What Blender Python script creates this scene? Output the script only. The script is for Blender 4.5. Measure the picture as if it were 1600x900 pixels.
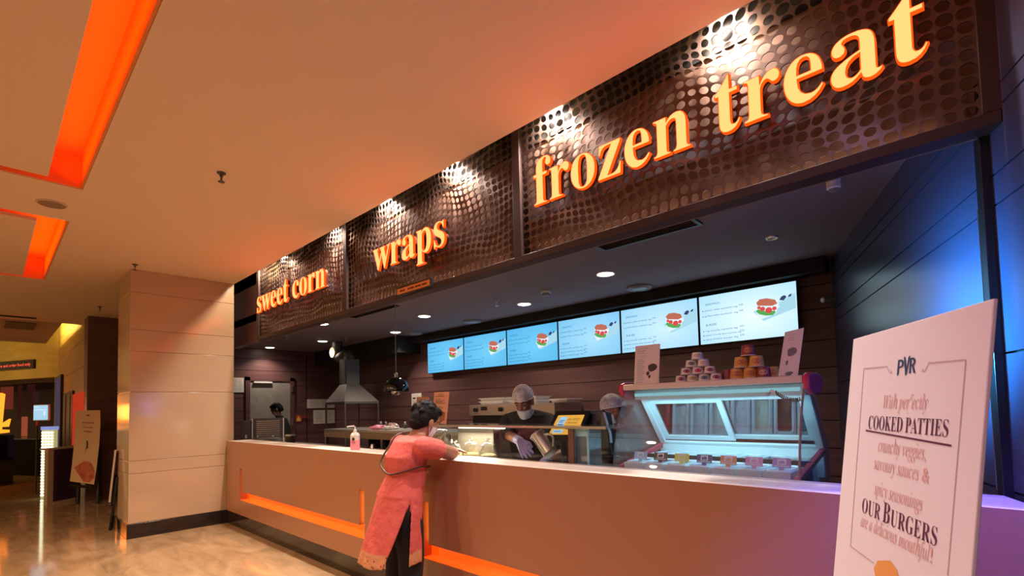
import bpy, bmesh, math, random, json
from mathutils import Vector, Matrix, Euler
random.seed(7)
S = bpy.context.scene
COL = S.collection
for o in list(bpy.data.objects): bpy.data.objects.remove(o)

# ------------------------------------------------------------------ camera
EYE = 1.45
F, PX, PY = 770.0, 800.0, 600.0
def _cam():
    X = Vector((-22 - PX, 656 - PY, F)).normalized()
    U = Vector((407 - PX, -17100, F)).normalized()
    U = (U - X * U.dot(X)).normalized()
    X = -X
    Y = U.cross(X)
    return X, Y, U
AX, AY, AZ = _cam()
def ray(x, y):
    d = Vector((x - PX, y - PY, F))
    return Vector((AX.dot(d), AY.dot(d), AZ.dot(d)))
CAMP = Vector((0, 0, EYE))
def onX(x, y, X): d = ray(x, y); return CAMP + d * (X / d.x)
def onY(x, y, Y): d = ray(x, y); return CAMP + d * (Y / d.y)
def onZ(x, y, Z): d = ray(x, y); return CAMP + d * ((Z - EYE) / d.z)
def onD(x, y, D): d = ray(x, y); return CAMP + d * (D / F)
def onP(x, y, o, n): d = ray(x, y); return CAMP + d * ((o - CAMP).dot(n) / d.dot(n))
cd = bpy.data.cameras.new('camera'); cam = bpy.data.objects.new('camera', cd); COL.objects.link(cam)
cd.sensor_width = 36; cd.lens = F / 1600 * 36; cd.shift_y = 150 / 1600; cd.clip_start = 0.05; cd.clip_end = 200
right = Vector((AX.x, AY.x, AZ.x)); down = Vector((AX.y, AY.y, AZ.y)); fwd = Vector((AX.z, AY.z, AZ.z))
cam.matrix_world = Matrix(((right.x, -down.x, -fwd.x, 0), (right.y, -down.y, -fwd.y, 0), (right.z, -down.z, -fwd.z, EYE), (0, 0, 0, 1)))
S.camera = cam

# ------------------------------------------------------------------ world, exposure
S.view_settings.view_transform = 'Standard'; S.view_settings.look = 'None'
S.view_settings.gamma = 1; S.view_settings.exposure = 0.0; S.view_settings.use_curve_mapping = False
W = bpy.data.worlds.new('world'); S.world = W; W.use_nodes = True
W.node_tree.nodes['Background'].inputs[0].default_value = (1.0, 0.56, 0.235, 1)
W.node_tree.nodes['Background'].inputs[1].default_value = 0.45

# main dimensions (metres): X along the counter, Y into the shop, Z up
YC, ZC = 2.22, 1.09          # counter front, counter top
CZ = 3.235                   # hall ceiling
YE = 2.31                    # edge of the hall ceiling above the counter
YF, ZF = 2.44, 2.41          # perforated fascia plane and its lower edge
SZ = 2.71                    # shop ceiling
YB, XL = 5.2, -10.15         # shop back wall and left wall
XP = -7.37                   # pillar face

def aim(o, d):
    o.rotation_euler = Vector(d).to_track_quat('-Z', 'Y').to_euler()
def area(name, loc, d, sx, sy, col, e, spread=180):
    l = bpy.data.lights.new(name, 'AREA'); l.shape = 'RECTANGLE'; l.size = sx; l.size_y = sy; l.color = col; l.energy = e
    l.spread = math.radians(spread)
    o = bpy.data.objects.new(name, l); COL.objects.link(o); o.location = loc; aim(o, d); return o
def spot(name, loc, d, ang, col, e, r=0.03, blend=0.6):
    l = bpy.data.lights.new(name, 'SPOT'); l.spot_size = math.radians(ang); l.spot_blend = blend; l.color = col; l.energy = e; l.shadow_soft_size = r
    o = bpy.data.objects.new(name, l); COL.objects.link(o); o.location = loc; aim(o, d); return o

# spotlights hidden in the slot between the hall ceiling and the fascia
for xs in (-0.81, -1.88, -2.88, -3.82, -4.75, -6.0):
    spot('slot_spot', (xs, 2.402, 3.38), (0.0, 0.03, -1), 125, (1.0, 0.86, 0.76), 210, 0.02, 0.9)
spot('slot_spot', (-6.55, 2.40, 3.36), (-1.0, -0.75, -1.1), 150, (1.0, 0.80, 0.60), 60, 0.02, 0.8)
area('fascia_back_fill', (-5.65, YF + 0.05, ZF + 0.06), (0, 0, 1), 2.0, 0.02, (1.0, 0.62, 0.42), 0.7)  # added glow behind the sheet to lighten its lower holes
area('fascia_back_fill', (-3.35, YF + 0.05, ZF + 0.06), (0, 0, 1), 2.0, 0.02, (1.0, 0.62, 0.42), 0.7)
area('fascia_back_fill', (-1.05, YF + 0.05, ZF + 0.06), (0, 0, 1), 2.0, 0.02, (1.0, 0.62, 0.42), 0.6)
# orange light strips in the ceiling coves
area('cove_strip', (-2.0, 0.36, 3.30), (0, 0.6, 1), 5.8, 0.03, (1.0, 0.10, 0.0), 20)
area('cove_strip', (-7.3, 0.36, 3.30), (0, 0.6, 1), 2.3, 0.03, (1.0, 0.11, 0.0), 9)
area('cove_strip', (-8.1, -1.0, 3.36), (0, 0, 1), 0.9, 2.4, (1.0, 0.11, 0.0), 6)
# added unseen spots as warm fill for the hall, behind and left of the camera
for xs_, ys_, e_ in ((-7.2, -1.0, 130), (-4.6, -1.0, 190), (-3.5, -1.0, 150), (-7.2, -3.4, 130), (-4.6, -3.4, 150), (-2.0, -3.4, 150)):
    spot('hall_fill', (xs_, ys_, 3.2), (0, 0.12, -1), 160, (1.0, 0.70, 0.42), e_, 0.06, 0.9)
spot('hall_fill', (-0.9, -0.6, 3.2), (0, 0.3, -1), 150, (0.72, 0.52, 1.0), 95, 0.06, 0.9)  # added lavender fill for the board and the counter's right end
# added unseen blue spots that tint the side wall and counter end
spot('blue_fill', (-0.38, 2.52, 1.62), (0.60, 0.36, 0.15), 122, (0.04, 0.42, 1.0), 190, 0.06, 1.0)
spot('blue_fill', (0.37, 1.45, 2.15), (-0.42, 0.75, -1.7), 62, (0.12, 0.10, 1.0), 300, 0.10, 0.8)

# ------------------------------------------------------------------ materials
def lin(c):
    return tuple(((x / 255) / 12.92 if x / 255 <= 0.04045 else ((x / 255 + 0.055) / 1.055) ** 2.4) for x in c) + (1,)
def mat(name, col, rough=0.5, metal=0.0, noise=None, bump=None, emit=None, es=1.0, spec=None, coat=0.0):
    m = bpy.data.materials.new(name); m.use_nodes = True; nt = m.node_tree; b = nt.nodes['Principled BSDF']
    c = lin(col) if max(col) > 1.5 else tuple(col) + (1,)
    b.inputs['Base Color'].default_value = c; b.inputs['Roughness'].default_value = rough; b.inputs['Metallic'].default_value = metal
    if spec is not None: b.inputs['Specular IOR Level'].default_value = spec
    if coat: b.inputs['Coat Weight'].default_value = coat; b.inputs['Coat Roughness'].default_value = 0.08
    if emit is not None:
        b.inputs['Emission Color'].default_value = tuple(emit) + (1,); b.inputs['Emission Strength'].default_value = es
    if noise:     # (scale xyz, strength, second colour)
        tc = nt.nodes.new('ShaderNodeTexCoord'); mp = nt.nodes.new('ShaderNodeMapping'); mp.inputs['Scale'].default_value = noise[0]
        nz = nt.nodes.new('ShaderNodeTexNoise'); nz.inputs['Scale'].default_value = 1.0; nz.inputs['Detail'].default_value = 6
        rp = nt.nodes.new('ShaderNodeValToRGB'); rp.color_ramp.elements[0].position = 0.35; rp.color_ramp.elements[1].position = 0.68
        c2 = lin(noise[1]) if max(noise[1]) > 1.5 else tuple(noise[1]) + (1,)
        rp.color_ramp.elements[0].color = c; rp.color_ramp.elements[1].color = c2
        nt.links.new(tc.outputs['Object'], mp.inputs[0]); nt.links.new(mp.outputs[0], nz.inputs['Vector'])
        nt.links.new(nz.outputs['Fac'], rp.inputs[0]); nt.links.new(rp.outputs[0], b.inputs['Base Color'])
    if bump:
        nz2 = nt.nodes.new('ShaderNodeTexNoise'); nz2.inputs['Scale'].default_value = bump[0]; nz2.inputs['Detail'].default_value = 4
        tc2 = nt.nodes.new('ShaderNodeTexCoord'); bp = nt.nodes.new('ShaderNodeBump'); bp.inputs['Strength'].default_value = bump[1]; bp.inputs['Distance'].default_value = 0.01
        nt.links.new(tc2.outputs['Object'], nz2.inputs['Vector']); nt.links.new(nz2.outputs['Fac'], bp.inputs['Height']); nt.links.new(bp.outputs[0], b.inputs['Normal'])
    return m
def emat(name, col, st=1.0):
    m = bpy.data.materials.new(name); m.use_nodes = True; nt = m.node_tree; nt.nodes.clear()
    e = nt.nodes.new('ShaderNodeEmission'); e.inputs[0].default_value = tuple(col) + (1,); e.inputs[1].default_value = st
    o = nt.nodes.new('ShaderNodeOutputMaterial'); nt.links.new(e.outputs[0], o.inputs[0]); return m
def glass(name, tint=(1, 1, 1), refl=0.08, haze=0.0, hazecol=(0.8, 0.8, 0.8)):
    m = bpy.data.materials.new(name); m.use_nodes = True; nt = m.node_tree; nt.nodes.clear()
    t = nt.nodes.new('ShaderNodeBsdfTransparent'); t.inputs[0].default_value = tuple(tint) + (1,)
    g = nt.nodes.new('ShaderNodeBsdfGlossy'); g.inputs['Roughness'].default_value = 0.02
    lw0 = nt.nodes.new('ShaderNodeLayerWeight'); lw0.inputs[0].default_value = 0.5; lw = nt.nodes.new('ShaderNodeMath'); lw.operation = 'POWER'; lw.inputs[1].default_value = 5.0; nt.links.new(lw0.outputs['Facing'], lw.inputs[0])
    mr = nt.nodes.new('ShaderNodeMapRange'); mr.inputs[3].default_value = refl; mr.inputs[4].default_value = 1.0
    mx = nt.nodes.new('ShaderNodeMixShader'); o = nt.nodes.new('ShaderNodeOutputMaterial')
    nt.links.new(lw.outputs[0], mr.inputs[0]); nt.links.new(mr.outputs[0], mx.inputs[0])
    nt.links.new(t.outputs[0], mx.inputs[1]); nt.links.new(g.outputs[0], mx.inputs[2])
    out = mx.outputs[0]
    if haze:
        d = nt.nodes.new('ShaderNodeBsdfDiffuse'); d.inputs[0].default_value = tuple(hazecol) + (1,)
        m2 = nt.nodes.new('ShaderNodeMixShader'); m2.inputs[0].default_value = haze
        nt.links.new(out, m2.inputs[1]); nt.links.new(d.outputs[0], m2.inputs[2]); out = m2.outputs[0]
    nt.links.new(out, o.inputs[0]); return m

M = {}
M['ceil'] = mat('hall_ceiling_paint', (0.80, 0.62, 0.40), 0.85, bump=(60, 0.05))
M['cove'] = mat('cove_glow_tint', (0.80, 0.26, 0.05), 0.7)  # the strips' orange light is put into the lining colour
M['pillar'] = mat('cream_polished_panel', (0.54, 0.375, 0.235), 0.11, noise=((1.2, 1.2, 3), (0.49, 0.34, 0.21)), spec=0.5)
M['black_stone'] = mat('black_marble', (0.012, 0.008, 0.008), 0.12, noise=((5, 5, 9), (0.03, 0.02, 0.018)))
M['counter'] = mat('tan_laminate', (0.39, 0.175, 0.095), 0.30, bump=(120, 0.02))
M['counter_top'] = mat('beige_solid_surface', (0.86, 0.74, 0.62), 0.32, spec=0.35)
M['wood'] = mat('dark_walnut_laminate', (0.150, 0.070, 0.072), 0.42, noise=((1.2, 1.2, 26), (0.100, 0.047, 0.048)))
M['wood_gloss'] = mat('dark_blue_gloss_laminate', (0.06, 0.07, 0.15), 0.28, noise=((0.6, 0.6, 1.5), (0.052, 0.060, 0.125)), spec=0.6)
M['shop_ceiling'] = mat('charcoal_ceiling_paint', (0.20, 0.165, 0.205), 0.8)
M['perf'] = mat('bronze_perforated_sheet', (0.135, 0.092, 0.078), 0.30, 0.8)
M['perf_frame'] = mat('brown_fascia_frame', (0.032, 0.012, 0.010), 0.5, 0.0)
M['backing'] = mat('fascia_backing_board', (0.20, 0.115, 0.085), 0.7, spec=0.2)
M['black'] = mat('black_plastic', (0.010, 0.010, 0.011), 0.35)
M['black_matt'] = mat('matt_black', (0.010, 0.009, 0.009), 0.8)
M['black_gloss'] = mat('gloss_black_enamel', (0.008, 0.008, 0.009), 0.08, spec=0.6)
M['steel'] = mat('brushed_steel', (0.55, 0.53, 0.50), 0.28, 0.95, bump=(90, 0.02))
M['dark_steel'] = mat('dull_dark_steel', (0.14, 0.13, 0.13), 0.55, 0.7)
M['white'] = mat('white_plastic', (0.80, 0.80, 0.80), 0.4)
M['freezer_white'] = mat('freezer_white_enamel', (0.72, 0.84, 0.86), 0.3)
M['grey'] = mat('grey_plastic', (0.25, 0.25, 0.26), 0.5)
M['paper'] = mat('printed_paper', (0.72, 0.69, 0.66), 0.7)
M['ink'] = mat('black_ink', (0.03, 0.03, 0.03), 0.7)
M['red'] = mat('red_enamel', (0.55, 0.02, 0.07), 0.22)
M['glass'] = glass('clear_glass', (0.97, 0.98, 0.98), 0.02)
M['glass_freezer'] = glass('freezer_glass', (0.93, 0.95, 0.97), 0.06, 0.03, (0.7, 0.75, 0.8))
M['acrylic'] = glass('clear_acrylic', (0.86, 0.93, 0.95), 0.12, 0.10, (0.5, 0.75, 0.85))
M['skin'] = mat('brown_skin', (0.33, 0.14, 0.082), 0.45, noise=((9, 9, 9), (0.28, 0.115, 0.068)))
M['skin_dark'] = mat('deep_brown_skin', (0.15, 0.062, 0.038), 0.5, noise=((9, 9, 9), (0.12, 0.05, 0.03)))
M['hair'] = mat('black_hair', (0.004, 0.003, 0.0035), 0.65, bump=(140, 0.6), spec=0.2)
M['shirt'] = mat('black_uniform_cotton', (0.014, 0.012, 0.014), 0.85, bump=(30, 0.2))
M['pants'] = mat('black_leggings', (0.010, 0.009, 0.011), 0.9)
M['mask'] = mat('pale_blue_mask', (0.62, 0.68, 0.74), 0.8)
M['glove'] = mat('lavender_glove', (0.42, 0.40, 0.78), 0.45)
M['eye'] = mat('eye_white', (0.38, 0.34, 0.31), 0.3)
M['iris'] = mat('dark_iris', (0.02, 0.01, 0.008), 0.15)

# ------------------------------------------------------------------ mesh helpers
class MB:
    def __init__(s): s.v = []; s.f = []; s.m = []; s.sm = []
    def add(s, vs, fs, m=0, M4=None, smooth=False):
        b = len(s.v)
        s.v += [tuple(M4 @ Vector(p)) if M4 is not None else tuple(p) for p in vs]
        for f in fs: s.f.append([i + b for i in f]); s.m.append(m); s.sm.append(smooth)
        return s
    def box(s, x0, x1, y0, y1, z0, z1, m=0, M4=None):
        x0, x1 = min(x0, x1), max(x0, x1); y0, y1 = min(y0, y1), max(y0, y1); z0, z1 = min(z0, z1), max(z0, z1)
        vs = [(x, y, z) for z in (z0, z1) for y in (y0, y1) for x in (x0, x1)]
        return s.add(vs, [(0, 2, 3, 1), (4, 5, 7, 6), (0, 1, 5, 4), (2, 6, 7, 3), (0, 4, 6, 2), (1, 3, 7, 5)], m, M4)
    def slab(s, q, n, t, m=0):
        """four corners pushed back by t along -n: a panel with real thickness"""
        n = Vector(n); a = [Vector(p) for p in q]; b = [p - n * t for p in a]
        return s.add(a + b, [(0, 1, 2, 3), (7, 6, 5, 4), (0, 4, 5, 1), (1, 5, 6, 2), (2, 6, 7, 3), (3, 7, 4, 0)], m)
    def tube(s, pts, r, n=10, m=0, smooth=True, cap=True):
        pts = [Vector(p) for p in pts]; k = len(pts); rs = r if isinstance(r, (list, tuple)) else [r] * k
        vs = []; fs = []; prev = None
        for i, p in enumerate(pts):
            t = (pts[min(i + 1, k - 1)] - pts[max(i - 1, 0)]).normalized()
            if prev is None:
                a = t.orthogonal().normalized()
            else:
                a = (prev - t * prev.dot(t)).normalized() if (prev - t * prev.dot(t)).length > 1e-6 else t.orthogonal().normalized()
            prev = a; b = t.cross(a)
            for j in range(n):
                th = 2 * math.pi * j / n; vs.append(p + (a * math.cos(th) + b * math.sin(th)) * rs[i])
        for i in range(k - 1):
            for j in range(n):
                j2 = (j + 1) % n; fs.append((i * n + j, i * n + j2, (i + 1) * n + j2, (i + 1) * n + j))
        s.add(vs, fs, m, None, smooth)
        if cap: s.add(vs[:n], [tuple(range(n))[::-1]], m); s.add(vs[-n:], [tuple(range(n))], m)
        return s
    def lathe(s, prof, M4=None, n=24, m=0, smooth=True):
        """prof: (radius, z) from one end to the other; radius 0 closes"""
        vs = []; idx = []
        for r, z in prof:
            if r < 1e-6: idx.append([len(vs)] * n); vs.append((0, 0, z))
            else:
                b = len(vs); idx.append(list(range(b, b + n)))
                vs += [(r * math.cos(2 * math.pi * j / n), r * math.sin(2 * math.pi * j / n), z) for j in range(n)]
        fs = []
        for i in range(len(prof) - 1):
            for j in range(n):
                f = [idx[i][j], idx[i][(j + 1) % n], idx[i + 1][(j + 1) % n], idx[i + 1][j]]
                g = []
                for q in f:
                    if q not in g: g.append(q)
                if len(g) > 2: fs.append(g)
        return s.add(vs, fs, m, M4, smooth)
    def ball(s, c, r, n=14, m=0, M4=None):
        r = (r, r, r) if not isinstance(r, (tuple, list)) else r
        pr = [(math.sin(math.pi * i / n), -math.cos(math.pi * i / n)) for i in range(n + 1)]
        pr[0] = (0, -1); pr[-1] = (0, 1)
        T = Matrix.Translation(c) @ (M4 if M4 is not None else Matrix()) @ Matrix.Diagonal((r[0], r[1], r[2], 1))
        return s.lathe(pr, T, n * 2, m)
    def prism(s, poly, o, u, v, d, m=0):
        """2-D outline in the plane (o,u,v) given thickness d along u x v"""
        o = Vector(o); u = Vector(u); v = Vector(v); w = u.cross(v).normalized()
        a = [o + u * x + v * y + w * d for x, y in poly]; b = [o + u * x + v * y for x, y in poly]; n = len(poly)
        return s.add(a + b, [tuple(range(n)), tuple(range(2 * n - 1, n - 1, -1))] + [(i, i + n, (i + 1) % n + n, (i + 1) % n) for i in range(n)], m)
    def build(s, name, mats, parent=None, bevel=0.0, sharp=40, mods=None):
        me = bpy.data.meshes.new(name); me.from_pydata(s.v, [], s.f)
        for mm in (mats if isinstance(mats, (list, tuple)) else [mats]): me.materials.append(mm)
        me.polygons.foreach_set('material_index', s.m); me.polygons.foreach_set('use_smooth', s.sm)
        me.validate(); me.update()
        if any(s.sm): me.set_sharp_from_angle(angle=math.radians(sharp))
        o = bpy.data.objects.new(name, me); COL.objects.link(o)
        if parent is not None:
            o.parent = parent
            o.matrix_parent_inverse = Matrix.Translation(-parent.location) if parent.type == 'EMPTY' else Matrix()
        if bevel:
            b = o.modifiers.new('bevel', 'BEVEL'); b.width = bevel; b.segments = 2; b.limit_method = 'ANGLE'; b.angle_limit = math.radians(50)
        return o
def thing(name, label, cat, loc, group=None):
    o = bpy.data.objects.new(name, None); COL.objects.link(o); o.location = loc; o.empty_display_size = 0.1
    o['label'] = label; o['category'] = cat
    if group: o['group'] = group
    return o
def tag(o, label, cat, group=None, kind=None):
    o['label'] = label; o['category'] = cat
    if group: o['group'] = group
    if kind: o['kind'] = kind
    return o
def struct(o, label, cat):
    o['kind'] = 'structure'; o['label'] = label; o['category'] = cat; return o
def dup(root, loc, label, rz=None):
    """copy of a thing with copies of its parts and sub-parts"""
    r = root.copy(); COL.objects.link(r); r.location = loc; r['label'] = label
    if rz is not None: r.rotation_euler = (0, 0, rz)
    for ch in list(root.children):
        c = ch.copy(); COL.objects.link(c); c.parent = r
        for g in list(ch.children):
            d = g.copy(); COL.objects.link(d); d.parent = c
    return r

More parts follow.
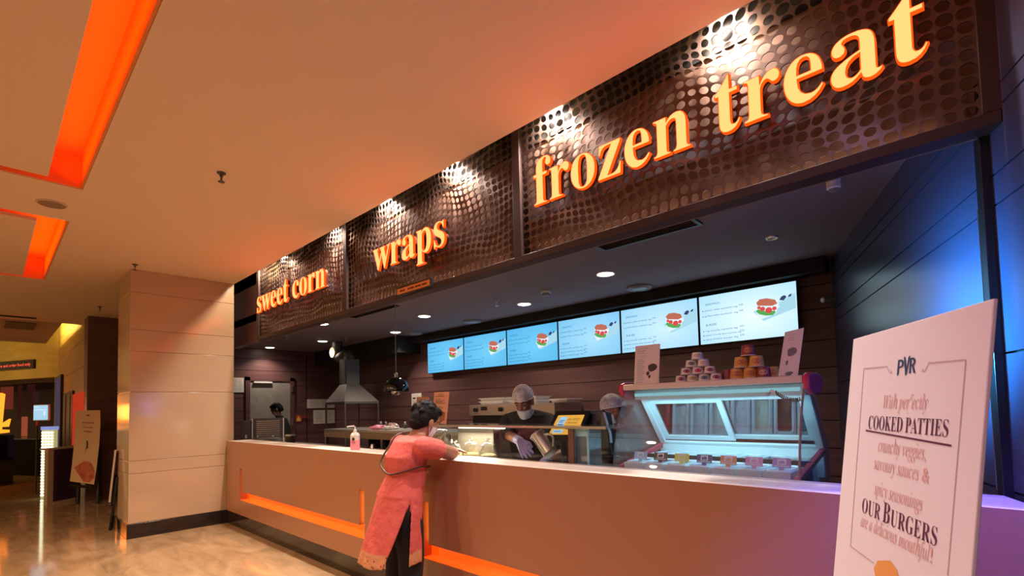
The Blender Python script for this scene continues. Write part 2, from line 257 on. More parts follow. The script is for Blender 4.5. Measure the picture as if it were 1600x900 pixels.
# ------------------------------------------------------------------ lettering
GL = json.loads('''{"bs":[429,[[225,-15,204,-14,181,-9,156,-2,129,9,109,13,89,6,76,-13,53,-13,53,157,79,157,87,127,99,101,112,78,129,58,148,42,167,31,188,24,209,22,242,26,266,40,281,60,286,87,283,107,273,125,256,142,232,156,159,193,135,206,113,221,96,236,81,252,70,269,62,288,57,307,55,328,58,358,65,386,78,411,97,433,119,451,146,465,176,472,210,475,247,471,296,458,307,456,317,454,332,459,343,475,363,475,363,330,340,330,331,355,320,378,307,397,293,413,276,425,259,434,241,439,222,441,194,437,173,426,160,408,156,386,160,364,172,346,191,330,218,315,285,282,309,269,329,255,346,241,360,226,370,208,377,189,382,166,383,141,380,107,372,77,359,50,340,27,316,9,289,-5,259,-12]]],"bw":[646,[[182,-15,25,394,9,424,-2,432,-16,437,-16,462,206,462,206,437,189,435,178,431,172,423,170,411,172,396,178,376,248,189,314,350,299,396,291,417,282,430,270,436,250,439,250,462,481,462,481,437,450,430,440,411,441,401,443,390,500,210,569,381,576,410,573,422,566,430,551,435,530,439,530,462,663,462,663,439,645,435,633,424,613,384,453,-15,430,-15,332,293,208,-15]]],"be":[448,[[229,-15,201,-13,174,-7,149,2,126,16,105,32,86,52,69,76,55,102,44,131,36,163,31,197,29,234,31,268,36,300,44,330,56,358,71,384,88,406,107,426,130,443,153,457,179,466,206,472,234,474,275,470,311,460,343,442,371,417,393,386,408,349,418,306,421,258,421,247,174,247,182,167,206,109,244,75,297,63,326,67,353,79,378,100,402,128,424,108,384,54,339,16,287,-7],[173,286,300,286,300,320,299,349,297,375,293,396,288,413,269,435,240,442,211,433,190,407,177,364,173,303]]],"bt":[340,[[184,-14,156,-12,133,-7,113,3,98,16,87,32,79,53,74,77,72,106,72,415,30,415,30,446,59,474,85,500,109,526,131,550,150,572,167,593,181,613,192,631,215,631,215,462,309,462,309,415,215,415,215,122,217,95,223,76,233,64,250,60,267,63,282,73,295,89,307,111,331,98,305,49,271,14,231,-7]]],"bc":[437,[[232,-15,204,-13,178,-7,153,2,129,16,107,33,88,53,71,75,56,101,44,129,36,159,31,190,29,223,31,258,37,292,46,323,60,353,76,379,96,403,118,424,143,442,170,456,198,467,228,473,260,475,294,473,324,467,350,458,373,444,390,427,403,409,410,388,413,365,409,340,397,321,377,308,352,304,326,308,307,321,296,343,292,373,293,389,294,404,284,433,252,442,215,432,188,401,172,350,167,279,169,228,176,183,188,145,204,114,224,89,248,71,274,61,304,57,330,60,356,70,380,85,404,107,424,90,384,44,339,11,288,-8]]],"bo":[501,[[251,-15,219,-13,189,-7,161,3,135,17,111,34,90,55,71,78,56,105,44,133,35,163,30,195,28,229,30,264,35,296,44,327,56,356,71,382,90,405,111,425,135,443,161,456,189,466,218,472,250,474,282,472,311,466,339,457,365,443,389,426,410,406,428,383,444,357,456,328,465,298,470,264,472,229,470,194,465,161,456,131,444,102,428,76,410,53,389,33,366,16,340,2,312,-7,283,-13],[251,17,270,20,287,27,300,40,311,58,315,69,319,84,321,101,324,121,327,229,326,289,323,338,317,376,309,403,299,421,285,435,270,442,251,445,231,442,214,434,201,421,191,403,184,376,178,338,175,290,174,230,178,122,180,101,183,84,187,69,191,58,202,40,215,27,231,20]]],"br":[428,[[27,0,27,24,52,29,68,38,75,55,78,83,78,375,76,406,69,425,55,433,30,437,31,462,217,462,217,375,231,398,245,417,261,434,279,449,296,460,313,468,330,472,347,474,367,473,384,469,398,462,410,453,419,441,426,428,430,413,431,396,427,370,414,349,394,336,369,331,346,334,331,344,308,372,296,383,281,387,261,380,241,360,233,345,227,327,223,308,222,286,222,83,226,55,237,38,258,28,294,24,294,0]]],"bn":[567,[[27,0,27,24,52,28,67,38,75,56,78,83,78,377,76,404,68,423,53,434,28,438,28,462,220,462,220,398,250,431,283,455,321,469,362,474,419,464,460,434,484,385,492,315,492,83,495,56,502,39,517,28,541,24,541,0,301,0,301,24,308,24,326,28,340,39,347,57,350,83,350,323,349,342,348,359,345,373,341,384,327,399,302,404,279,401,258,391,238,374,220,350,220,83,222,56,230,39,244,28,268,24,268,0]]],"ba":[511,[[379,-15,346,-11,321,2,305,23,298,52,263,24,225,3,185,-9,142,-13,117,-11,96,-6,76,4,60,17,47,33,38,51,32,72,30,94,34,126,46,154,66,180,95,203,131,223,177,244,232,264,296,283,296,359,295,379,292,395,286,409,278,421,268,429,255,435,239,439,220,440,192,438,171,432,159,422,155,408,169,382,179,363,183,344,178,320,164,301,142,288,115,284,87,289,67,303,53,324,49,352,51,369,55,385,63,400,73,415,87,428,103,439,121,449,141,458,163,465,188,470,213,473,241,474,291,472,332,464,366,452,392,435,411,413,425,385,433,352,436,313,436,93,439,59,444,53,453,51,464,54,477,62,490,41,465,16,438,-1,409,-12],[225,50,241,53,259,61,278,75,296,94,296,252,243,234,206,206,184,170,176,125,179,92,188,69,204,55]]],"bp":[553,[[26,-207,26,-184,46,-181,60,-175,69,-164,75,-150,78,-95,78,362,77,383,76,400,73,413,69,422,55,433,29,439,29,462,213,462,213,391,238,428,268,454,303,470,343,475,369,473,393,467,415,458,436,444,455,427,472,407,486,385,499,360,508,332,515,302,520,271,521,238,520,202,515,169,508,137,498,108,485,80,470,56,453,35,434,18,412,3,389,-7,364,-13,338,-15,303,-11,272,1,244,20,220,48,220,-86,220,-105,222,-121,223,-135,226,-147,235,-164,249,-175,268,-181,294,-183,294,-207],[291,42,312,45,330,54,345,68,356,88,365,115,371,148,375,186,376,230,375,273,372,310,366,342,359,369,349,389,335,403,318,411,296,414,274,410,254,398,236,378,220,350,220,102,233,76,249,57,269,46]]],"bf":[318,[[22,0,22,24,44,27,59,33,68,41,74,52,77,72,78,109,78,412,24,412,24,462,78,462,78,526,81,563,90,596,105,625,126,649,152,668,183,681,219,689,259,692,289,690,315,685,338,676,357,664,372,649,383,632,390,614,392,595,388,567,375,546,356,533,334,529,310,533,291,544,279,560,275,582,278,603,287,626,292,635,294,644,288,656,268,660,243,655,229,640,222,615,220,581,220,462,303,462,303,412,220,412,220,97,221,76,224,60,228,47,235,38,244,32,258,28,276,25,297,24,297,0]]],"bz":[435,[[19,0,19,21,250,428,191,428,165,427,143,422,123,415,108,405,94,391,83,372,73,349,65,322,39,322,47,462,409,462,409,433,187,37,227,37,260,39,288,44,312,53,332,65,348,81,363,103,376,129,387,160,411,160,399,0]]],"cC":[697,[[382,-16,318,-11,259,4,205,30,157,64,116,106,83,156,59,212,44,273,39,340,44,406,59,467,84,523,117,572,158,613,207,648,261,673,321,688,386,693,434,689,488,676,547,655,562,650,577,648,599,653,614,668,624,693,650,693,650,459,625,459,599,517,568,566,531,606,489,636,443,654,395,660,294,624,234,516,214,337,236,169,303,69,414,35,454,39,494,49,533,67,571,91,606,121,638,158,666,132,589,50,494,0]]],"cO":[782,[[388,-16,340,-13,294,-4,251,11,211,31,174,56,141,86,111,120,87,158,67,199,53,243,44,290,41,339,44,388,53,434,67,479,87,520,111,557,141,592,175,621,212,647,254,667,298,682,345,691,395,694,443,691,489,682,532,668,572,648,609,623,642,594,671,560,696,522,716,481,730,436,739,389,742,339,739,290,730,243,716,199,695,158,671,120,641,86,607,56,570,31,529,11,484,-4,437,-13],[394,18,489,54,546,161,565,339,560,436,544,516,518,579,482,624,438,651,387,660,292,624,235,517,216,339,221,243,237,163,264,100,300,54,343,27]]],"cK":[760,[[24,0,24,26,55,29,78,36,94,47,104,64,110,88,112,120,112,564,110,593,104,615,94,632,78,643,55,650,25,653,25,678,361,678,361,653,329,649,305,643,289,633,279,618,274,595,272,564,272,348,478,556,501,582,514,604,519,623,509,640,481,650,433,653,433,678,723,678,723,653,710,653,650,640,584,601,513,537,403,424,690,69,708,50,725,37,746,29,773,26,773,0,418,0,418,26,456,27,479,31,493,40,497,51,491,70,471,98,297,318,272,295,272,120,274,88,280,64,290,47,306,36,330,29,361,26,361,0]]],"cE":[658,[[21,0,21,25,53,27,77,33,93,44,104,60,110,84,112,116,112,549,110,587,103,615,93,634,76,644,53,651,24,653,24,678,594,678,594,476,571,476,559,532,537,575,507,605,465,625,411,637,345,641,298,638,285,632,277,621,273,603,272,578,272,366,288,366,329,370,361,381,386,401,405,428,419,466,429,514,453,514,453,176,428,176,423,213,416,244,407,270,394,290,378,306,359,318,335,325,308,330,276,331,272,331,272,100,275,69,286,52,307,44,343,41,389,43,430,48,467,58,498,71,527,89,552,112,574,139,594,173,612,213,640,213,599,0]]],"cD":[738,[[30,0,30,26,58,29,79,35,94,44,103,59,108,81,110,111,110,557,108,592,101,618,91,635,74,645,51,651,22,653,22,678,330,678,440,668,532,639,604,590,655,523,687,439,697,339,657,151,538,38,340,0],[331,36,391,44,439,70,476,112,501,171,517,247,522,341,501,510,438,611,332,645,301,641,282,631,274,609,271,573,271,107,274,72,282,51,300,40]]],"cP":[622,[[23,0,23,26,54,29,77,36,93,47,103,64,109,88,111,120,111,564,109,593,103,615,93,631,77,642,54,649,24,653,24,678,318,678,395,675,456,668,500,655,532,638,558,617,580,592,596,563,606,530,609,494,602,441,581,396,546,358,497,329,435,312,360,306,271,306,271,120,273,88,279,64,289,47,305,36,329,29,360,26,360,0],[271,342,300,342,345,346,379,357,405,376,421,404,432,442,435,490,432,537,424,576,410,605,388,626,359,638,322,642,297,639,282,631,274,616,271,593]]],"cA":[649,[[-13,0,-13,27,13,32,35,45,48,60,60,82,73,111,307,694,334,693,572,129,587,96,600,70,612,51,632,33,660,27,660,0,341,0,341,27,386,32,413,45,422,68,418,88,406,121,376,197,154,197,117,105,113,88,111,72,119,47,143,32,184,27,190,27,190,0],[169,239,360,239,263,475]]],"cT":[629,[[137,0,137,26,169,28,194,35,212,46,223,63,230,88,232,120,232,645,222,645,173,640,131,625,97,601,71,567,53,524,43,473,16,473,16,678,611,678,611,472,586,472,558,568,496,626,400,645,392,645,392,120,394,87,401,62,412,45,429,34,454,28,488,26,488,0]]],"cI":[388,[[20,0,20,26,50,31,74,38,91,48,103,63,110,84,112,112,112,576,110,603,104,623,94,637,78,645,53,650,20,653,20,678,364,678,364,653,332,650,308,645,292,637,281,623,274,603,272,576,272,115,274,87,279,66,289,50,307,39,322,34,342,29,366,26,366,0]]],"cS":[580,[[64,-16,64,235,93,235,112,169,136,115,166,74,202,45,244,28,293,22,328,26,358,36,383,54,401,76,411,103,415,133,406,174,379,209,335,238,242,284,189,313,147,344,115,376,92,411,79,450,74,494,77,533,86,568,100,600,120,627,143,650,172,669,203,683,238,691,275,694,296,693,318,691,342,687,420,667,434,664,446,662,467,670,477,694,505,694,505,475,480,475,469,511,455,543,437,573,417,599,394,621,370,639,343,652,317,659,289,662,257,659,230,650,208,635,191,615,181,592,178,566,181,541,190,520,204,501,224,484,250,467,281,451,377,406,415,387,447,367,473,347,493,326,509,303,521,280,529,255,533,228,535,198,532,157,521,120,505,86,481,56,453,32,418,12,378,-3,334,-12,286,-15,236,-12,187,1,147,14,126,18,112,16,103,11,97,0,91,-16]]],"cU":[733,[[369,-19,286,-12,219,8,170,43,136,91,116,154,109,231,109,564,107,593,101,615,91,631,75,642,52,649,22,653,22,678,358,678,358,653,325,649,302,643,285,633,275,618,271,595,269,564,269,208,273,154,284,110,303,77,329,52,365,38,409,33,506,56,565,124,584,237,584,563,582,592,576,615,565,631,548,641,523,649,489,653,489,678,706,678,706,653,679,648,658,639,645,628,636,612,631,590,629,563,629,270,622,176,601,102,566,48,515,11,450,-12]]],"cR":[704,[[23,0,23,26,54,29,77,36,93,47,103,64,109,88,111,120,111,564,109,593,103,615,93,631,77,642,54,649,24,653,24,678,323,678,415,673,489,658,547,634,588,599,613,554,621,498,604,425,553,370,469,333,643,75,674,38,690,29,712,26,715,26,715,0,504,0,300,316,271,316,271,120,273,88,279,64,289,47,305,36,329,29,360,26,360,0],[271,348,303,348,350,352,388,364,417,385,436,414,448,452,452,500,439,579,400,626,334,642,301,639,282,629,274,609,271,574]]],"cB":[659,[[24,0,24,26,54,29,77,37,93,48,103,65,109,90,111,122,111,549,110,575,107,597,103,614,92,633,76,645,53,651,23,653,23,678,328,678,474,661,561,609,590,522,572,450,518,399,427,368,536,332,601,275,623,196,615,139,592,90,553,52,499,23,433,6,354,0],[271,375,280,375,328,378,365,389,392,406,410,431,420,467,424,514,421,555,414,589,401,614,382,632,356,642,322,646,294,643,280,633,273,613,271,582],[330,36,369,40,400,52,422,73,436,103,445,142,448,191,444,241,432,280,413,309,384,328,344,340,294,344,271,344,271,97,274,68,284,50,301,39]]],"cG":[756,[[399,-15,330,-10,267,5,211,29,161,62,119,104,86,153,61,209,46,272,41,341,46,408,61,469,86,524,119,573,160,614,208,648,261,673,320,688,383,693,436,689,492,677,550,656,564,651,577,649,592,652,604,660,614,673,624,693,651,693,651,458,625,458,609,497,591,532,569,564,545,592,518,615,490,635,460,649,430,657,398,660,297,624,237,517,217,339,223,243,240,163,268,101,306,55,354,28,410,19,444,21,470,29,489,41,500,57,508,79,510,106,510,190,508,218,501,239,490,254,472,263,446,269,410,271,410,295,745,295,745,271,716,269,694,263,680,254,671,240,666,219,664,191,664,43,576,11,488,-9]]],"cN":[735,[[600,-16,159,521,159,117,161,86,167,62,177,46,192,36,216,29,248,26,248,0,27,0,27,26,58,29,81,35,96,45,106,62,111,85,113,117,113,578,84,613,64,636,54,645,27,653,27,678,233,678,582,251,582,562,580,594,575,617,565,632,549,643,526,649,493,653,493,678,714,678,714,653,683,650,660,643,645,633,636,616,630,593,628,561,628,-16]]],"cH":[779,[[23,0,23,26,54,29,77,36,93,47,103,64,109,88,111,120,111,564,109,593,103,615,93,631,77,642,54,649,24,653,24,678,360,678,360,653,328,649,304,643,288,633,278,618,273,595,271,564,271,373,509,373,509,564,507,595,502,618,493,633,477,643,453,649,420,653,420,678,755,678,755,653,724,649,701,642,686,632,677,616,671,594,669,564,669,120,671,90,677,66,687,49,702,37,725,29,755,26,755,0,420,0,420,26,450,29,474,36,490,46,501,62,507,86,509,120,509,329,271,329,271,120,273,88,279,64,289,47,305,36,329,29,360,26,360,0]]],"cW":[909,[[254,-16,48,585,36,615,23,636,4,648,-23,653,-23,678,269,678,269,653,242,650,223,643,213,631,209,611,212,586,220,555,332,228,448,525,426,594,414,623,398,640,375,648,341,653,341,678,654,678,654,653,616,649,593,635,585,613,594,575,706,247,805,550,814,582,817,605,813,627,801,641,780,649,749,653,749,678,929,678,929,653,904,644,885,627,875,611,865,590,856,565,664,-16,637,-16,470,460,283,-16]]],"iW":[882,[[123,-15,147,587,144,628,130,654,102,668,60,674,63,692,341,692,336,674,328,674,288,669,264,654,251,625,245,576,228,172,478,528,481,589,478,628,465,654,441,668,405,673,398,673,402,692,667,692,661,673,632,671,611,665,596,653,586,634,580,604,577,563,561,179,811,554,840,605,849,642,831,664,777,673,784,692,993,692,989,673,986,673,957,666,930,647,900,614,867,568,475,-15,456,-15,476,462,142,-15]]],"ii":[263,[[182,586,163,590,147,601,135,618,131,637,135,656,147,673,163,685,182,689,202,685,219,674,230,657,234,637,230,617,219,601,202,590],[49,-12,12,2,0,43,5,79,17,128,82,359,87,378,89,393,85,410,74,421,55,426,26,428,30,445,97,454,143,462,184,471,192,468,195,459,194,451,191,441,94,117,86,77,91,55,107,48,144,67,193,125,208,110,126,19]]],"it":[277,[[49,-12,13,1,1,39,4,66,10,92,98,421,29,421,33,442,122,486,202,584,225,584,187,453,272,453,264,421,179,421,98,116,89,67,94,51,107,46,139,64,185,118,200,101,123,16]]],"ih":[599,[[453,-10,415,-3,387,17,368,49,362,90,367,147,381,225,404,329,415,383,419,422,408,466,373,481,316,462,258,405,210,329,184,256,130,0,37,0,167,618,176,671,159,706,106,718,98,718,107,760,291,760,252,576,233,494,212,410,223,410,311,511,408,545,488,517,515,434,510,391,497,324,471,206,461,150,458,101,467,65,493,53,524,59,557,76,575,47,513,4]]],"ip":[507,[[-143,-222,-138,-204,-98,-199,-73,-187,-56,-165,-43,-129,81,350,86,372,89,390,86,408,77,418,58,422,24,425,29,443,93,451,139,460,184,470,192,468,194,462,191,445,167,372,250,446,337,471,387,462,426,435,450,392,458,336,452,276,432,215,402,156,363,103,316,56,264,20,208,-3,150,-11,107,-6,74,8,44,-121,34,-169,39,-185,53,-197,76,-203,114,-205,109,-222],[150,14,191,21,231,44,268,79,301,123,329,173,351,228,364,284,369,339,364,376,350,404,327,420,297,426,248,414,202,376,164,317,136,241,99,95,95,77,93,59,107,25]]],"ie":[428,[[132,-10,75,0,31,31,3,81,-6,147,-1,196,14,246,37,296,69,344,107,386,150,422,220,459,291,471,331,466,360,452,378,428,384,396,366,336,310,282,218,239,91,212,86,176,84,146,107,65,177,38,251,59,329,121,344,106,295,54,245,18,191,-3],[95,235,184,257,250,296,290,347,304,404,295,434,268,444,236,437,204,417,171,385,142,343,116,292]]],"ir":[333,[[-19,0,68,311,79,357,83,386,80,405,70,415,50,420,19,423,22,442,88,453,134,462,176,471,185,468,185,458,133,267,236,420,309,471,327,468,341,458,350,442,353,421,349,396,337,376,319,363,298,358,282,361,268,369,258,382,253,399,142,234,61,0]]],"if":[296,[[-72,-228,-98,-224,-118,-212,-132,-194,-136,-173,-127,-140,-99,-129,-74,-137,-66,-161,-69,-177,-73,-189,-70,-197,-62,-200,-36,-190,-15,-161,3,-111,20,-37,106,421,10,421,18,453,112,453,124,507,155,600,201,669,257,711,321,725,357,720,386,705,404,681,410,653,398,619,362,608,334,618,325,647,327,657,329,666,333,678,331,686,326,692,317,697,306,698,256,666,221,571,196,453,313,453,308,421,190,421,150,223,125,108,100,11,75,-67,49,-127,-7,-203]]],"ic":[444,[[148,-12,86,0,39,34,9,89,-1,162,4,211,18,261,41,308,72,353,109,393,152,426,223,460,297,471,339,466,371,450,390,426,397,397,394,374,384,356,368,344,347,340,315,350,304,380,308,399,319,416,325,423,328,431,319,442,294,445,242,435,193,403,150,354,117,292,95,224,88,160,94,108,114,68,143,43,182,34,259,56,339,122,355,105,252,17]]],"il":[256,[[47,-11,26,-8,11,3,0,18,-3,39,4,81,20,148,146,614,151,644,148,664,138,675,118,681,87,683,89,701,155,710,200,717,243,725,252,723,255,716,250,693,93,125,83,74,88,57,101,51,135,69,182,122,198,107,156,55,115,18,78,-4]]],"iy":[402,[[-65,-228,-86,-225,-102,-217,-112,-203,-115,-186,-112,-170,-103,-158,-89,-149,-72,-146,-58,-148,-45,-154,-31,-160,-13,-162,14,-147,51,-103,118,-10,66,261,54,322,43,363,31,391,16,411,-5,423,-36,428,-33,445,13,452,48,461,74,469,93,471,109,449,126,384,150,266,183,85,257,206,298,277,317,318,323,347,317,370,299,387,283,400,276,411,274,429,277,445,287,459,301,467,319,470,340,466,357,453,367,433,371,406,355,332,310,236,261,152,198,52,128,-50,93,-97,58,-140,23,-176,-9,-204,-39,-222]]],"iu":[542,[[68,-12,42,-7,22,6,10,27,6,56,12,102,28,172,75,340,81,368,83,395,80,412,70,422,50,426,20,428,23,446,89,455,134,463,177,471,187,469,190,464,189,453,186,440,105,159,93,110,88,80,96,56,118,48,149,56,185,81,223,120,264,171,302,232,338,303,367,379,389,460,467,460,380,137,370,96,367,70,372,54,387,48,423,67,469,125,483,111,409,19,331,-12,294,1,281,40,285,75,296,121,327,228,255,122,189,48,128,3]]],"in":[542,[[331,-13,310,-10,295,1,284,18,281,41,291,97,321,209,351,322,361,378,355,401,335,409,314,405,291,392,264,372,237,346,183,282,159,247,138,211,100,123,63,0,-18,0,79,329,89,366,92,391,89,407,79,417,61,422,34,424,26,424,29,442,100,452,149,461,194,471,198,468,198,458,138,264,212,355,280,419,341,456,392,469,435,455,450,414,447,375,436,331,378,131,369,95,365,73,370,56,386,50,420,71,464,135,480,123,407,21]]],"iv":[442,[[91,-12,75,254,67,344,60,374,53,395,32,418,-1,426,-9,426,-5,445,42,454,78,462,103,469,118,470,139,423,152,280,163,87,244,174,305,253,345,317,358,356,354,366,344,378,321,403,314,415,311,429,314,447,324,461,339,469,358,472,377,468,393,455,403,435,406,409,364,292,237,127,112,-12]]],"ig":[425,[[94,-228,23,-220,-31,-195,-66,-158,-77,-111,-44,-32,53,36,20,58,9,85,15,104,32,125,87,180,33,227,15,290,22,337,43,381,76,419,119,449,170,468,226,474,264,470,307,457,345,444,366,440,431,440,431,396,362,396,367,375,369,352,362,303,341,259,308,221,267,193,218,175,164,169,122,172,98,150,90,129,109,104,167,81,236,56,289,28,321,-9,332,-59,325,-106,303,-148,267,-182,220,-207,161,-223],[166,192,197,198,225,217,249,246,268,283,280,326,284,371,280,405,266,430,245,445,219,450,190,444,162,425,137,395,117,359,103,316,99,271,116,212],[112,-197,225,-170,262,-89,257,-66,243,-47,222,-29,196,-15,140,8,78,27,9,-30,-14,-95,18,-172]]],"is":[370,[[116,-12,78,-9,48,-1,26,7,9,9,-6,5,-13,-6,-33,-6,-11,158,6,157,15,96,36,52,66,24,106,15,138,21,164,39,181,67,187,102,179,139,155,178,124,219,94,260,80,283,69,307,61,331,59,354,68,401,94,438,134,463,183,471,219,469,247,461,270,453,288,450,305,455,311,468,328,468,308,319,291,319,260,414,194,445,171,441,152,428,139,410,135,388,144,353,172,310,203,270,231,230,257,181,264,157,267,132,262,94,248,60,224,30,194,8,158,-7]]],"ia":[508,[[74,-12,39,-5,13,16,-4,49,-10,96,-1,178,28,261,73,340,134,408,203,455,273,471,323,458,346,417,359,460,435,460,344,134,333,93,330,66,334,56,347,52,376,69,420,119,434,107,357,18,291,-12,260,0,250,34,259,84,284,175,229,93,178,35,127,0],[122,49,146,55,172,71,199,97,226,130,252,168,276,210,297,254,312,300,323,343,326,383,313,430,275,445,229,433,184,396,144,337,110,261,87,181,81,144,79,109,90,64]]],"io":[521,[[157,-12,90,-1,39,33,5,85,-6,152,1,209,21,266,51,319,92,369,139,410,191,443,245,464,300,471,369,460,422,427,456,374,467,307,462,257,446,206,420,156,387,109,347,68,303,34,231,0],[168,17,208,25,247,48,283,83,315,127,341,178,362,232,375,286,379,337,358,418,294,445,245,433,197,399,153,344,116,273,91,196,83,124,89,78,106,45,132,24]]],"iq":[504,[[120,-224,124,-205,156,-203,179,-199,194,-190,206,-178,216,-157,227,-122,303,157,251,84,196,33,140,1,85,-9,43,-1,12,24,-8,64,-15,117,-9,172,8,229,35,284,70,337,110,383,154,420,223,458,290,470,348,455,378,411,392,460,469,460,313,-105,303,-145,300,-167,304,-186,315,-197,335,-203,366,-205,376,-205,374,-224],[134,44,175,54,219,85,265,138,311,216,345,299,356,369,352,400,340,424,321,439,295,444,260,438,225,418,190,388,158,350,130,305,107,258,85,188,77,122,81,89,93,64,111,49]]],"id":[527,[[91,-12,47,-4,15,20,-6,58,-13,109,-8,159,8,214,33,269,66,324,105,373,148,415,182,440,217,458,252,468,286,471,335,463,361,437,406,619,409,634,410,649,407,663,399,671,384,676,362,677,347,677,352,696,410,702,455,713,485,722,504,725,511,723,513,715,512,705,510,697,358,120,351,90,348,66,354,50,372,45,406,64,456,120,472,107,429,54,392,17,357,-5,323,-12,285,1,272,40,279,91,300,167,248,88,198,32,147,-1],[135,41,162,47,190,65,218,92,246,127,273,168,296,212,316,258,332,304,342,347,345,386,342,412,332,431,316,443,295,447,246,435,197,399,151,341,112,265,85,184,76,116,80,85,92,61,111,46]]],"im":[819,[[610,-11,573,3,560,46,563,79,572,116,631,325,638,357,641,379,634,401,612,409,585,403,553,384,519,353,484,312,449,262,416,204,393,157,373,107,355,55,340,0,261,0,350,302,361,348,365,383,358,402,338,409,318,405,293,392,263,370,232,342,199,307,169,266,148,230,128,192,94,104,60,0,-19,0,74,315,87,362,91,392,87,409,76,419,55,425,25,428,29,446,94,452,140,461,169,469,183,471,191,468,194,459,193,451,190,441,135,264,274,419,392,470,437,456,452,412,445,360,424,274,553,421,668,470,713,455,728,410,724,377,713,331,649,97,647,86,645,74,650,57,663,52,680,57,698,71,719,95,743,129,757,113,684,20]]],"ib":[507,[[122,-12,68,-7,28,9,2,30,-7,54,-3,75,131,601,137,631,138,650,135,664,128,673,113,677,91,678,75,678,80,696,140,703,183,713,232,725,241,723,242,715,153,373,231,447,318,471,374,461,418,431,446,384,455,324,448,264,428,205,396,148,354,96,304,52,247,18,186,-5],[141,14,197,25,250,59,297,111,334,177,359,248,367,314,361,359,343,394,314,415,277,422,231,411,188,378,151,324,123,248,81,99,74,57,91,25]]]}''')
def curve_mesh(loops, extrude, offset):
    cu = bpy.data.curves.new('tmp', 'CURVE'); cu.dimensions = '2D'; cu.fill_mode = 'BOTH'; cu.extrude = extrude; cu.offset = offset
    for l in loops:
        sp = cu.splines.new('POLY'); sp.points.add(len(l) - 1); sp.use_cyclic_u = True
        for p, (x, y) in zip(sp.points, l): p.co = (x, y, 0, 1)
    o = bpy.data.objects.new('tmp', cu); me = bpy.data.meshes.new_from_object(o)
    r = ([tuple(v.co) for v in me.vertices], [tuple(p.vertices) for p in me.polygons])
    bpy.data.objects.remove(o); bpy.data.curves.remove(cu); bpy.data.meshes.remove(me); return r
def layout(s, style, space=0.26, track=0.0):
    """-> [(char, loops)], width; one em = 1"""
    x = 0; out = []
    for ch in s:
        k = style + ch
        if k not in GL: x += space; continue
        a, L = GL[k]
        out.append((ch, [[(l[i] / 1000 + x, l[i + 1] / 1000) for i in range(0, len(l), 2)] for l in L])); x += a / 1000 + track
    return out, x
def sans(s):
    cu = bpy.data.curves.new('tmp', 'FONT'); cu.body = s; cu.size = 1; cu.resolution_u = 2
    o = bpy.data.objects.new('tmp', cu); me = bpy.data.meshes.new_from_object(o)
    r = ([tuple(v.co) for v in me.vertices], [tuple(p.vertices) for p in me.polygons])
    bpy.data.objects.remove(o); bpy.data.curves.remove(cu); bpy.data.meshes.remove(me); return r
def frame(o, u, v):
    u = Vector(u).normalized(); v = Vector(v).normalized(); w = u.cross(v)
    return Matrix(((u.x, v.x, w.x, o[0]), (u.y, v.y, w.y, o[1]), (u.z, v.z, w.z, o[2]), (0, 0, 0, 1)))
def put_sans(mb, s, Fm, x, y, w, h, m=0, z=0.0015):
    """sans text into a box of width w whose capitals are h high, baseline at (x,y) in frame Fm"""
    vs, fs = sans(s)
    if not vs: return
    x0 = min(p[0] for p in vs); x1 = max(p[0] for p in vs); k = h / 0.72
    mb.add([(x + (p[0] - x0) * w / (x1 - x0), y + p[1] * k, z) for p in vs], fs, m, Fm)
def put_serif(mb, s, style, Fm, x, y, w, em, m=0, z=0.0015, offset=0.0, track=0.0):
    lay, _ = layout(s, style, track=track)
    loops = [l for _, L in lay for l in L]
    vs, fs = curve_mesh(loops, 0.0, offset)
    x0 = min(p[0] for p in vs); x1 = max(p[0] for p in vs)
    mb.add([(x + (p[0] - x0) * w / (x1 - x0), y + p[1] * em, z) for p in vs], fs, m, Fm)

# ================================================================== SETTING
# floor: polished marble tiles
def floor_material():
    m = bpy.data.materials.new('polished_marble_tiles'); m.use_nodes = True; nt = m.node_tree; b = nt.nodes['Principled BSDF']
    tc = nt.nodes.new('ShaderNodeTexCoord'); br = nt.nodes.new('ShaderNodeTexBrick'); br.offset = 0.0
    br.inputs['Scale'].default_value = 1.0; br.inputs['Brick Width'].default_value = 0.8; br.inputs['Row Height'].default_value = 0.8
    br.inputs['Mortar Size'].default_value = 0.003; br.inputs['Mortar Smooth'].default_value = 0.1
    br.inputs['Color1'].default_value = (0.53, 0.36, 0.20, 1); br.inputs['Color2'].default_value = (0.47, 0.315, 0.17, 1); br.inputs['Mortar'].default_value = (0.36, 0.27, 0.18, 1)
    nz = nt.nodes.new('ShaderNodeTexNoise'); nz.inputs['Scale'].default_value = 2.2; nz.inputs['Detail'].default_value = 9; nz.inputs['Distortion'].default_value = 1.6
    mp = nt.nodes.new('ShaderNodeMapping'); mp.inputs['Scale'].default_value = (0.7, 2.2, 1); mp.inputs['Rotation'].default_value = (0, 0, 0.5)
    rp = nt.nodes.new('ShaderNodeValToRGB'); rp.color_ramp.elements[0].position = 0.3; rp.color_ramp.elements[1].position = 0.75
    rp.color_ramp.elements[0].color = (0.62, 0.58, 0.55, 1); rp.color_ramp.elements[1].color = (1.0, 1.0, 1.0, 1)
    mx = nt.nodes.new('ShaderNodeMix'); mx.data_type = 'RGBA'; mx.blend_type = 'MULTIPLY'; mx.inputs[0].default_value = 1.0
    nt.links.new(tc.outputs['Object'], br.inputs['Vector']); nt.links.new(tc.outputs['Object'], mp.inputs[0]); nt.links.new(mp.outputs[0], nz.inputs['Vector'])
    nt.links.new(nz.outputs['Fac'], rp.inputs[0]); nt.links.new(br.outputs['Color'], mx.inputs[6]); nt.links.new(rp.outputs[0], mx.inputs[7])
    nt.links.new(mx.outputs[2], b.inputs['Base Color']); b.inputs['Roughness'].default_value = 0.09; b.inputs['Specular IOR Level'].default_value = 0.55
    return m
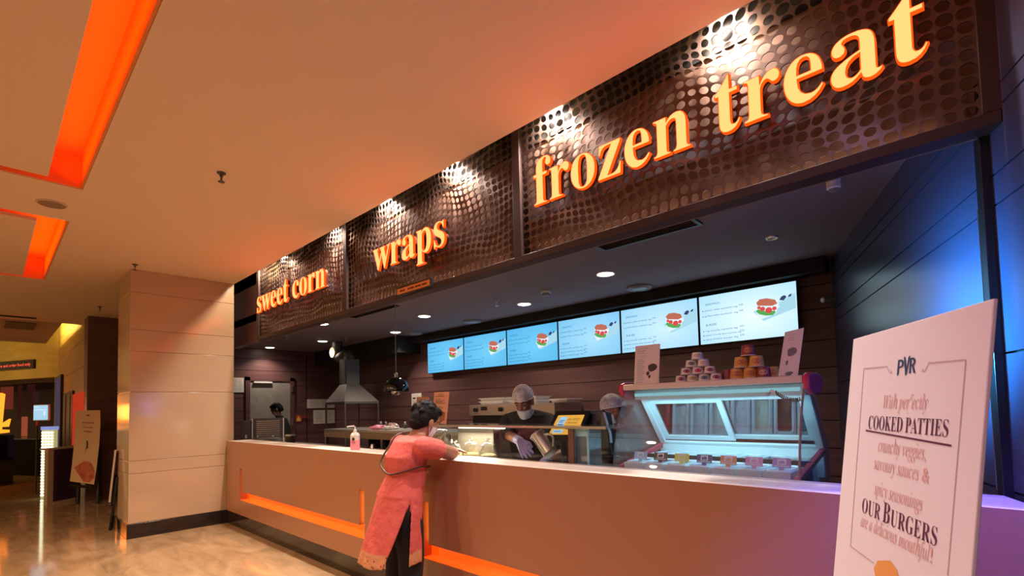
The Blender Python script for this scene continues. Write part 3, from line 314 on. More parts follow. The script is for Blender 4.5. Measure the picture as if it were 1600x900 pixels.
M['floor'] = floor_material()
fl = MB(); fl.box(-24, 6, -9, 7, -0.12, 0.0)
struct(fl.build('floor', M['floor']), 'polished beige marble tile floor of the foyer', 'floor')

# hall ceiling: a slab with two rectangular cove recesses
HT = 3.52
c = MB()
c.box(-12.45, 6, 0.49, YE, CZ, HT)                      # strip beside the fascia
c.box(-12.45, -8.69, -9, 0.49, CZ, HT); c.box(-5.93, -5.03, -9, 0.49, CZ, HT)
c.box(3.2, 6, -9, 0.49, CZ, HT); c.box(-8.69, -5.93, -9, -4.5, CZ, HT); c.box(-5.03, 3.2, -9, -4.5, CZ, HT)
c.box(-12.45, 6, -9, 7, HT, HT + 0.06)
struct(c.build('ceiling', M['ceil']), 'tan painted hall ceiling with rectangular light coves', 'ceiling')
k = MB(); k.box(-4.94, 3.0, -4.3, 0.285, 3.245, 3.275)
struct(k.build('ceiling_panel', M['ceil']), 'floating ceiling panel inside the large orange cove', 'ceiling')
k = MB(); k.box(-8.62, -6.13, -4.3, 0.285, 3.245, 3.275)
struct(k.build('ceiling_panel', M['ceil']), 'floating ceiling panel inside the smaller farther orange cove', 'ceiling')
for x0, x1 in ((-5.03, 3.2), (-8.69, -5.93)):
    k = MB(); k.box(x0, x1, 0.475, 0.489, 3.242, HT); k.box(x0, x1, -0.2, 0.475, HT - 0.012, HT); k.box(x0 + 0.001, x0 + 0.012, -4.4, 0.475, 3.242, HT - 0.012); k.box(x1 - 0.012, x1 - 0.001, -4.4, 0.475, 3.242, HT - 0.012)
    struct(k.build('trim_cove', M['cove']), 'glow-coloured orange lining of the %s ceiling cove' % ('large' if x0 > -5.5 else 'smaller'), 'trim')
# slot over the fascia
k = MB(); k.box(-8.2, 1.2, YE + 0.19, YE + 0.26, CZ - 0.02, HT); k.box(-8.2, 1.2, YE, YE + 0.26, HT - 0.04, HT)
struct(k.build('ceiling_slot', M['black_matt']), 'dark light slot between hall ceiling and fascia', 'ceiling')

# pillar clad in cream panels with fine joints, black stone plinth
zs = [0.17, 0.762, 0.913, 1.744, 2.237, 2.50, 2.958, CZ]
k = MB()
for a, b in zip(zs, zs[1:]): k.box(-8.16, XP, 1.17, YE, a + 0.002, b - 0.002)
k.box(-8.15, XP - 0.012, 1.182, YE - 0.01, 0.1, CZ, 0)
struct(k.build('pillar', M['pillar'], bevel=0.003), 'cream panelled square pillar at the left end of the counter', 'pillar')
k = MB(); k.box(-8.175, XP + 0.015, 1.155, 2.3, 0, 0.17)
struct(k.build('baseboard_pillar', M['black_stone'], bevel=0.004), 'black marble plinth around the foot of the pillar', 'baseboard')

# shop shell
def planks(mb, o, u, n, L, zs, t=0.02, m=0):
    """horizontal boards along u from o, standing proud along n"""
    u = Vector(u).normalized(); n = Vector(n).normalized(); o = Vector(o)
    for a, b in zip(zs, zs[1:]):
        q = [o + u * x + Vector((0, 0, z)) for x, z in ((0, a + 0.004), (L, a + 0.004), (L, b - 0.004), (0, b - 0.004))]
        if (q[1] - q[0]).cross(q[3] - q[0]).dot(n) < 0: q = q[::-1]
        mb.slab(q, n, t, m)
PZ = [0.0, 0.5, 0.76, 1.01, 1.26, 1.50, 1.74, 1.99, 2.28, 2.50, SZ]
k = MB(); k.box(XL - 0.2, 1.5, YB + 0.021, YB + 0.15, 0, SZ, 1); planks(k, (XL, YB, 0), (1, 0, 0), (0, -1, 0), 9.6, PZ)
struct(k.build('wall_back', [M['wood'], M['black_matt']]), 'dark walnut plank wall behind the food counter', 'wall')
k = MB(); k.box(XL - 0.15, XL - 0.021, 2.5, YB, 0, SZ, 1); planks(k, (XL, 2.52, 0), (0, 1, 0), (1, 0, 0), 2.04, PZ); planks(k, (XL, 4.58, 0), (0, 1, 0), (1, 0, 0), YB - 4.58, PZ)
struct(k.build('wall_left', [M['wood'], M['black_matt']]), 'dark plank wall with the kitchen door', 'wall')
# dark cheek between pillar and shop
k = MB(); k.box(XL, -8.1, YE + 0.002, 2.5, 0, HT - 0.05); k.box(-8.1, -6.86, 2.50, 2.60, ZF + 0.02, HT - 0.05)
struct(k.build('wall_cheek', M['wood']), 'dark wooden wall behind the pillar at the left end of the shop', 'wall')
# slanted side wall
WD = Vector((-0.3406, 0.9402, 0)); W0 = Vector((-0.885, 5.2, 0)); WN = Vector((-0.9402, -0.3406, 0))
def on_wall(x, y): return onP(x, y, W0, WN)
g1 = on_wall(1531, 338).z; g2 = on_wall(1526.7, 295).z; g3 = on_wall(1546, 277).z
k = MB(); q0 = W0 + WD * 0.1
k.slab([q0 - WN * 0.025, q0 - WD * 5.6 - WN * 0.025, q0 - WD * 5.6 - WN * 0.025 + Vector((0, 0, HT)), q0 - WN * 0.025 + Vector((0, 0, HT))][::-1], WN, 0.1, 1)
planks(k, W0, -WD, WN, 5.4, [0, 0.55, 1.10, 1.60, g1, g2, g2 + 0.22, 2.55, 2.9, HT], 0.02)
struct(k.build('wall_side', [M['wood_gloss'], M['black_matt']]), 'slanted glossy dark panelled side wall lit blue', 'wall')
p = on_wall(1549, 330)
k = MB(); Fw = Matrix(((-WD.x, WN.x, 0, p.x), (-WD.y, WN.y, 0, p.y), (0, 0, 1, 0), (0, 0, 0, 1)))
k.box(-0.022, 0.022, -0.01, 0.03, 0, SZ - 0.1, 0, Fw); k.box(-0.026, -0.022, -0.01, 0.032, 1.1, 2.15, 1, Fw)
struct(k.build('trim_1', [M['black'], M['dark_steel']], bevel=0.002), 'black vertical trim strip on the blue side wall', 'trim')
k = MB(); k.box(XL - 0.1, 1.2, YF + 0.06, YB + 0.1, SZ, SZ + 0.1)
struct(k.build('ceiling_shop', M['shop_ceiling']), 'charcoal ceiling inside the food counter', 'ceiling')
k = MB(); k.box(XL, -7.05, 4.75, YB - 0.001, 2.42, SZ); k.box(-7.05, -0.9, 5.0, YB - 0.001, 2.585, SZ)
struct(k.build('ceiling_bulkhead', M['black_matt']), 'black bulkhead along the back of the shop ceiling', 'ceiling')

# door in the left wall
k = MB(); k.box(XL - 0.02, XL + 0.03, 3.38, 3.46, 0, 2.15); k.box(XL - 0.02, XL + 0.03, 4.22, 4.30, 0, 2.15); k.box(XL - 0.02, XL + 0.03, 3.38, 4.30, 2.08, 2.16)
dr = MB(); dr.box(XL - 0.01, XL + 0.012, 3.46, 4.22, 0, 2.08)
d = struct(dr.build('door_1', mat('grey_steel_door', (0.33, 0.31, 0.29), 0.45, noise=((9, 9, 9), (0.27, 0.25, 0.23)), bump=(80, 0.1))), 'grey steel kitchen door in the dark plank wall', 'door')
k.build('door_frame', M['wood'], d)
k = MB(); k.box(XL + 0.012, XL + 0.05, 3.52, 3.86, 2.035, 2.065); k.build('door_closer', M['white'], d)
k = MB(); k.box(XL + 0.03, XL + 0.045, 4.235, 4.265, 1.85, 2.0); k.build('hinge', M['steel'], d)
k = MB(); k.box(XL + 0.03, XL + 0.045, 4.235, 4.265, 1.18, 1.33); k.build('hinge', M['steel'], d)

# ------------------------------------------------------------------ counter
k = MB()
# front panel in pieces that leave the light recesses open
RZ0, RZ1 = 0.355, 0.465
XA, XB, XC = -6.86, -3.84, -3.03
def front(x0, x1, z0, z1): k.box(x0, x1, YC, YC + 0.09, z0, z1)
front(-7.34, XA, 0.17, ZC - 0.03); front(XA, XB, 0.17, RZ0); front(XA, XA + 0.085, 0.755, ZC - 0.03)
front(XA + 0.085, XB - 0.085, RZ1, ZC - 0.03); front(XB - 0.085, XB, 0.77, ZC - 0.03); front(XB, XC, 0.17, ZC - 0.03)
front(XC, 0.13, 0.17, RZ0); front(XC, XC + 0.085, 0.77, ZC - 0.03); front(XC + 0.085, 0.13, RZ1, ZC - 0.03)
k.box(-7.34, 0.14, YC, YC + 0.05, ZC - 0.03, ZC - 0.002)
ct = thing('service_counter', 'long tan laminate food counter with glowing orange U-shaped recesses', 'counter', (-3.5, YC, 0))
k.build('front_panel', M['counter'], ct)
k = MB(); k.prism([(-7.34, YC + 0.002), (0.155, YC + 0.002), (0.06, 2.50), (-7.34, 2.50)], (0, 0, ZC - 0.03), (1, 0, 0), (0, 1, 0), 0.03); k.build('worktop', M['counter_top'], ct, bevel=0.003)
k = MB(); k.box(-7.34, 0.08, YC + 0.005, YC + 0.25, 0, 0.168); k.build('plinth', M['black_stone'], ct)
k = MB(); k.box(-7.34, 0.04, YC + 0.18, 2.5, 0.17, ZC - 0.032); k.build('carcass', M['black_matt'], ct)
M['recess'] = mat('orange_recess_acrylic', (0.9, 0.30, 0.06), 0.35, emit=(1.0, 0.10, 0.004), es=0.55)
M['led_hot'] = emat('orange_led', (1.0, 0.34, 0.05), 5.0)
for x0, x1, zl, zr in ((XA, XB, 0.755, 0.77), (XC, 0.12, 0.77, None)):
    k = MB(); k.box(x0, x1, YC + 0.09, YC + 0.10, RZ0, RZ1); k.box(x0, x1, YC + 0.005, YC + 0.10, RZ0 - 0.001, RZ0 + 0.004)
    k.box(x0, x0 + 0.085, YC + 0.09, YC + 0.10, RZ0, zl)
    if zr: k.box(x1 - 0.085, x1, YC + 0.09, YC + 0.10, RZ0, zr)
    ch = k.build('light_recess', M['recess'], ct)
    k = MB(); k.box(x0 + 0.10, x1 - 0.10, YC + 0.075, YC + 0.088, RZ1 - 0.004, RZ1 + 0.006); k.box(x0 + 0.03, x0 + 0.045, YC + 0.07, YC + 0.085, RZ1, zl - 0.02)
    if zr: k.box(x1 - 0.058, x1 - 0.03, YC + 0.05, YC + 0.07, RZ1 + 0.005, zr - 0.02)
    k.build('led_strip', M['led_hot'], ch)

# ------------------------------------------------------------------ fascia of perforated wavy metal
k = MB()
k.box(-6.86, 0.12, YF + 0.075, YF + 0.09, ZF, HT - 0.03, 1)
k.box(-6.86, 0.12, YF - 0.02, YF + 0.075, ZF - 0.002, ZF + 0.045, 0)
for x0, x1 in ((-6.86, -6.79), (-4.55, -4.48), (-2.22, -2.15), (0.07, 0.14)): k.box(x0, x1, YF - 0.02, YF + 0.075, ZF + 0.045, HT - 0.05, 0)
struct(k.build('trim_fascia', [M['perf_frame'], M['backing']], bevel=0.003), 'brown fascia frame above the counter', 'fascia')
def perforated(x0, x1, seed, label):
    z0, z1 = ZF + 0.045, HT - 0.06
    nx = round((x1 - x0) / 0.057); nz = round((z1 - z0) / 0.054)
    rnd = random.Random(seed); ph = [rnd.uniform(0, 6.28) for _ in range(6)]
    mb = MB(); K = 12
    def node(i, j):
        fx, fz = i / nx, j / nz
        x = x0 + (x1 - x0) * fx; z = z0 + (z1 - z0) * fz
        e = min(1, 4 * min(fx, 1 - fx) * 2) * min(1, 5 * min(fz, 1 - fz))
        dx = 0.026 * math.sin(9 * z + 2.1 * x + ph[0]) + 0.018 * math.sin(5.1 * x - 6 * z + ph[1])
        dz = 0.032 * math.sin(5.6 * x + 2 * z + ph[2]) + 0.016 * math.sin(11 * x - 3 * z + ph[3])
        y = YF + 0.020 * math.sin(5.6 * x + 4 * z + ph[4]) * math.sin(7 * z + 1.5 * x + ph[5]) * (0.3 + 0.7 * e)
        return Vector((x + dx * e, y, z + dz * e))
    G = [[node(i, j) for j in range(nz + 1)] for i in range(nx + 1)]
    V = []; Fc = []
    vid = {}
    def vert(p, key=None):
        if key is not None and key in vid: return vid[key]
        V.append(p)
        if key is not None: vid[key] = len(V) - 1
        return len(V) - 1
    for i in range(nx):
        for j in range(nz):
            a, b, c_, d_ = G[i][j], G[i + 1][j], G[i + 1][j + 1], G[i][j + 1]
            def bil(u, v): return (a * (1 - u) + b * u) * (1 - v) + (d_ * (1 - u) + c_ * u) * v
            rad = 0.428 + 0.040 * math.sin(4.3 * i / 3 + 1.9 * j / 3 + ph[0]) + 0.035 * math.sin(2.1 * i / 2 - 1.3 * j + ph[2])
            ring_o = []; ring_i = []; ring_b = []
            for q in range(K):
                th = 2 * math.pi * (q + 0.5) / K; cx, cz = math.cos(th), math.sin(th)
                s = 0.5 / max(abs(cx), abs(cz))
                uo, vo = 0.5 + cx * s, 0.5 + cz * s
                gx = round((i + uo) * 1000); gz = round((j + vo) * 1000)
                ring_o.append(vert(bil(uo, vo), (gx, gz)))
                p = bil(0.5 + cx * rad, 0.5 + cz * rad); ring_i.append(vert(p))
                ring_b.append(vert(p + Vector((0, 0.006, 0))))
            cor = {}
            for q in range(K):
                q2 = (q + 1) % K
                t0 = 2 * math.pi * (q + 0.5) / K; t1 = 2 * math.pi * (q + 1.5) / K
                cidx = None
                for kk, (uu, vv) in enumerate(((1, 1), (0, 1), (0, 0), (1, 0))):
                    tc = math.pi / 4 + kk * math.pi / 2
                    if t0 < tc - 1e-6 < t1 - 1e-6 or t0 + 1e-6 < tc < t1 - 1e-6: cidx = vert(G[i + uu][j + vv], ((i + uu) * 1000, (j + vv) * 1000))
                f = [ring_o[q]] + ([cidx] if cidx is not None else []) + [ring_o[q2], ring_i[q2], ring_i[q]]
                Fc.append(f[::-1]); Fc.append([ring_i[q], ring_i[q2], ring_b[q2], ring_b[q]][::-1])
    mb.add(V, Fc, 0, None, True)
    return tag(mb.build('perforated_panel', M['perf'], sharp=50), label, 'fascia panel', 'wavy perforated fascia panels')
perforated(-6.79, -4.55, 1, 'wavy perforated bronze panel behind the sweet corn lettering')
perforated(-4.48, -2.22, 2, 'wavy perforated bronze panel behind the wraps lettering')
perforated(-2.15, 0.07, 3, 'wavy perforated bronze panel behind the frozen treat lettering')

# illuminated channel letters
M['letter_face'] = emat('letter_face_light', (1.0, 0.088, 0.027), 8.5)
M['letter_side'] = emat('letter_side_glow', (1.0, 0.085, 0.004), 1.3); M['letter_back'] = mat('letter_return', (0.10, 0.02, 0.012), 0.4)
def channel_sign(word, x0, x1, zb, em, label):
    lay, w = layout(word, 'b', track=0.0)
    allx = [p[0] for _, L in lay for l in L for p in l]; mn, mxx = min(allx), max(allx); sx = (x1 - x0) / (mxx - mn)
    t = thing('illuminated_sign', label, 'sign', ((x0 + x1) / 2, YF - 0.03, zb), 'glowing words on the fascia')
    for ch, L in lay:
        mb = MB()
        for off, y0, y1, m in ((-0.006, YF - 0.056, YF - 0.026, 2), (0.001, YF - 0.075, YF - 0.055, 1), (-0.004, YF - 0.080, YF - 0.072, 0)):
            vs, fs = curve_mesh([[((p[0] - mn) * sx, p[1] * em) for p in l] for l in L], (y1 - y0) / 2, off)
            mb.add([(x0 + p[0], (y0 + y1) / 2 - p[2], zb + p[1]) for p in vs], fs, m)
        mb.build('letter', [M['letter_face'], M['letter_side'], M['letter_back']], t)
    return t
def fx(x, y): return onY(x, y, YF - 0.075)
a, b = fx(402, 487), fx(508, 450)
channel_sign('sweet corn', a.x, b.x, fx(430, 478).z, 0.42, 'glowing orange words sweet corn on the perforated fascia')
a, b = fx(583, 378), fx(695, 372)
channel_sign('wraps', a.x, b.x, fx(625, 409).z, 0.42, 'glowing orange word wraps on the perforated fascia')
a, b = fx(835, 320), fx(1452, 70)
channel_sign('frozen treat', a.x, b.x, fx(960, 274).z, 0.43, 'glowing orange words frozen treat on the perforated fascia')

# ================================================================== CEILING FITTINGS
M['lamp_face'] = emat('downlight_face', (1.0, 0.86, 0.70), 14.0)
def downlight(px, py, label, e=70):
    p = onZ(px, py, SZ)
    if p.x < XL + 0.3: p.x = XL + 0.3
    t = thing('downlight', label, 'lamp', (p.x, p.y, SZ), 'recessed downlights of the shop')
    Tm = Matrix.Translation((p.x, p.y, SZ))
    mb = MB(); mb.lathe([(0.070, 0.002), (0.080, -0.006), (0.088, -0.008), (0.092, 0.0)], Tm); mb.build('trim_ring', M['white'], t)
    mb = MB(); mb.lathe([(0.0, -0.014), (0.055, -0.011), (0.078, -0.003)], Tm); mb.build('lens', M['lamp_face'], t)
    spot('downlight_beam', (p.x, p.y, SZ - 0.02), (0, 0, -1), 130, (1.0, 0.80, 0.62), e, 0.04, 0.7)
    return t
downlight(946, 428, 'bright round downlight in the shop ceiling above the ice cream freezer')
downlight(819, 475, 'bright round downlight in the shop ceiling nearest the smoke detector')
downlight(663, 494, 'bright round downlight in the shop ceiling between wraps sign and menu screens', 90)
downlight(618, 519, 'bright round downlight in the shop ceiling above the black pendant lamp', 110)
downlight(504, 506, 'bright round downlight right under the sweet corn panel, upper of two', 45)
downlight(504, 533, 'bright round downlight left of the extraction duct, lower of two', 60)
downlight(413, 545, 'bright round downlight shining on the plank wall over the kitchen door', 60)
def diffuser(px, py, label):
    p = onZ(px, py, SZ); Tm = Matrix.Translation((p.x, p.y, SZ))
    t = thing('air_diffuser', label, 'air vent', (p.x, p.y, SZ), 'round ceiling diffusers of the shop')
    mb = MB(); mb.lathe([(0.075, 0.0), (0.10, -0.022), (0.125, -0.026), (0.135, -0.016), (0.135, 0.0)], Tm, 32); mb.build('outer_ring', M['grey'], t)
    mb = MB(); mb.lathe([(0.0, -0.040), (0.055, -0.040), (0.085, -0.024), (0.06, 0.0)], Tm, 32); mb.build('centre_disc', mat('diffuser_disc', (0.35, 0.38, 0.45), 0.25), t)
diffuser(999, 448, 'round ceiling diffuser above the fifth menu screen')
diffuser(738, 501, 'round ceiling diffuser above the second menu screen')
diffuser(647, 520, 'dark round ceiling diffuser left of the first menu screen')
def lathe_thing(name, label, cat, px, py, prof, m, z=None, parts=None, group=None):
    z = SZ if z is None else z
    p = onZ(px, py, z); Tm = Matrix.Translation((p.x, p.y, z)); t = thing(name, label, cat, (p.x, p.y, z), group)
    for nm, pr, mm in ((('body', prof, m),) + tuple(parts or ())): mb = MB(); mb.lathe(pr, Tm); mb.build(nm, mm, t)
    return t
lathe_thing('smoke_detector', 'white smoke detector on the shop ceiling beside a downlight', 'smoke detector', 853, 455, [(0.055, 0), (0.055, -0.02), (0.045, -0.024)], M['white'], parts=(('sensor_cage', [(0.042, -0.024), (0.040, -0.050), (0.0, -0.056)], M['grey']),))
lathe_thing('motion_sensor', 'small white cylinder sensor on the dark ceiling beside the blue wall', 'sensor', 1302, 281, [(0.036, 0), (0.036, -0.05), (0.030, -0.056)], M['white'], parts=(('lens', [(0.030, -0.056), (0.018, -0.066), (0.0, -0.068)], M['grey']),))
lathe_thing('ceiling_light_ring', 'small unlit ring lamp in the dark shop ceiling', 'lamp', 1206, 371, [(0.030, 0.0), (0.034, -0.012), (0.040, -0.012), (0.046, 0.0)], M['steel'], parts=(('lens', [(0.03, -0.002), (0.0, -0.003)], M['grey']),))
def sprinkler(px, py, z, label, m):
    p = onZ(px, py, z); t = thing('sprinkler', label, 'sprinkler', (p.x, p.y, z), 'fire sprinklers'); Tm = Matrix.Translation((p.x, p.y, z))
    mb = MB(); mb.lathe([(0.030, 0.0), (0.030, -0.006), (0.012, -0.012), (0.012, -0.028), (0, -0.028)], Tm, 16); mb.build('escutcheon', m, t)
    mb = MB(); mb.tube([(p.x - 0.012, p.y, z - 0.026), (p.x - 0.014, p.y, z - 0.05), (p.x, p.y, z - 0.066)], 0.004, 6); mb.tube([(p.x + 0.012, p.y, z - 0.026), (p.x + 0.014, p.y, z - 0.05), (p.x, p.y, z - 0.066)], 0.004, 6); mb.build('yoke', m, t)
    mb = MB(); mb.lathe([(0, -0.064), (0.022, -0.066), (0.024, -0.070), (0, -0.071)], Tm, 16); mb.build('deflector', m, t)
sprinkler(346, 270, CZ, 'dark sprinkler head in the middle of the tan ceiling', M['dark_steel'])
sprinkler(211, 413, CZ, 'sprinkler head right above the corner of the pillar', M['dark_steel'])
sprinkler(156, 479, CZ, 'small sprinkler head near the dark wooden column', M['dark_steel'])
sprinkler(776, 469, SZ, 'small bright sprinkler head on the charcoal ceiling', M['steel'])
sprinkler(541, 527, SZ, 'small sprinkler head on the black ceiling near the extraction duct', M['steel'])
sprinkler(448, 524, SZ, 'small sprinkler head below the sweet corn panel', M['steel'])
lathe_thing('ceiling_speaker', 'round flush speaker grille between the two orange coves', 'speaker', 81, 318, [(0.10, 0.0), (0.098, -0.008), (0.088, -0.010)], mat('speaker_rim', (0.62, 0.45, 0.30), 0.6), CZ, parts=(('grille', [(0.088, -0.008), (0.0, -0.008)], mat('speaker_mesh', (0.28, 0.19, 0.12), 0.8)),))
def ceiling_vent(c0, c1, c2, c3, label):
    q = [onZ(x, y, SZ) for x, y in (c0, c1, c2, c3)]
    x0 = min(p.x for p in q); x1 = max(p.x for p in q); y0 = min(p.y for p in q); y1 = max(p.y for p in q)
    t = thing('ceiling_vent', label, 'air vent', ((x0 + x1) / 2, (y0 + y1) / 2, SZ), 'long black ceiling vents')
    mb = MB(); w = 0.025
    mb.box(x0, x1, y0, y0 + w, SZ - 0.012, SZ); mb.box(x0, x1, y1 - w, y1, SZ - 0.012, SZ); mb.box(x0, x0 + w, y0 + w, y1 - w, SZ - 0.012, SZ); mb.box(x1 - w, x1, y0 + w, y1 - w, SZ - 0.012, SZ)
    mb.build('frame', M['black'], t)
    n = 5
    for i in range(n):
        yy = y0 + w + (y1 - y0 - 2 * w) * (i + 0.5) / n
        mb = MB(); mb.slab([(x0 + w, yy - 0.008, SZ - 0.010), (x1 - w, yy - 0.008, SZ - 0.010), (x1 - w, yy + 0.010, SZ - 0.001), (x0 + w, yy + 0.010, SZ - 0.001)], (0, 0.45, -0.9), 0.002); mb.build('slat', M['black'], t)
    mb = MB(); mb.box(x0 + w, x1 - w, y0 + w, y1 - w, SZ - 0.002, SZ - 0.001); mb.build('backing', M['black_matt'], t)
ceiling_vent((925, 383), (945, 391), (1095, 347), (1080, 337), 'long black ceiling vent under the frozen treat panel')
ceiling_vent((553, 487), (556, 496), (622, 477), (605, 476), 'long black ceiling vent under the wraps panel')
# plaque at the foot of the wraps panel
a = onY(622, 464, YF - 0.03); b = onY(675, 449, YF - 0.03); c_ = onY(675, 434, YF - 0.03)
t = thing('fascia_plaque', 'small amber plaque with dark writing under the word wraps', 'sign', ((a.x + b.x) / 2, YF - 0.03, a.z))
mb = MB(); mb.box(a.x, b.x, YF - 0.045, YF - 0.02, a.z, c_.z); mb.build('plate', M['black'], t)
Fm = frame((a.x, YF - 0.046, a.z), (1, 0, 0), (0, 0, 1)); w_, h_ = b.x - a.x, c_.z - a.z
mb = MB(); mb.box(0.012, w_ - 0.012, 0.012, h_ - 0.012, -0.004, 0.0, 0, Fm); mb.build('amber_face', mat('amber_plate', (0.75, 0.25, 0.07), 0.5), t)
mb = MB()
for xa, xb in ((0.05, 0.10), (0.105, 0.125), (0.17, 0.20), (0.205, 0.255), (0.275, 0.31), (0.315, 0.35), (0.37, 0.43)): mb.box(xa * w_ / 0.48, xb * w_ / 0.48, h_ * 0.40, h_ * 0.60, 0.0004, 0.0014, 0, Fm)
mb.build('writing', mat('brown_plate_ink', (0.12, 0.03, 0.01), 0.6), t)
# security camera in the back corner
p = onY(1302, 465, YB - 0.06)
t = thing('security_camera', 'small security camera high in the dark back corner', 'camera', p)
mb = MB(); mb.box(p.x - 0.03, p.x + 0.03, p.y - 0.01, p.y + 0.035, p.z - 0.02, p.z + 0.02); mb.build('bracket', M['grey'], t)
mb = MB(); mb.tube([(p.x + 0.02, p.y - 0.01, p.z - 0.005), (p.x - 0.06, p.y - 0.12, p.z - 0.03)], 0.026, 14); mb.build('housing', M['grey'], t)
mb = MB(); mb.tube([(p.x - 0.058, p.y - 0.118, p.z - 0.029), (p.x - 0.063, p.y - 0.126, p.z - 0.031)], 0.018, 14); mb.build('lens', M['white'], t)

# ================================================================== MENU SCREENS
YS = YB - 0.10
def screen_material(i):
    m = bpy.data.materials.new('menu_screen_light'); m.use_nodes = True; nt = m.node_tree; nt.nodes.clear()
    tc = nt.nodes.new('ShaderNodeTexCoord'); gr = nt.nodes.new('ShaderNodeTexGradient'); gr.gradient_type = 'SPHERICAL'
    mp = nt.nodes.new('ShaderNodeMapping'); mp.inputs['Location'].default_value = (-0.60, 0, -0.42); mp.inputs['Scale'].default_value = (1.05, 0, 0.95); mp.vector_type = 'POINT'
    rp = nt.nodes.new('ShaderNodeValToRGB')
    w = max(0.0, (i - 2) / 3.0)
    def mixc(a, b, k): return tuple(x * (1 - k) + y * k for x, y in zip(a, b)) + (1,)
    rp.color_ramp.elements[0].color = mixc((0.075, 0.40, 0.76), (0.30, 0.66, 0.90), w); rp.color_ramp.elements[1].color = mixc((0.16, 0.58, 0.88), (0.80, 0.95, 1.0), w)
    e = nt.nodes.new('ShaderNodeEmission'); e.inputs[1].default_value = 1.12; o = nt.nodes.new('ShaderNodeOutputMaterial')
    nt.links.new(tc.outputs['Generated'], mp.inputs[0]); nt.links.new(mp.outputs[0], gr.inputs[0]); nt.links.new(gr.outputs['Fac'], rp.inputs[0])
    nt.links.new(rp.outputs[0], e.inputs[0]); nt.links.new(e.outputs[0], o.inputs[0]); return m
M['s_text'] = emat('screen_text', (0.02, 0.16, 0.36), 0.8)
M['s_bun'] = emat('screen_bread', (0.55, 0.16, 0.10), 1.0); M['s_red'] = emat('screen_tomato', (0.75, 0.08, 0.08), 1.0)
M['s_green'] = emat('screen_lettuce', (0.10, 0.42, 0.10), 1.0); M['s_white'] = emat('screen_white', (0.80, 0.93, 1.0), 1.0)
M['s_pale'] = emat('screen_pale_plate', (0.42, 0.72, 0.86), 1.0); M['s_dark'] = emat('screen_sauce', (0.05, 0.06, 0.16), 1.0)
ords = ['first', 'second', 'third', 'fourth', 'fifth', 'sixth']
sx0 = onY(668.5, 560, YS).x; sx1 = onY(1245.5, 480, YS).x; pitch = (sx1 - sx0 + 0.025) / 6
sz1 = onY(1241.2, 439.2, YS).z; sz0 = onY(1246.3, 522.8, YS).z
items = [(0.60, 'paneer tikka sandwich veg', '240'), (0.52, 'grilled tikka sandwich veg', '260'), (0.245, 'veg crunchy supreme veg', '220'), (0.165, 'paneer crunchy spicy supreme veg', '250'), (0.09, 'spicy chicken burger veg', '270')]
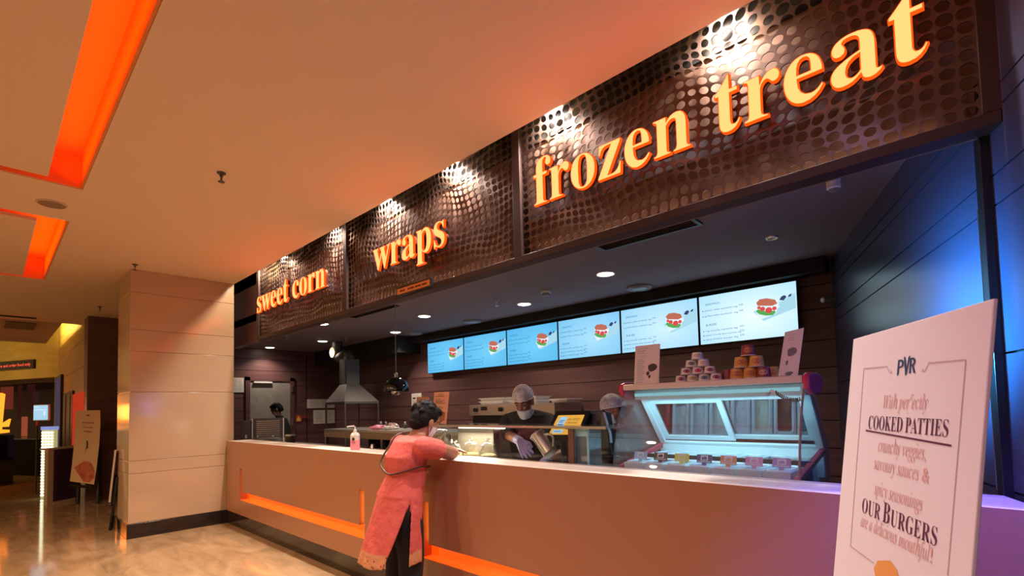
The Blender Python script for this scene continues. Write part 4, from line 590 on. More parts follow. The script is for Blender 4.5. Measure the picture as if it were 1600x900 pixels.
for i in range(6):
    x0 = sx0 + pitch * i; w = pitch - 0.025; h = sz1 - sz0
    nm = 'leftmost' if i == 0 else 'rightmost' if i == 5 else ords[i]
    t = thing('menu_screen', '%s of the six glowing blue menu screens on the back wall%s' % (nm, '' if i in (0, 5) else ', counted from the left'), 'screen', (x0 + w / 2, YS, sz0), 'menu screens on the back wall')
    mb = MB(); mb.box(x0 - 0.009, x0 + w + 0.009, YS + 0.002, YS + 0.045, sz0 - 0.012, sz1 + 0.010); mb.build('bezel', M['black'], t, bevel=0.003)
    mb = MB(); mb.box(x0 + 0.3, x0 + w - 0.3, YS + 0.045, YB - 0.001, sz0 + 0.15, sz1 - 0.1); mb.build('wall_bracket', M['black'], t)
    Fm = frame((x0, YS, sz0), (1, 0, 0), (0, 0, 1))
    mb = MB(); mb.add([(0, 0, 0.0), (w, 0, 0.0), (w, h, 0.0), (0, h, 0.0), (0, 0, -0.004), (w, 0, -0.004), (w, h, -0.004), (0, h, -0.004)], [(0, 1, 2, 3), (7, 6, 5, 4), (0, 4, 5, 1), (1, 5, 6, 2), (2, 6, 7, 3), (3, 7, 4, 0)], 0, Fm)
    sc = mb.build('display', screen_material(i), t)
    # generated coordinates run over x,z of the panel: give them as object-space x,y by a plain mapping
    mb = MB()
    put_sans(mb, 'SANDWICH', Fm, 0.07 * w, 0.80 * h, 0.16 * w, 0.040 * h * 1.1)
    put_sans(mb, 'BURGER', Fm, 0.07 * w, 0.37 * h, 0.12 * w, 0.040 * h * 1.1)
    for (yy, s, pr) in ((0.68, items[0][1], '240'), (0.565, items[1][1], '260'), (0.255, items[2][1], '220'), (0.165, items[3][1], '250'), (0.075, items[4][1], '270')):
        put_sans(mb, s, Fm, 0.06 * w, yy * h, (0.26 + 0.004 * len(s)) * w, 0.034 * h); mb.box(0.035 * w, 0.045 * w, yy * h, yy * h + 0.02 * h, 0.001, 0.0015, 0, Fm)
        put_sans(mb, pr, Fm, 0.435 * w, (yy + 0.02) * h, 0.045 * w, 0.032 * h)
    mb.build('menu_text', M['s_text'], t)
    def pol(mb, pts, m, z): mb.add([(x * w, y * h, z) for x, y in pts], [tuple(range(len(pts)))], m, Fm)
    mb = MB()
    pol(mb, [(0.58, 0.54), (0.68, 0.33), (0.99, 0.50), (0.99, 0.78), (0.86, 0.66)], 4, 0.0010)
    pol(mb, [(0.60, 0.56), (0.645, 0.36), (0.80, 0.44), (0.84, 0.64)], 3, 0.0016)
    pol(mb, [(0.605, 0.54), (0.64, 0.47), (0.70, 0.43), (0.77, 0.42), (0.80, 0.46), (0.79, 0.52), (0.70, 0.53), (0.64, 0.58)], 2, 0.0020)
    pol(mb, [(0.61, 0.66), (0.63, 0.57), (0.70, 0.52), (0.79, 0.50), (0.84, 0.56), (0.83, 0.63), (0.74, 0.66)], 3, 0.0024)
    pol(mb, [(0.615, 0.70), (0.63, 0.64), (0.70, 0.62), (0.77, 0.60), (0.82, 0.63), (0.80, 0.71), (0.72, 0.76), (0.65, 0.76)], 0, 0.0028)
    for cx_, cy_, r_ in ((0.675, 0.565, 0.026), (0.735, 0.525, 0.034), (0.79, 0.545, 0.022), (0.64, 0.60, 0.018)):
        pol(mb, [(cx_ + r_ * math.cos(k_ * math.pi / 6), cy_ + r_ * 1.7 * math.sin(k_ * math.pi / 6)) for k_ in range(12)], 1, 0.0032)
    pol(mb, [(0.84, 0.69), (0.88, 0.67), (0.91, 0.73), (0.89, 0.77), (0.86, 0.75)], 5, 0.0030); pol(mb, [(0.92, 0.72), (0.95, 0.73), (0.96, 0.78), (0.93, 0.76)], 5, 0.0030)
    mb.build('food_picture', [M['s_bun'], M['s_red'], M['s_green'], M['s_white'], M['s_pale'], M['s_dark']], t)

# ================================================================== SIGNS ON THE WALLS
def wall_paper(c0, c1, label, lines=8, cat='notice', name='wall_notice', fcol=None):
    a = onX(c0[0], c0[1], XL + 0.01); b = onX(c1[0], c1[1], XL + 0.01)
    t = thing(name, label, cat, (XL + 0.01, (a.y + b.y) / 2, min(a.z, b.z)))
    y0, y1 = sorted((a.y, b.y)); z0, z1 = sorted((a.z, b.z)); y1 = min(y1, YB - 0.02)
    mb = MB(); mb.box(XL + 0.001, XL + 0.012, y0, y1, z0, z1); mb.build('sheet', fcol or M['paper'], t)
    mb = MB()
    for i in range(lines):
        zz = z1 - (z1 - z0) * (0.14 + 0.78 * i / lines)
        for kk in range(2):
            ya = y0 + (y1 - y0) * (0.08 + 0.45 * kk); mb.box(XL + 0.0125, XL + 0.013, ya, ya + (y1 - y0) * random.uniform(0.28, 0.38), zz - 0.006, zz)
    mb.build('printed_lines', M['grey'], t); return t
wall_paper((363, 590), (381, 613), 'white framed notice at the left edge of the shop beside the kitchen door', 7)
wall_paper((480, 624), (526, 637), 'wide white printed notice on the wall left of the extraction hood, upper one', 6)
wall_paper((490, 641), (523, 661), 'white printed notice on the wall behind the hood legs, lower one', 9)
a = onX(462, 649, XL + 0.01); b = onX(471, 659, XL + 0.01)
t = thing('fire_sign', 'small red fire alarm sign with yellow symbol beside the kitchen door', 'sign', (XL + 0.01, (a.y + b.y) / 2, b.z))
mb = MB(); mb.box(XL + 0.001, XL + 0.012, a.y, b.y, b.z, a.z); mb.build('plate', mat('sign_red', (0.55, 0.05, 0.03), 0.5), t)
yc = (a.y + b.y) / 2; zc = (a.z + b.z) / 2
mb = MB(); mb.prism([(-0.04, -0.05), (0.04, -0.05), (0.045, 0.02), (0.015, 0.0), (0.0, 0.06), (-0.03, 0.01)], (XL + 0.012, yc, zc), (0, 1, 0), (0, 0, 1), 0.002); mb.build('flame_symbol', mat('sign_yellow', (0.85, 0.6, 0.15), 0.5), t)
a = onX(472.5, 650, XL + 0.01); b = onX(479, 653.5, XL + 0.01)
mb = MB(); mb.box(XL + 0.001, XL + 0.03, a.y, b.y, b.z, a.z); tag(mb.build('alarm_button', mat('alarm_red', (0.35, 0.03, 0.03), 0.4)), 'small dark red box on the wall right of the fire sign', 'alarm')
a = onY(643.5, 615, YB - 0.01); b = onY(659, 634, YB - 0.01)
t = thing('wall_notice', 'small white notice on the plank wall behind the customer', 'notice', (a.x, YB - 0.01, b.z))
mb = MB(); mb.box(a.x, b.x, YB - 0.018, YB - 0.004, b.z, a.z); mb.build('sheet', M['paper'], t)
mb = MB(); w = b.x - a.x; h = a.z - b.z
mb.box(a.x + 0.04, a.x + 0.12, YB - 0.020, YB - 0.018, b.z + h * 0.55, b.z + h * 0.68); mb.box(a.x + 0.16, a.x + 0.26, YB - 0.020, YB - 0.018, b.z + h * 0.6, b.z + h * 0.7)
for i in range(3): mb.box(a.x + 0.04, a.x + 0.16, YB - 0.020, YB - 0.018, b.z + h * (0.12 + 0.12 * i), b.z + h * (0.15 + 0.12 * i))
mb.build('printed_lines', M['ink'], t)

# ================================================================== COUNTER TOP SIGNS
M['card'] = mat('peach_menu_card', (0.62, 0.30, 0.20), 0.5); M['card_white'] = mat('white_menu_card', (0.72, 0.60, 0.58), 0.35)
M['brown_pic'] = mat('printed_brown_food', (0.16, 0.045, 0.02), 0.5, noise=((60, 60, 60), (0.35, 0.13, 0.04)))
M['choc'] = mat('printed_chocolate', (0.035, 0.014, 0.012), 0.5); M['cream'] = mat('printed_cream_scoop', (0.75, 0.62, 0.55), 0.5)
def card(name, label, px, Yb, Yt, face, zb=None, thick=0.005, cat='menu card', group=None, top_first=True):
    """leaning card: px = TL, TR, BR, BL in the photograph; its foot at depth Yb, its top at Yt"""
    q = [onY(px[3][0], px[3][1], Yb), onY(px[2][0], px[2][1], Yb), onY(px[1][0], px[1][1], Yt), onY(px[0][0], px[0][1], Yt)]
    if zb is not None:
        for p_ in q[:2]: p_.z = zb
    u = (q[1] - q[0]); v = (q[3] - q[0]); n = u.cross(v).normalized()
    t = thing(name, label, cat, (q[0] + q[1]) / 2, group)
    mb = MB(); mb.slab(q, n, thick); mb.build('card', face, t)
    mb = MB(); c0 = (q[0] + q[1]) / 2; w = u.length
    mb.slab([c0 - u * 0.25 + n * 0.05, c0 + u * 0.25 + n * 0.05, c0 + u * 0.25 - n * 0.06, c0 - u * 0.25 - n * 0.06][::1], (0, 0, 1), 0.003); mb.build('foot', M['acrylic'], t)
    Fm = Matrix(((u.x, v.x, n.x, q[0].x), (u.y, v.y, n.y, q[0].y), (u.z, v.z, n.z, q[0].z), (0, 0, 0, 1)))
    return t, Fm
def lines(mb, Fm, x, w, rows, h=0.014):
    for y, k in rows: mb.box(x, x + w * k, y, y + h, 0.0008, 0.0014, 0, Fm)
t, Fm = card('menu_card', 'orange menu card with a food photo standing on the glass display, right of the customer', [(678.5, 613), (702, 612), (697, 663), (675.5, 663.5)], 2.62, 2.68, M['card'], 1.321)
mb = MB(); put_sans(mb, 'WRAPS', Fm, 0.3, 0.90, 0.4, 0.035); lines(mb, Fm, 0.14, 0.7, [(0.85, 0.9), (0.76, .5), (0.71, 1), (0.67, 0.8), (0.63, 1), (0.53, .6), (.49, .9), (.45, .7)]); mb.build('menu_text', M['ink'], t)
mb = MB(); mb.prism([(0.25, 0.08), (0.62, 0.05), (0.85, 0.12), (0.9, 0.35), (0.62, 0.40), (0.45, 0.33), (0.3, 0.36)], (0, 0, 0), (1, 0, 0), (0, 1, 0), 0.0012); mb.v = [tuple(Fm @ Vector(p)) for p in mb.v]; mb.build('food_picture', M['brown_pic'], t)
t, Fm = card('menu_card', 'small orange menu card half hidden by the customer\'s hair', [(651, 620.5), (670.5, 620), (669.5, 668), (650, 668)], 3.42, 3.46, M['card'], 1.208)
mb = MB(); lines(mb, Fm, 0.2, 0.6, [(0.82, 0.8), (0.74, 1)]); mb.build('menu_text', M['ink'], t)

# ================================================================== SHOP EQUIPMENT
# pendant lamp
p = onY(619, 602, 3.3); 
t = thing('pendant_lamp', 'glossy black dome pendant lamp hanging over the steel table', 'lamp', (p.x, p.y, SZ))
Tm = Matrix.Translation((p.x, p.y, p.z - 0.07)); R_ = 0.15
prof = [(R_ * math.cos(a_), 0.17 * math.sin(a_)) for a_ in [i * math.pi / 2 / 12 for i in range(12)]] + [(0.02, 0.172)]
mb = MB(); mb.lathe(prof + [(r * 0.97, z - 0.004) for r, z in prof[::-1]], Tm, 36); mb.build('dome_shade', M['black_gloss'], t)
mb = MB(); mb.lathe([(0.022, 0.165), (0.022, 0.205), (0.008, 0.22), (0.0, 0.22)], Tm, 16); mb.build('cap', M['steel'], t)
mb = MB(); mb.tube([(p.x, p.y, p.z + 0.13), (p.x, p.y, SZ)], 0.005, 8); mb.build('rod', M['grey'], t)
mb = MB(); mb.lathe([(0.0, -0.045), (0.045, -0.04), (0.06, -0.02), (0.06, 0.03), (0.0, 0.05)], Tm, 20); mb.build('bulb_diffuser', M['steel'], t)

# extraction hood on a frame, flexible duct
HY = 4.35
hl = onY(509, 632, HY - 0.25); hr = onY(573, 634, HY + 0.25)
hx0, hx1 = hl.x + 0.12, hl.x + 0.80; hz = 1.57
t = thing('extraction_hood', 'dull steel pyramid extraction hood standing on four thin legs', 'hood', (hx0 + 0.34, HY, 0))
def ring4(x0, x1, y0, y1, z): return [(x0, y0, z), (x1, y0, z), (x1, y1, z), (x0, y1, z)]
xm = onY(546, 600, HY).x
y0, y1 = HY - 0.32, HY + 0.32
mb = MB(); a_ = ring4(hx0, hx1, y0, y1, hz); b_ = ring4(hx0, hx1, y0, y1, hz + 0.035); c_ = ring4(xm - 0.11, xm + 0.13, HY - 0.12, HY + 0.12, hz + 0.34)
mb.add(a_ + b_ + c_, [(0, 1, 5, 4), (1, 2, 6, 5), (2, 3, 7, 6), (3, 0, 4, 7), (4, 5, 9, 8), (5, 6, 10, 9), (6, 7, 11, 10), (7, 4, 8, 11)]); mb.build('canopy', M['dark_steel'], t)
mb = MB(); mb.box(xm - 0.11, xm + 0.13, HY - 0.12, HY + 0.12, hz + 0.34, hz + 0.78); mb.build('chimney', M['dark_steel'], t)
mb = MB(); mb.box(xm - 0.112, xm - 0.09, HY - 0.125, HY - 0.12, hz + 0.36, hz + 0.74); mb.box(xm + 0.07, xm + 0.09, HY - 0.125, HY - 0.12, hz + 0.36, hz + 0.74); mb.build('seam_strip', M['steel'], t)
for x, y in ((hx0 + 0.012, y0 + 0.012), (hx1 - 0.012, y0 + 0.012), (hx0 + 0.012, y1 - 0.012), (hx1 - 0.012, y1 - 0.012)):
    mb = MB(); mb.box(x - 0.012, x + 0.012, y - 0.012, y + 0.012, 0, hz); mb.build('leg', M['dark_steel'], t)
mb = MB(); mb.box(hx0 + 0.02, hx1 - 0.02, y0 + 0.005, y0 + 0.02, 1.13, 1.16); mb.build('cross_rail', M['dark_steel'], t)
dp = onY(527, 552, HY); 
t = thing('flexible_duct', 'ribbed flexible silver duct curving from a round ceiling collar to the hood chimney', 'duct', (dp.x, HY, SZ))
cx0, cz0 = dp.x, dp.z
pts = []
P0, P1, P2, P3 = Vector((cx0, HY, cz0)), Vector((cx0 + 0.0, HY, cz0 - 0.22)), Vector((xm + 0.01, HY, hz + 1.02)), Vector((xm + 0.01, HY, hz + 0.775))
for i in range(45):
    s_ = i / 44; pts.append(P0 * (1 - s_) ** 3 + P1 * 3 * s_ * (1 - s_) ** 2 + P2 * 3 * s_ * s_ * (1 - s_) + P3 * s_ ** 3)
mb = MB(); mb.tube(pts, [0.085 + 0.008 * (i % 2) for i in range(45)], 18); mb.build('hose', M['dark_steel'], t)
mb = MB(); mb.tube([P0 + Vector((0, -0.10, 0.01)), P0 + Vector((0, -0.07, 0.01))], 0.095, 24); mb.build('round_collar', mat('pale_collar', (0.55, 0.45, 0.28), 0.5), t)
mb = MB(); mb.tube([P0 + Vector((0, 0, -0.02)), Vector((cx0, HY, SZ))], 0.09, 18); mb.build('riser', M['dark_steel'], t)

# steel table with items
TZ = 1.205
ta = onY(506, 668, 3.25); tb = onY(690, 664, 3.25)
t = thing('steel_table', 'tall brushed steel work table behind the counter, left of the glass display', 'table', ((ta.x + tb.x) / 2, 3.5, 0))
x0, x1 = ta.x, tb.x + 0.3
mb = MB(); mb.box(x0, x1, 3.25, 3.85, TZ - 0.035, TZ); mb.build('top', M['steel'], t, bevel=0.004)
mb = MB(); mb.box(x0, x1, 3.255, 3.275, TZ - 0.11, TZ - 0.035); mb.build('apron', mat('warm_steel', (0.40, 0.30, 0.22), 0.4, 0.6), t)
mb = MB(); mb.box(x0 + 0.03, x1 - 0.03, 3.3, 3.82, 0.90, 0.92); mb.build('lower_shelf', M['dark_steel'], t)
for x in (x0 + 0.03, (x0 + x1) / 2, x1 - 0.03):
    for y in (3.28, 3.82): mb = MB(); mb.box(x - 0.022, x + 0.022, y - 0.022, y + 0.022, 0, TZ - 0.035); mb.build('leg', M['steel'], t)
mb = MB(); mb.box(x0 + 0.25, x1 - 0.1, 3.80, 3.83, 0.3, TZ - 0.04); mb.build('back_panel', M['black_matt'], t)
def crumple(name, label, cat, c, s, m, seed, z0):
    rnd = random.Random(seed); bm = bmesh.new(); bmesh.ops.create_icosphere(bm, subdivisions=3, radius=1)
    for v in bm.verts:
        k_ = 1 + 0.22 * math.sin(5 * v.co.x + seed) * math.cos(6 * v.co.y + 2 * seed) + rnd.uniform(-0.10, 0.10)
        v.co = Vector((v.co.x * s[0] * k_, v.co.y * s[1] * k_, max(-0.5, v.co.z) * s[2] * k_))
    zmin = min(v.co.z for v in bm.verts)
    for v in bm.verts: v.co += Vector((c[0], c[1], z0 - zmin))
    me = bpy.data.meshes.new(name); bm.to_mesh(me); bm.free(); me.materials.append(m); o = bpy.data.objects.new(name, me); COL.objects.link(o)
    return tag(o, label, cat)
pk = mat('pink_plastic_bag', (0.85, 0.30, 0.50), 0.4); wb = mat('white_plastic_bag', (0.70, 0.66, 0.66), 0.4)
q = onY(597, 665, 3.5); crumple('plastic_bag', 'crumpled pink plastic bag lying on the steel table', 'bag', (q.x, 3.45), (0.13, 0.09, 0.035), pk, 1, TZ)
q = onY(615, 664, 3.5); crumple('plastic_bag', 'crumpled white plastic bag beside the pink bag on the steel table', 'bag', (q.x, 3.45), (0.11, 0.09, 0.028), wb, 4, TZ)
q = onY(612, 660, 3.7); crumple('food_packet', 'shiny red and silver snack packet at the back of the steel table', 'packet', (q.x, 3.72), (0.11, 0.06, 0.045), mat('red_silver_packet', (0.55, 0.25, 0.25), 0.25, 0.3, noise=((30, 30, 30), (0.7, 0.68, 0.7))), 8, TZ)
for i, (px, lb) in enumerate(((595, 'small white bottle at the back of the steel table, left one'), (603, 'small white bottle at the back of the steel table, middle one'), (633, 'small white bottle at the back of the steel table, right one near the customer'))):
    q = onY(px, 660, 3.74); Tm = Matrix.Translation((q.x, 3.74, TZ))
    t = thing('small_bottle', lb, 'bottle', (q.x, 3.74, TZ), 'bottles on the steel table')
    mb = MB(); mb.lathe([(0, 0), (0.022, 0), (0.024, 0.006), (0.024, 0.05), (0.010, 0.064), (0.010, 0.07)], Tm, 16); mb.build('body', M['dark_steel'], t)
    mb = MB(); mb.lathe([(0.012, 0.068), (0.012, 0.086), (0, 0.087)], Tm, 16); mb.build('cap', M['white'], t)
q = onY(566, 692, 3.4); crumple('foil_packet', 'crumpled foil packet on the shelf under the steel table', 'packet', (q.x, 3.4), (0.12, 0.08, 0.035), mat('grey_foil', (0.45, 0.43, 0.45), 0.3, 0.6), 11, 0.92)
q = onY(583, 688, 3.4); Tm = Matrix.Translation((q.x, 3.4, 0.92))
t = thing('steel_cup', 'upturned steel cup on the shelf under the steel table', 'cup', (q.x, 3.4, 0.92))
mb = MB(); mb.lathe([(0.05, 0.0), (0.046, 0.06), (0.030, 0.10), (0.0, 0.105)], Tm, 24); mb.build('body', M['steel'], t)
mb = MB(); mb.tube([(q.x + 0.052 * math.cos(i * math.pi / 12), 3.4 + 0.052 * math.sin(i * math.pi / 12), 0.923) for i in range(25)], 0.004, 6); mb.build('rim', M['steel'], t)
q = onY(602, 689, 3.4)
t = thing('wooden_tray', 'small pale wooden tray on the shelf under the steel table', 'tray', (q.x, 3.4, 0.92)); wd = mat('pale_wood', (0.55, 0.35, 0.20), 0.5)
mb = MB(); mb.box(q.x - 0.14, q.x + 0.16, 3.3, 3.5, 0.92, 0.932); mb.build('base', wd, t)
for yy in (3.3, 3.485): mb = MB(); mb.box(q.x - 0.14, q.x + 0.16, yy, yy + 0.015, 0.932, 0.97); mb.build('side', wd, t)
for xx in (q.x - 0.14, q.x + 0.145): mb = MB(); mb.box(xx, xx + 0.015, 3.315, 3.485, 0.932, 0.97); mb.build('end', wd, t)

# stainless warmer with ribbed panel, and the pans beside it
q = onY(412, 688, 2.78); BZ = 1.0
t = thing('work_bench', 'steel bench behind the left end of the counter', 'bench', (q.x, 2.9, 0))
mb = MB(); mb.box(XP - 0.9, q.x + 1.6, 2.62, 3.23, BZ - 0.04, BZ); mb.build('top', M['dark_steel'], t, bevel=0.003)
mb = MB(); mb.box(XP - 0.88, q.x + 1.55, 2.66, 3.20, 0.05, BZ - 0.04); mb.build('cupboard', M['dark_steel'], t)
for xx in (XP - 0.8, q.x + 1.45): mb = MB(); mb.box(xx, xx + 0.03, 2.66, 2.69, 0, 0.05); mb.build('foot', M['black'], t)
fw = Vector((-q.x, -q.y, 0)).normalized(); su = Vector((-fw.y, fw.x, 0)); 
c0 = onY(419, 690, 2.95); c0.z = BZ
Fb = Matrix(((su.x, -fw.x, 0, c0.x), (su.y, -fw.y, 0, c0.y), (0, 0, 1, BZ), (0, 0, 0, 1)))   # x right as seen, y away, z up
if su.dot(right) < 0: Fb = Matrix(((-su.x, -fw.x, 0, c0.x), (-su.y, -fw.y, 0, c0.y), (0, 0, 1, BZ), (0, 0, 0, 1)))
t = thing('food_warmer', 'stainless steel food warmer with ribbed panel at the left end of the counter', 'warmer', c0)
mb = MB(); mb.box(-0.22, 0.22, 0, 0.02, 0.0, 0.37, 0, Fb); mb.build('ribbed_panel', M['dark_steel'], t)
for i in range(9): mb = MB(); mb.box(-0.16, 0.16, -0.007, 0.0, 0.07 + i * 0.031, 0.085 + i * 0.031, 0, Fb); mb.build('rib', M['steel'], t)
mb = MB(); mb.box(-0.22, -0.205, -0.012, 0.0, 0, 0.37, 0, Fb); mb.box(0.205, 0.22, -0.012, 0.0, 0, 0.37, 0, Fb); mb.build('edge_trim', M['white'], t)
mb = MB(); mb.box(-0.36, -0.225, 0.0, 0.18, 0, 0.34, 0, Fb); mb.build('side_box', M['dark_steel'], t, bevel=0.006)
mb = MB(); mb.box(-0.31, -0.285, -0.006, 0.0, 0.08, 0.13, 0, Fb); mb.build('switch', M['white'], t)
mb = MB(); mb.box(-0.22, 0.22, 0.02, 0.18, 0.0, 0.36, 0, Fb); mb.build('body', M['dark_steel'], t)
for i, (px, r_, h_, lb) in enumerate(((400, 0.10, 0.07, 'low round steel pan in front of the warmer, left one'), (424, 0.12, 0.09, 'low round steel pan with bright lid knob in front of the warmer'))):
    q = onY(px, 685, 2.68); Tm = Matrix.Translation((q.x, 2.70, BZ)); t = thing('steel_pan', lb, 'pan', (q.x, 2.70, BZ), 'pans on the left bench')
    mb = MB(); mb.lathe([(0, 0), (r_ * 0.9, 0), (r_, h_), (r_ * 1.06, h_ + 0.004), (r_ * 0.98, h_), (r_ * 0.86, 0.01), (0, 0.01)], Tm); mb.build('bowl', M['steel'], t)
    mb = MB(); mb.lathe([(r_ * 1.0, h_ + 0.005), (r_ * 0.5, h_ + 0.022), (0, h_ + 0.026)], Tm); mb.build('lid', M['dark_steel'], t)
    mb = MB(); mb.ball((q.x, 2.70, BZ + h_ + 0.038), 0.014, 8); mb.build('knob', M['steel'], t)
q = onY(451, 688, 2.68); t = thing('sauce_tin', 'round black tin with white label on the bench beside the pans', 'tin', (q.x, 2.70, BZ)); Tm = Matrix.Translation((q.x, 2.70, BZ))
mb = MB(); mb.lathe([(0, 0), (0.06, 0), (0.06, 0.15), (0, 0.15)], Tm); mb.build('can', M['black'], t)
mb = MB(); mb.lathe([(0.063, 0.145), (0.063, 0.165), (0, 0.165)], Tm); mb.build('lid', M['steel'], t)
mb = MB()
for i in range(5): mb.box(-0.04 + 0.003 * i, 0.03, -0.0625, -0.055, 0.045 + i * 0.017, 0.053 + i * 0.017, 0, Tm @ Matrix.Rotation(-0.75, 4, 'Z'))
mb.build('label_lines', M['white'], t)

# back appliance: griddle with white boxes on top
YA = 4.62
a = onY(733, 633, YA); b = onY(866, 628, YA); bz = onY(740, 662, YA).z
t = thing('griddle_oven', 'stainless steel griddle oven against the back wall behind the server', 'oven', ((a.x + b.x) / 2, YA, 0))
mb = MB(); mb.box(a.x, b.x, YA, YB - 0.03, bz + 0.11, a.z); mb.build('control_housing', M['steel'], t, bevel=0.006)
mb = MB(); mb.box(a.x + 0.02, b.x, YA + 0.05, YB - 0.05, bz, bz + 0.11); mb.build('slot', M['black'], t)
mb = MB(); mb.box(a.x, b.x, YA - 0.02, YB - 0.05, bz - 0.03, bz + 0.005); mb.build('shelf', M['steel'], t, bevel=0.003)
mb = MB(); mb.box(a.x, b.x, YA, YB - 0.05, 0.0, bz - 0.03); mb.build('base_cabinet', M['dark_steel'], t)
for k_ in range(3):
    xx = a.x + (0.14, 0.62, 1.0)[k_]; mb = MB(); mb.tube([(xx, YA - 0.03, bz + 0.19), (xx, YA, bz + 0.19)], 0.028, 16); mb.build('knob', M['black'], t)
mb = MB(); mb.box(a.x + 0.24, a.x + 0.36, YA - 0.004, YA, bz + 0.18, bz + 0.23); mb.build('display', M['black'], t)
foam = mat('white_foam', (0.75, 0.70, 0.66), 0.7)
for i, (pa, pb, n, lb) in enumerate(((756, 793, 2, 'stack of white foam trays on the oven, left of the server'), (866, 893, 1, 'white foam tray on the oven, right of the server'), (800, 845, 2, 'white foam trays on the oven behind the server\'s head'))):
    qa = onY(pa, 630, YA + 0.15); qb = onY(pb, 630, YA + 0.15)
    for j in range(n):
        l2 = lb if n == 1 else ('upper' if j else 'lower') + ' ' + lb.replace('stack of white foam trays', 'white foam tray').replace('foam trays', 'foam tray')
        t = thing('foam_tray', l2, 'tray', ((qa.x + qb.x) / 2, YA + 0.2, a.z + 0.045 * j), 'foam trays on the oven')
        mb = MB(); z_ = a.z + 0.045 * j
        mb.add([(qa.x + 0.02, YA + 0.08, z_), (qb.x - 0.02, YA + 0.08, z_), (qb.x - 0.02, YA + 0.34, z_), (qa.x + 0.02, YA + 0.34, z_), (qa.x, YA + 0.06, z_ + 0.04), (qb.x, YA + 0.06, z_ + 0.04), (qb.x, YA + 0.36, z_ + 0.04), (qa.x, YA + 0.36, z_ + 0.04)], [(3, 2, 1, 0), (4, 5, 6, 7), (0, 1, 5, 4), (1, 2, 6, 5), (2, 3, 7, 6), (3, 0, 4, 7)]); mb.build('tray', foam, t, bevel=0.01)
        mb = MB(); mb.box(qa.x - 0.008, qb.x + 0.008, YA + 0.052, YA + 0.368, z_ + 0.036, z_ + 0.044); mb.build('lid_rim', foam, t)

# glass food display on the counter
GY = 2.53; GZ = 1.318
ga = onY(673, 670, GY); gb = onY(944, 670, GY)
gx0, gx1 = ga.x, gb.x + 0.02
t = thing('glass_display', 'long low glass food display on the counter with a glowing light strip', 'display case', ((gx0 + gx1) / 2, GY, ZC - 0.09))
jx = onY(788, 690, GY).x
for xa, xb in ((gx0, jx - 0.002), (jx + 0.002, gx1)): mb = MB(); mb.box(xa, xb, GY, GY + 0.008, 1.0, GZ - 0.012); mb.build('glass_pane', M['glass'], t)
mb = MB(); mb.box(gx0, gx1, GY - 0.015, GY + 0.30, GZ - 0.012, GZ); mb.build('glass_top', glass('smoky_top_glass', (0.75, 0.80, 0.80), 0.10, 0.10, (0.4, 0.45, 0.45)), t)
mb = MB(); mb.box(gx0, gx1, GY - 0.018, GY - 0.015, GZ - 0.014, GZ + 0.002); mb.build('top_edge', M['steel'], t)
mb = MB(); mb.box(gx0, gx1, GY - 0.0, GY + 0.32, 0.965, 1.0); mb.build('base_shelf', M['steel'], t)
mb = MB(); mb.box(gx0 + 0.05, gx1, GY + 0.04, GY + 0.26, 0.0, 0.965); mb.build('under_cabinet', M['dark_steel'], t)
lx = onY(764, 670, GY + 0.1).x
mb = MB(); mb.box(gx0 + 0.06, lx, GY + 0.25, GY + 0.28, GZ - 0.040, GZ - 0.012); mb.build('light_strip', emat('white_tube_light', (1.0, 0.86, 0.62), 3.0), t)
area('display_tube', ((gx0 + lx) / 2, GY + 0.20, GZ - 0.05), (0, -0.25, -1), lx - gx0 - 0.1, 0.05, (1.0, 0.84, 0.60), 7)
pp = onY(789, 690, GY)
mb = MB(); mb.box(gx0, gx0 + 0.006, GY, GY + 0.3, 1.0, GZ - 0.012); mb.build('end_glass', M['glass'], t)
mb = MB(); mb.box(gx0 + 0.006, lx - 0.15, GY + 0.29, GY + 0.30, 1.0, GZ - 0.05); mb.build('back_panel', mat('display_back', (0.16, 0.145, 0.12), 0.5), t)
# jars
jg = glass('jar_glass', (0.95, 0.95, 0.92), 0.10, 0.07, (0.95, 0.93, 0.85)); 
jm = [mat('yellow_pickle', (0.80, 0.55, 0.08), 0.6, noise=((50, 50, 50), (0.85, 0.72, 0.25))), mat('corn_filling', (0.85, 0.62, 0.15), 0.6, noise=((60, 60, 60), (0.80, 0.45, 0.06))), mat('pale_filling', (0.70, 0.60, 0.40), 0.6, noise=((50, 50, 50), (0.60, 0.45, 0.25)))]
for i, (px, s_, fm, lb) in enumerate(((712, 0.95, jm[0], 'lidded glass jar with yellow filling in the display, nearest the customer'), (736, 1.1, jm[1], 'lidded glass jar of yellow corn in the middle of the three display jars'), (763, 1.1, jm[2], 'lidded glass jar with pale brown filling, rightmost in the display'))):
    q = onY(px, 705, GY + 0.14); Tm = Matrix.Translation((q.x, GY + 0.14, 1.0)) @ Matrix.Diagonal((s_, s_, s_, 1))
    t = thing('glass_jar', lb, 'jar', (q.x, GY + 0.14, 1.0), 'glass jars in the display')
    mb = MB(); mb.lathe([(0, 0.0), (0.055, 0.0), (0.062, 0.008), (0.062, 0.10), (0.045, 0.128), (0.045, 0.136), (0.042, 0.136), (0.042, 0.127), (0.058, 0.098), (0.058, 0.010), (0, 0.008)], Tm); mb.build('body', jg, t)
    mb = MB(); mb.lathe([(0, 0.009), (0.056, 0.011), (0.056, 0.075), (0.03, 0.085), (0, 0.08)], Tm); mb.build('filling', fm, t)
    mb = MB(); mb.lathe([(0.047, 0.137), (0.047, 0.146), (0.030, 0.160), (0.012, 0.164), (0.012, 0.170), (0.020, 0.182), (0.014, 0.194), (0, 0.196)], Tm); mb.build('lid', jg, t)
q = onY(691, 688, GY - 0.09)
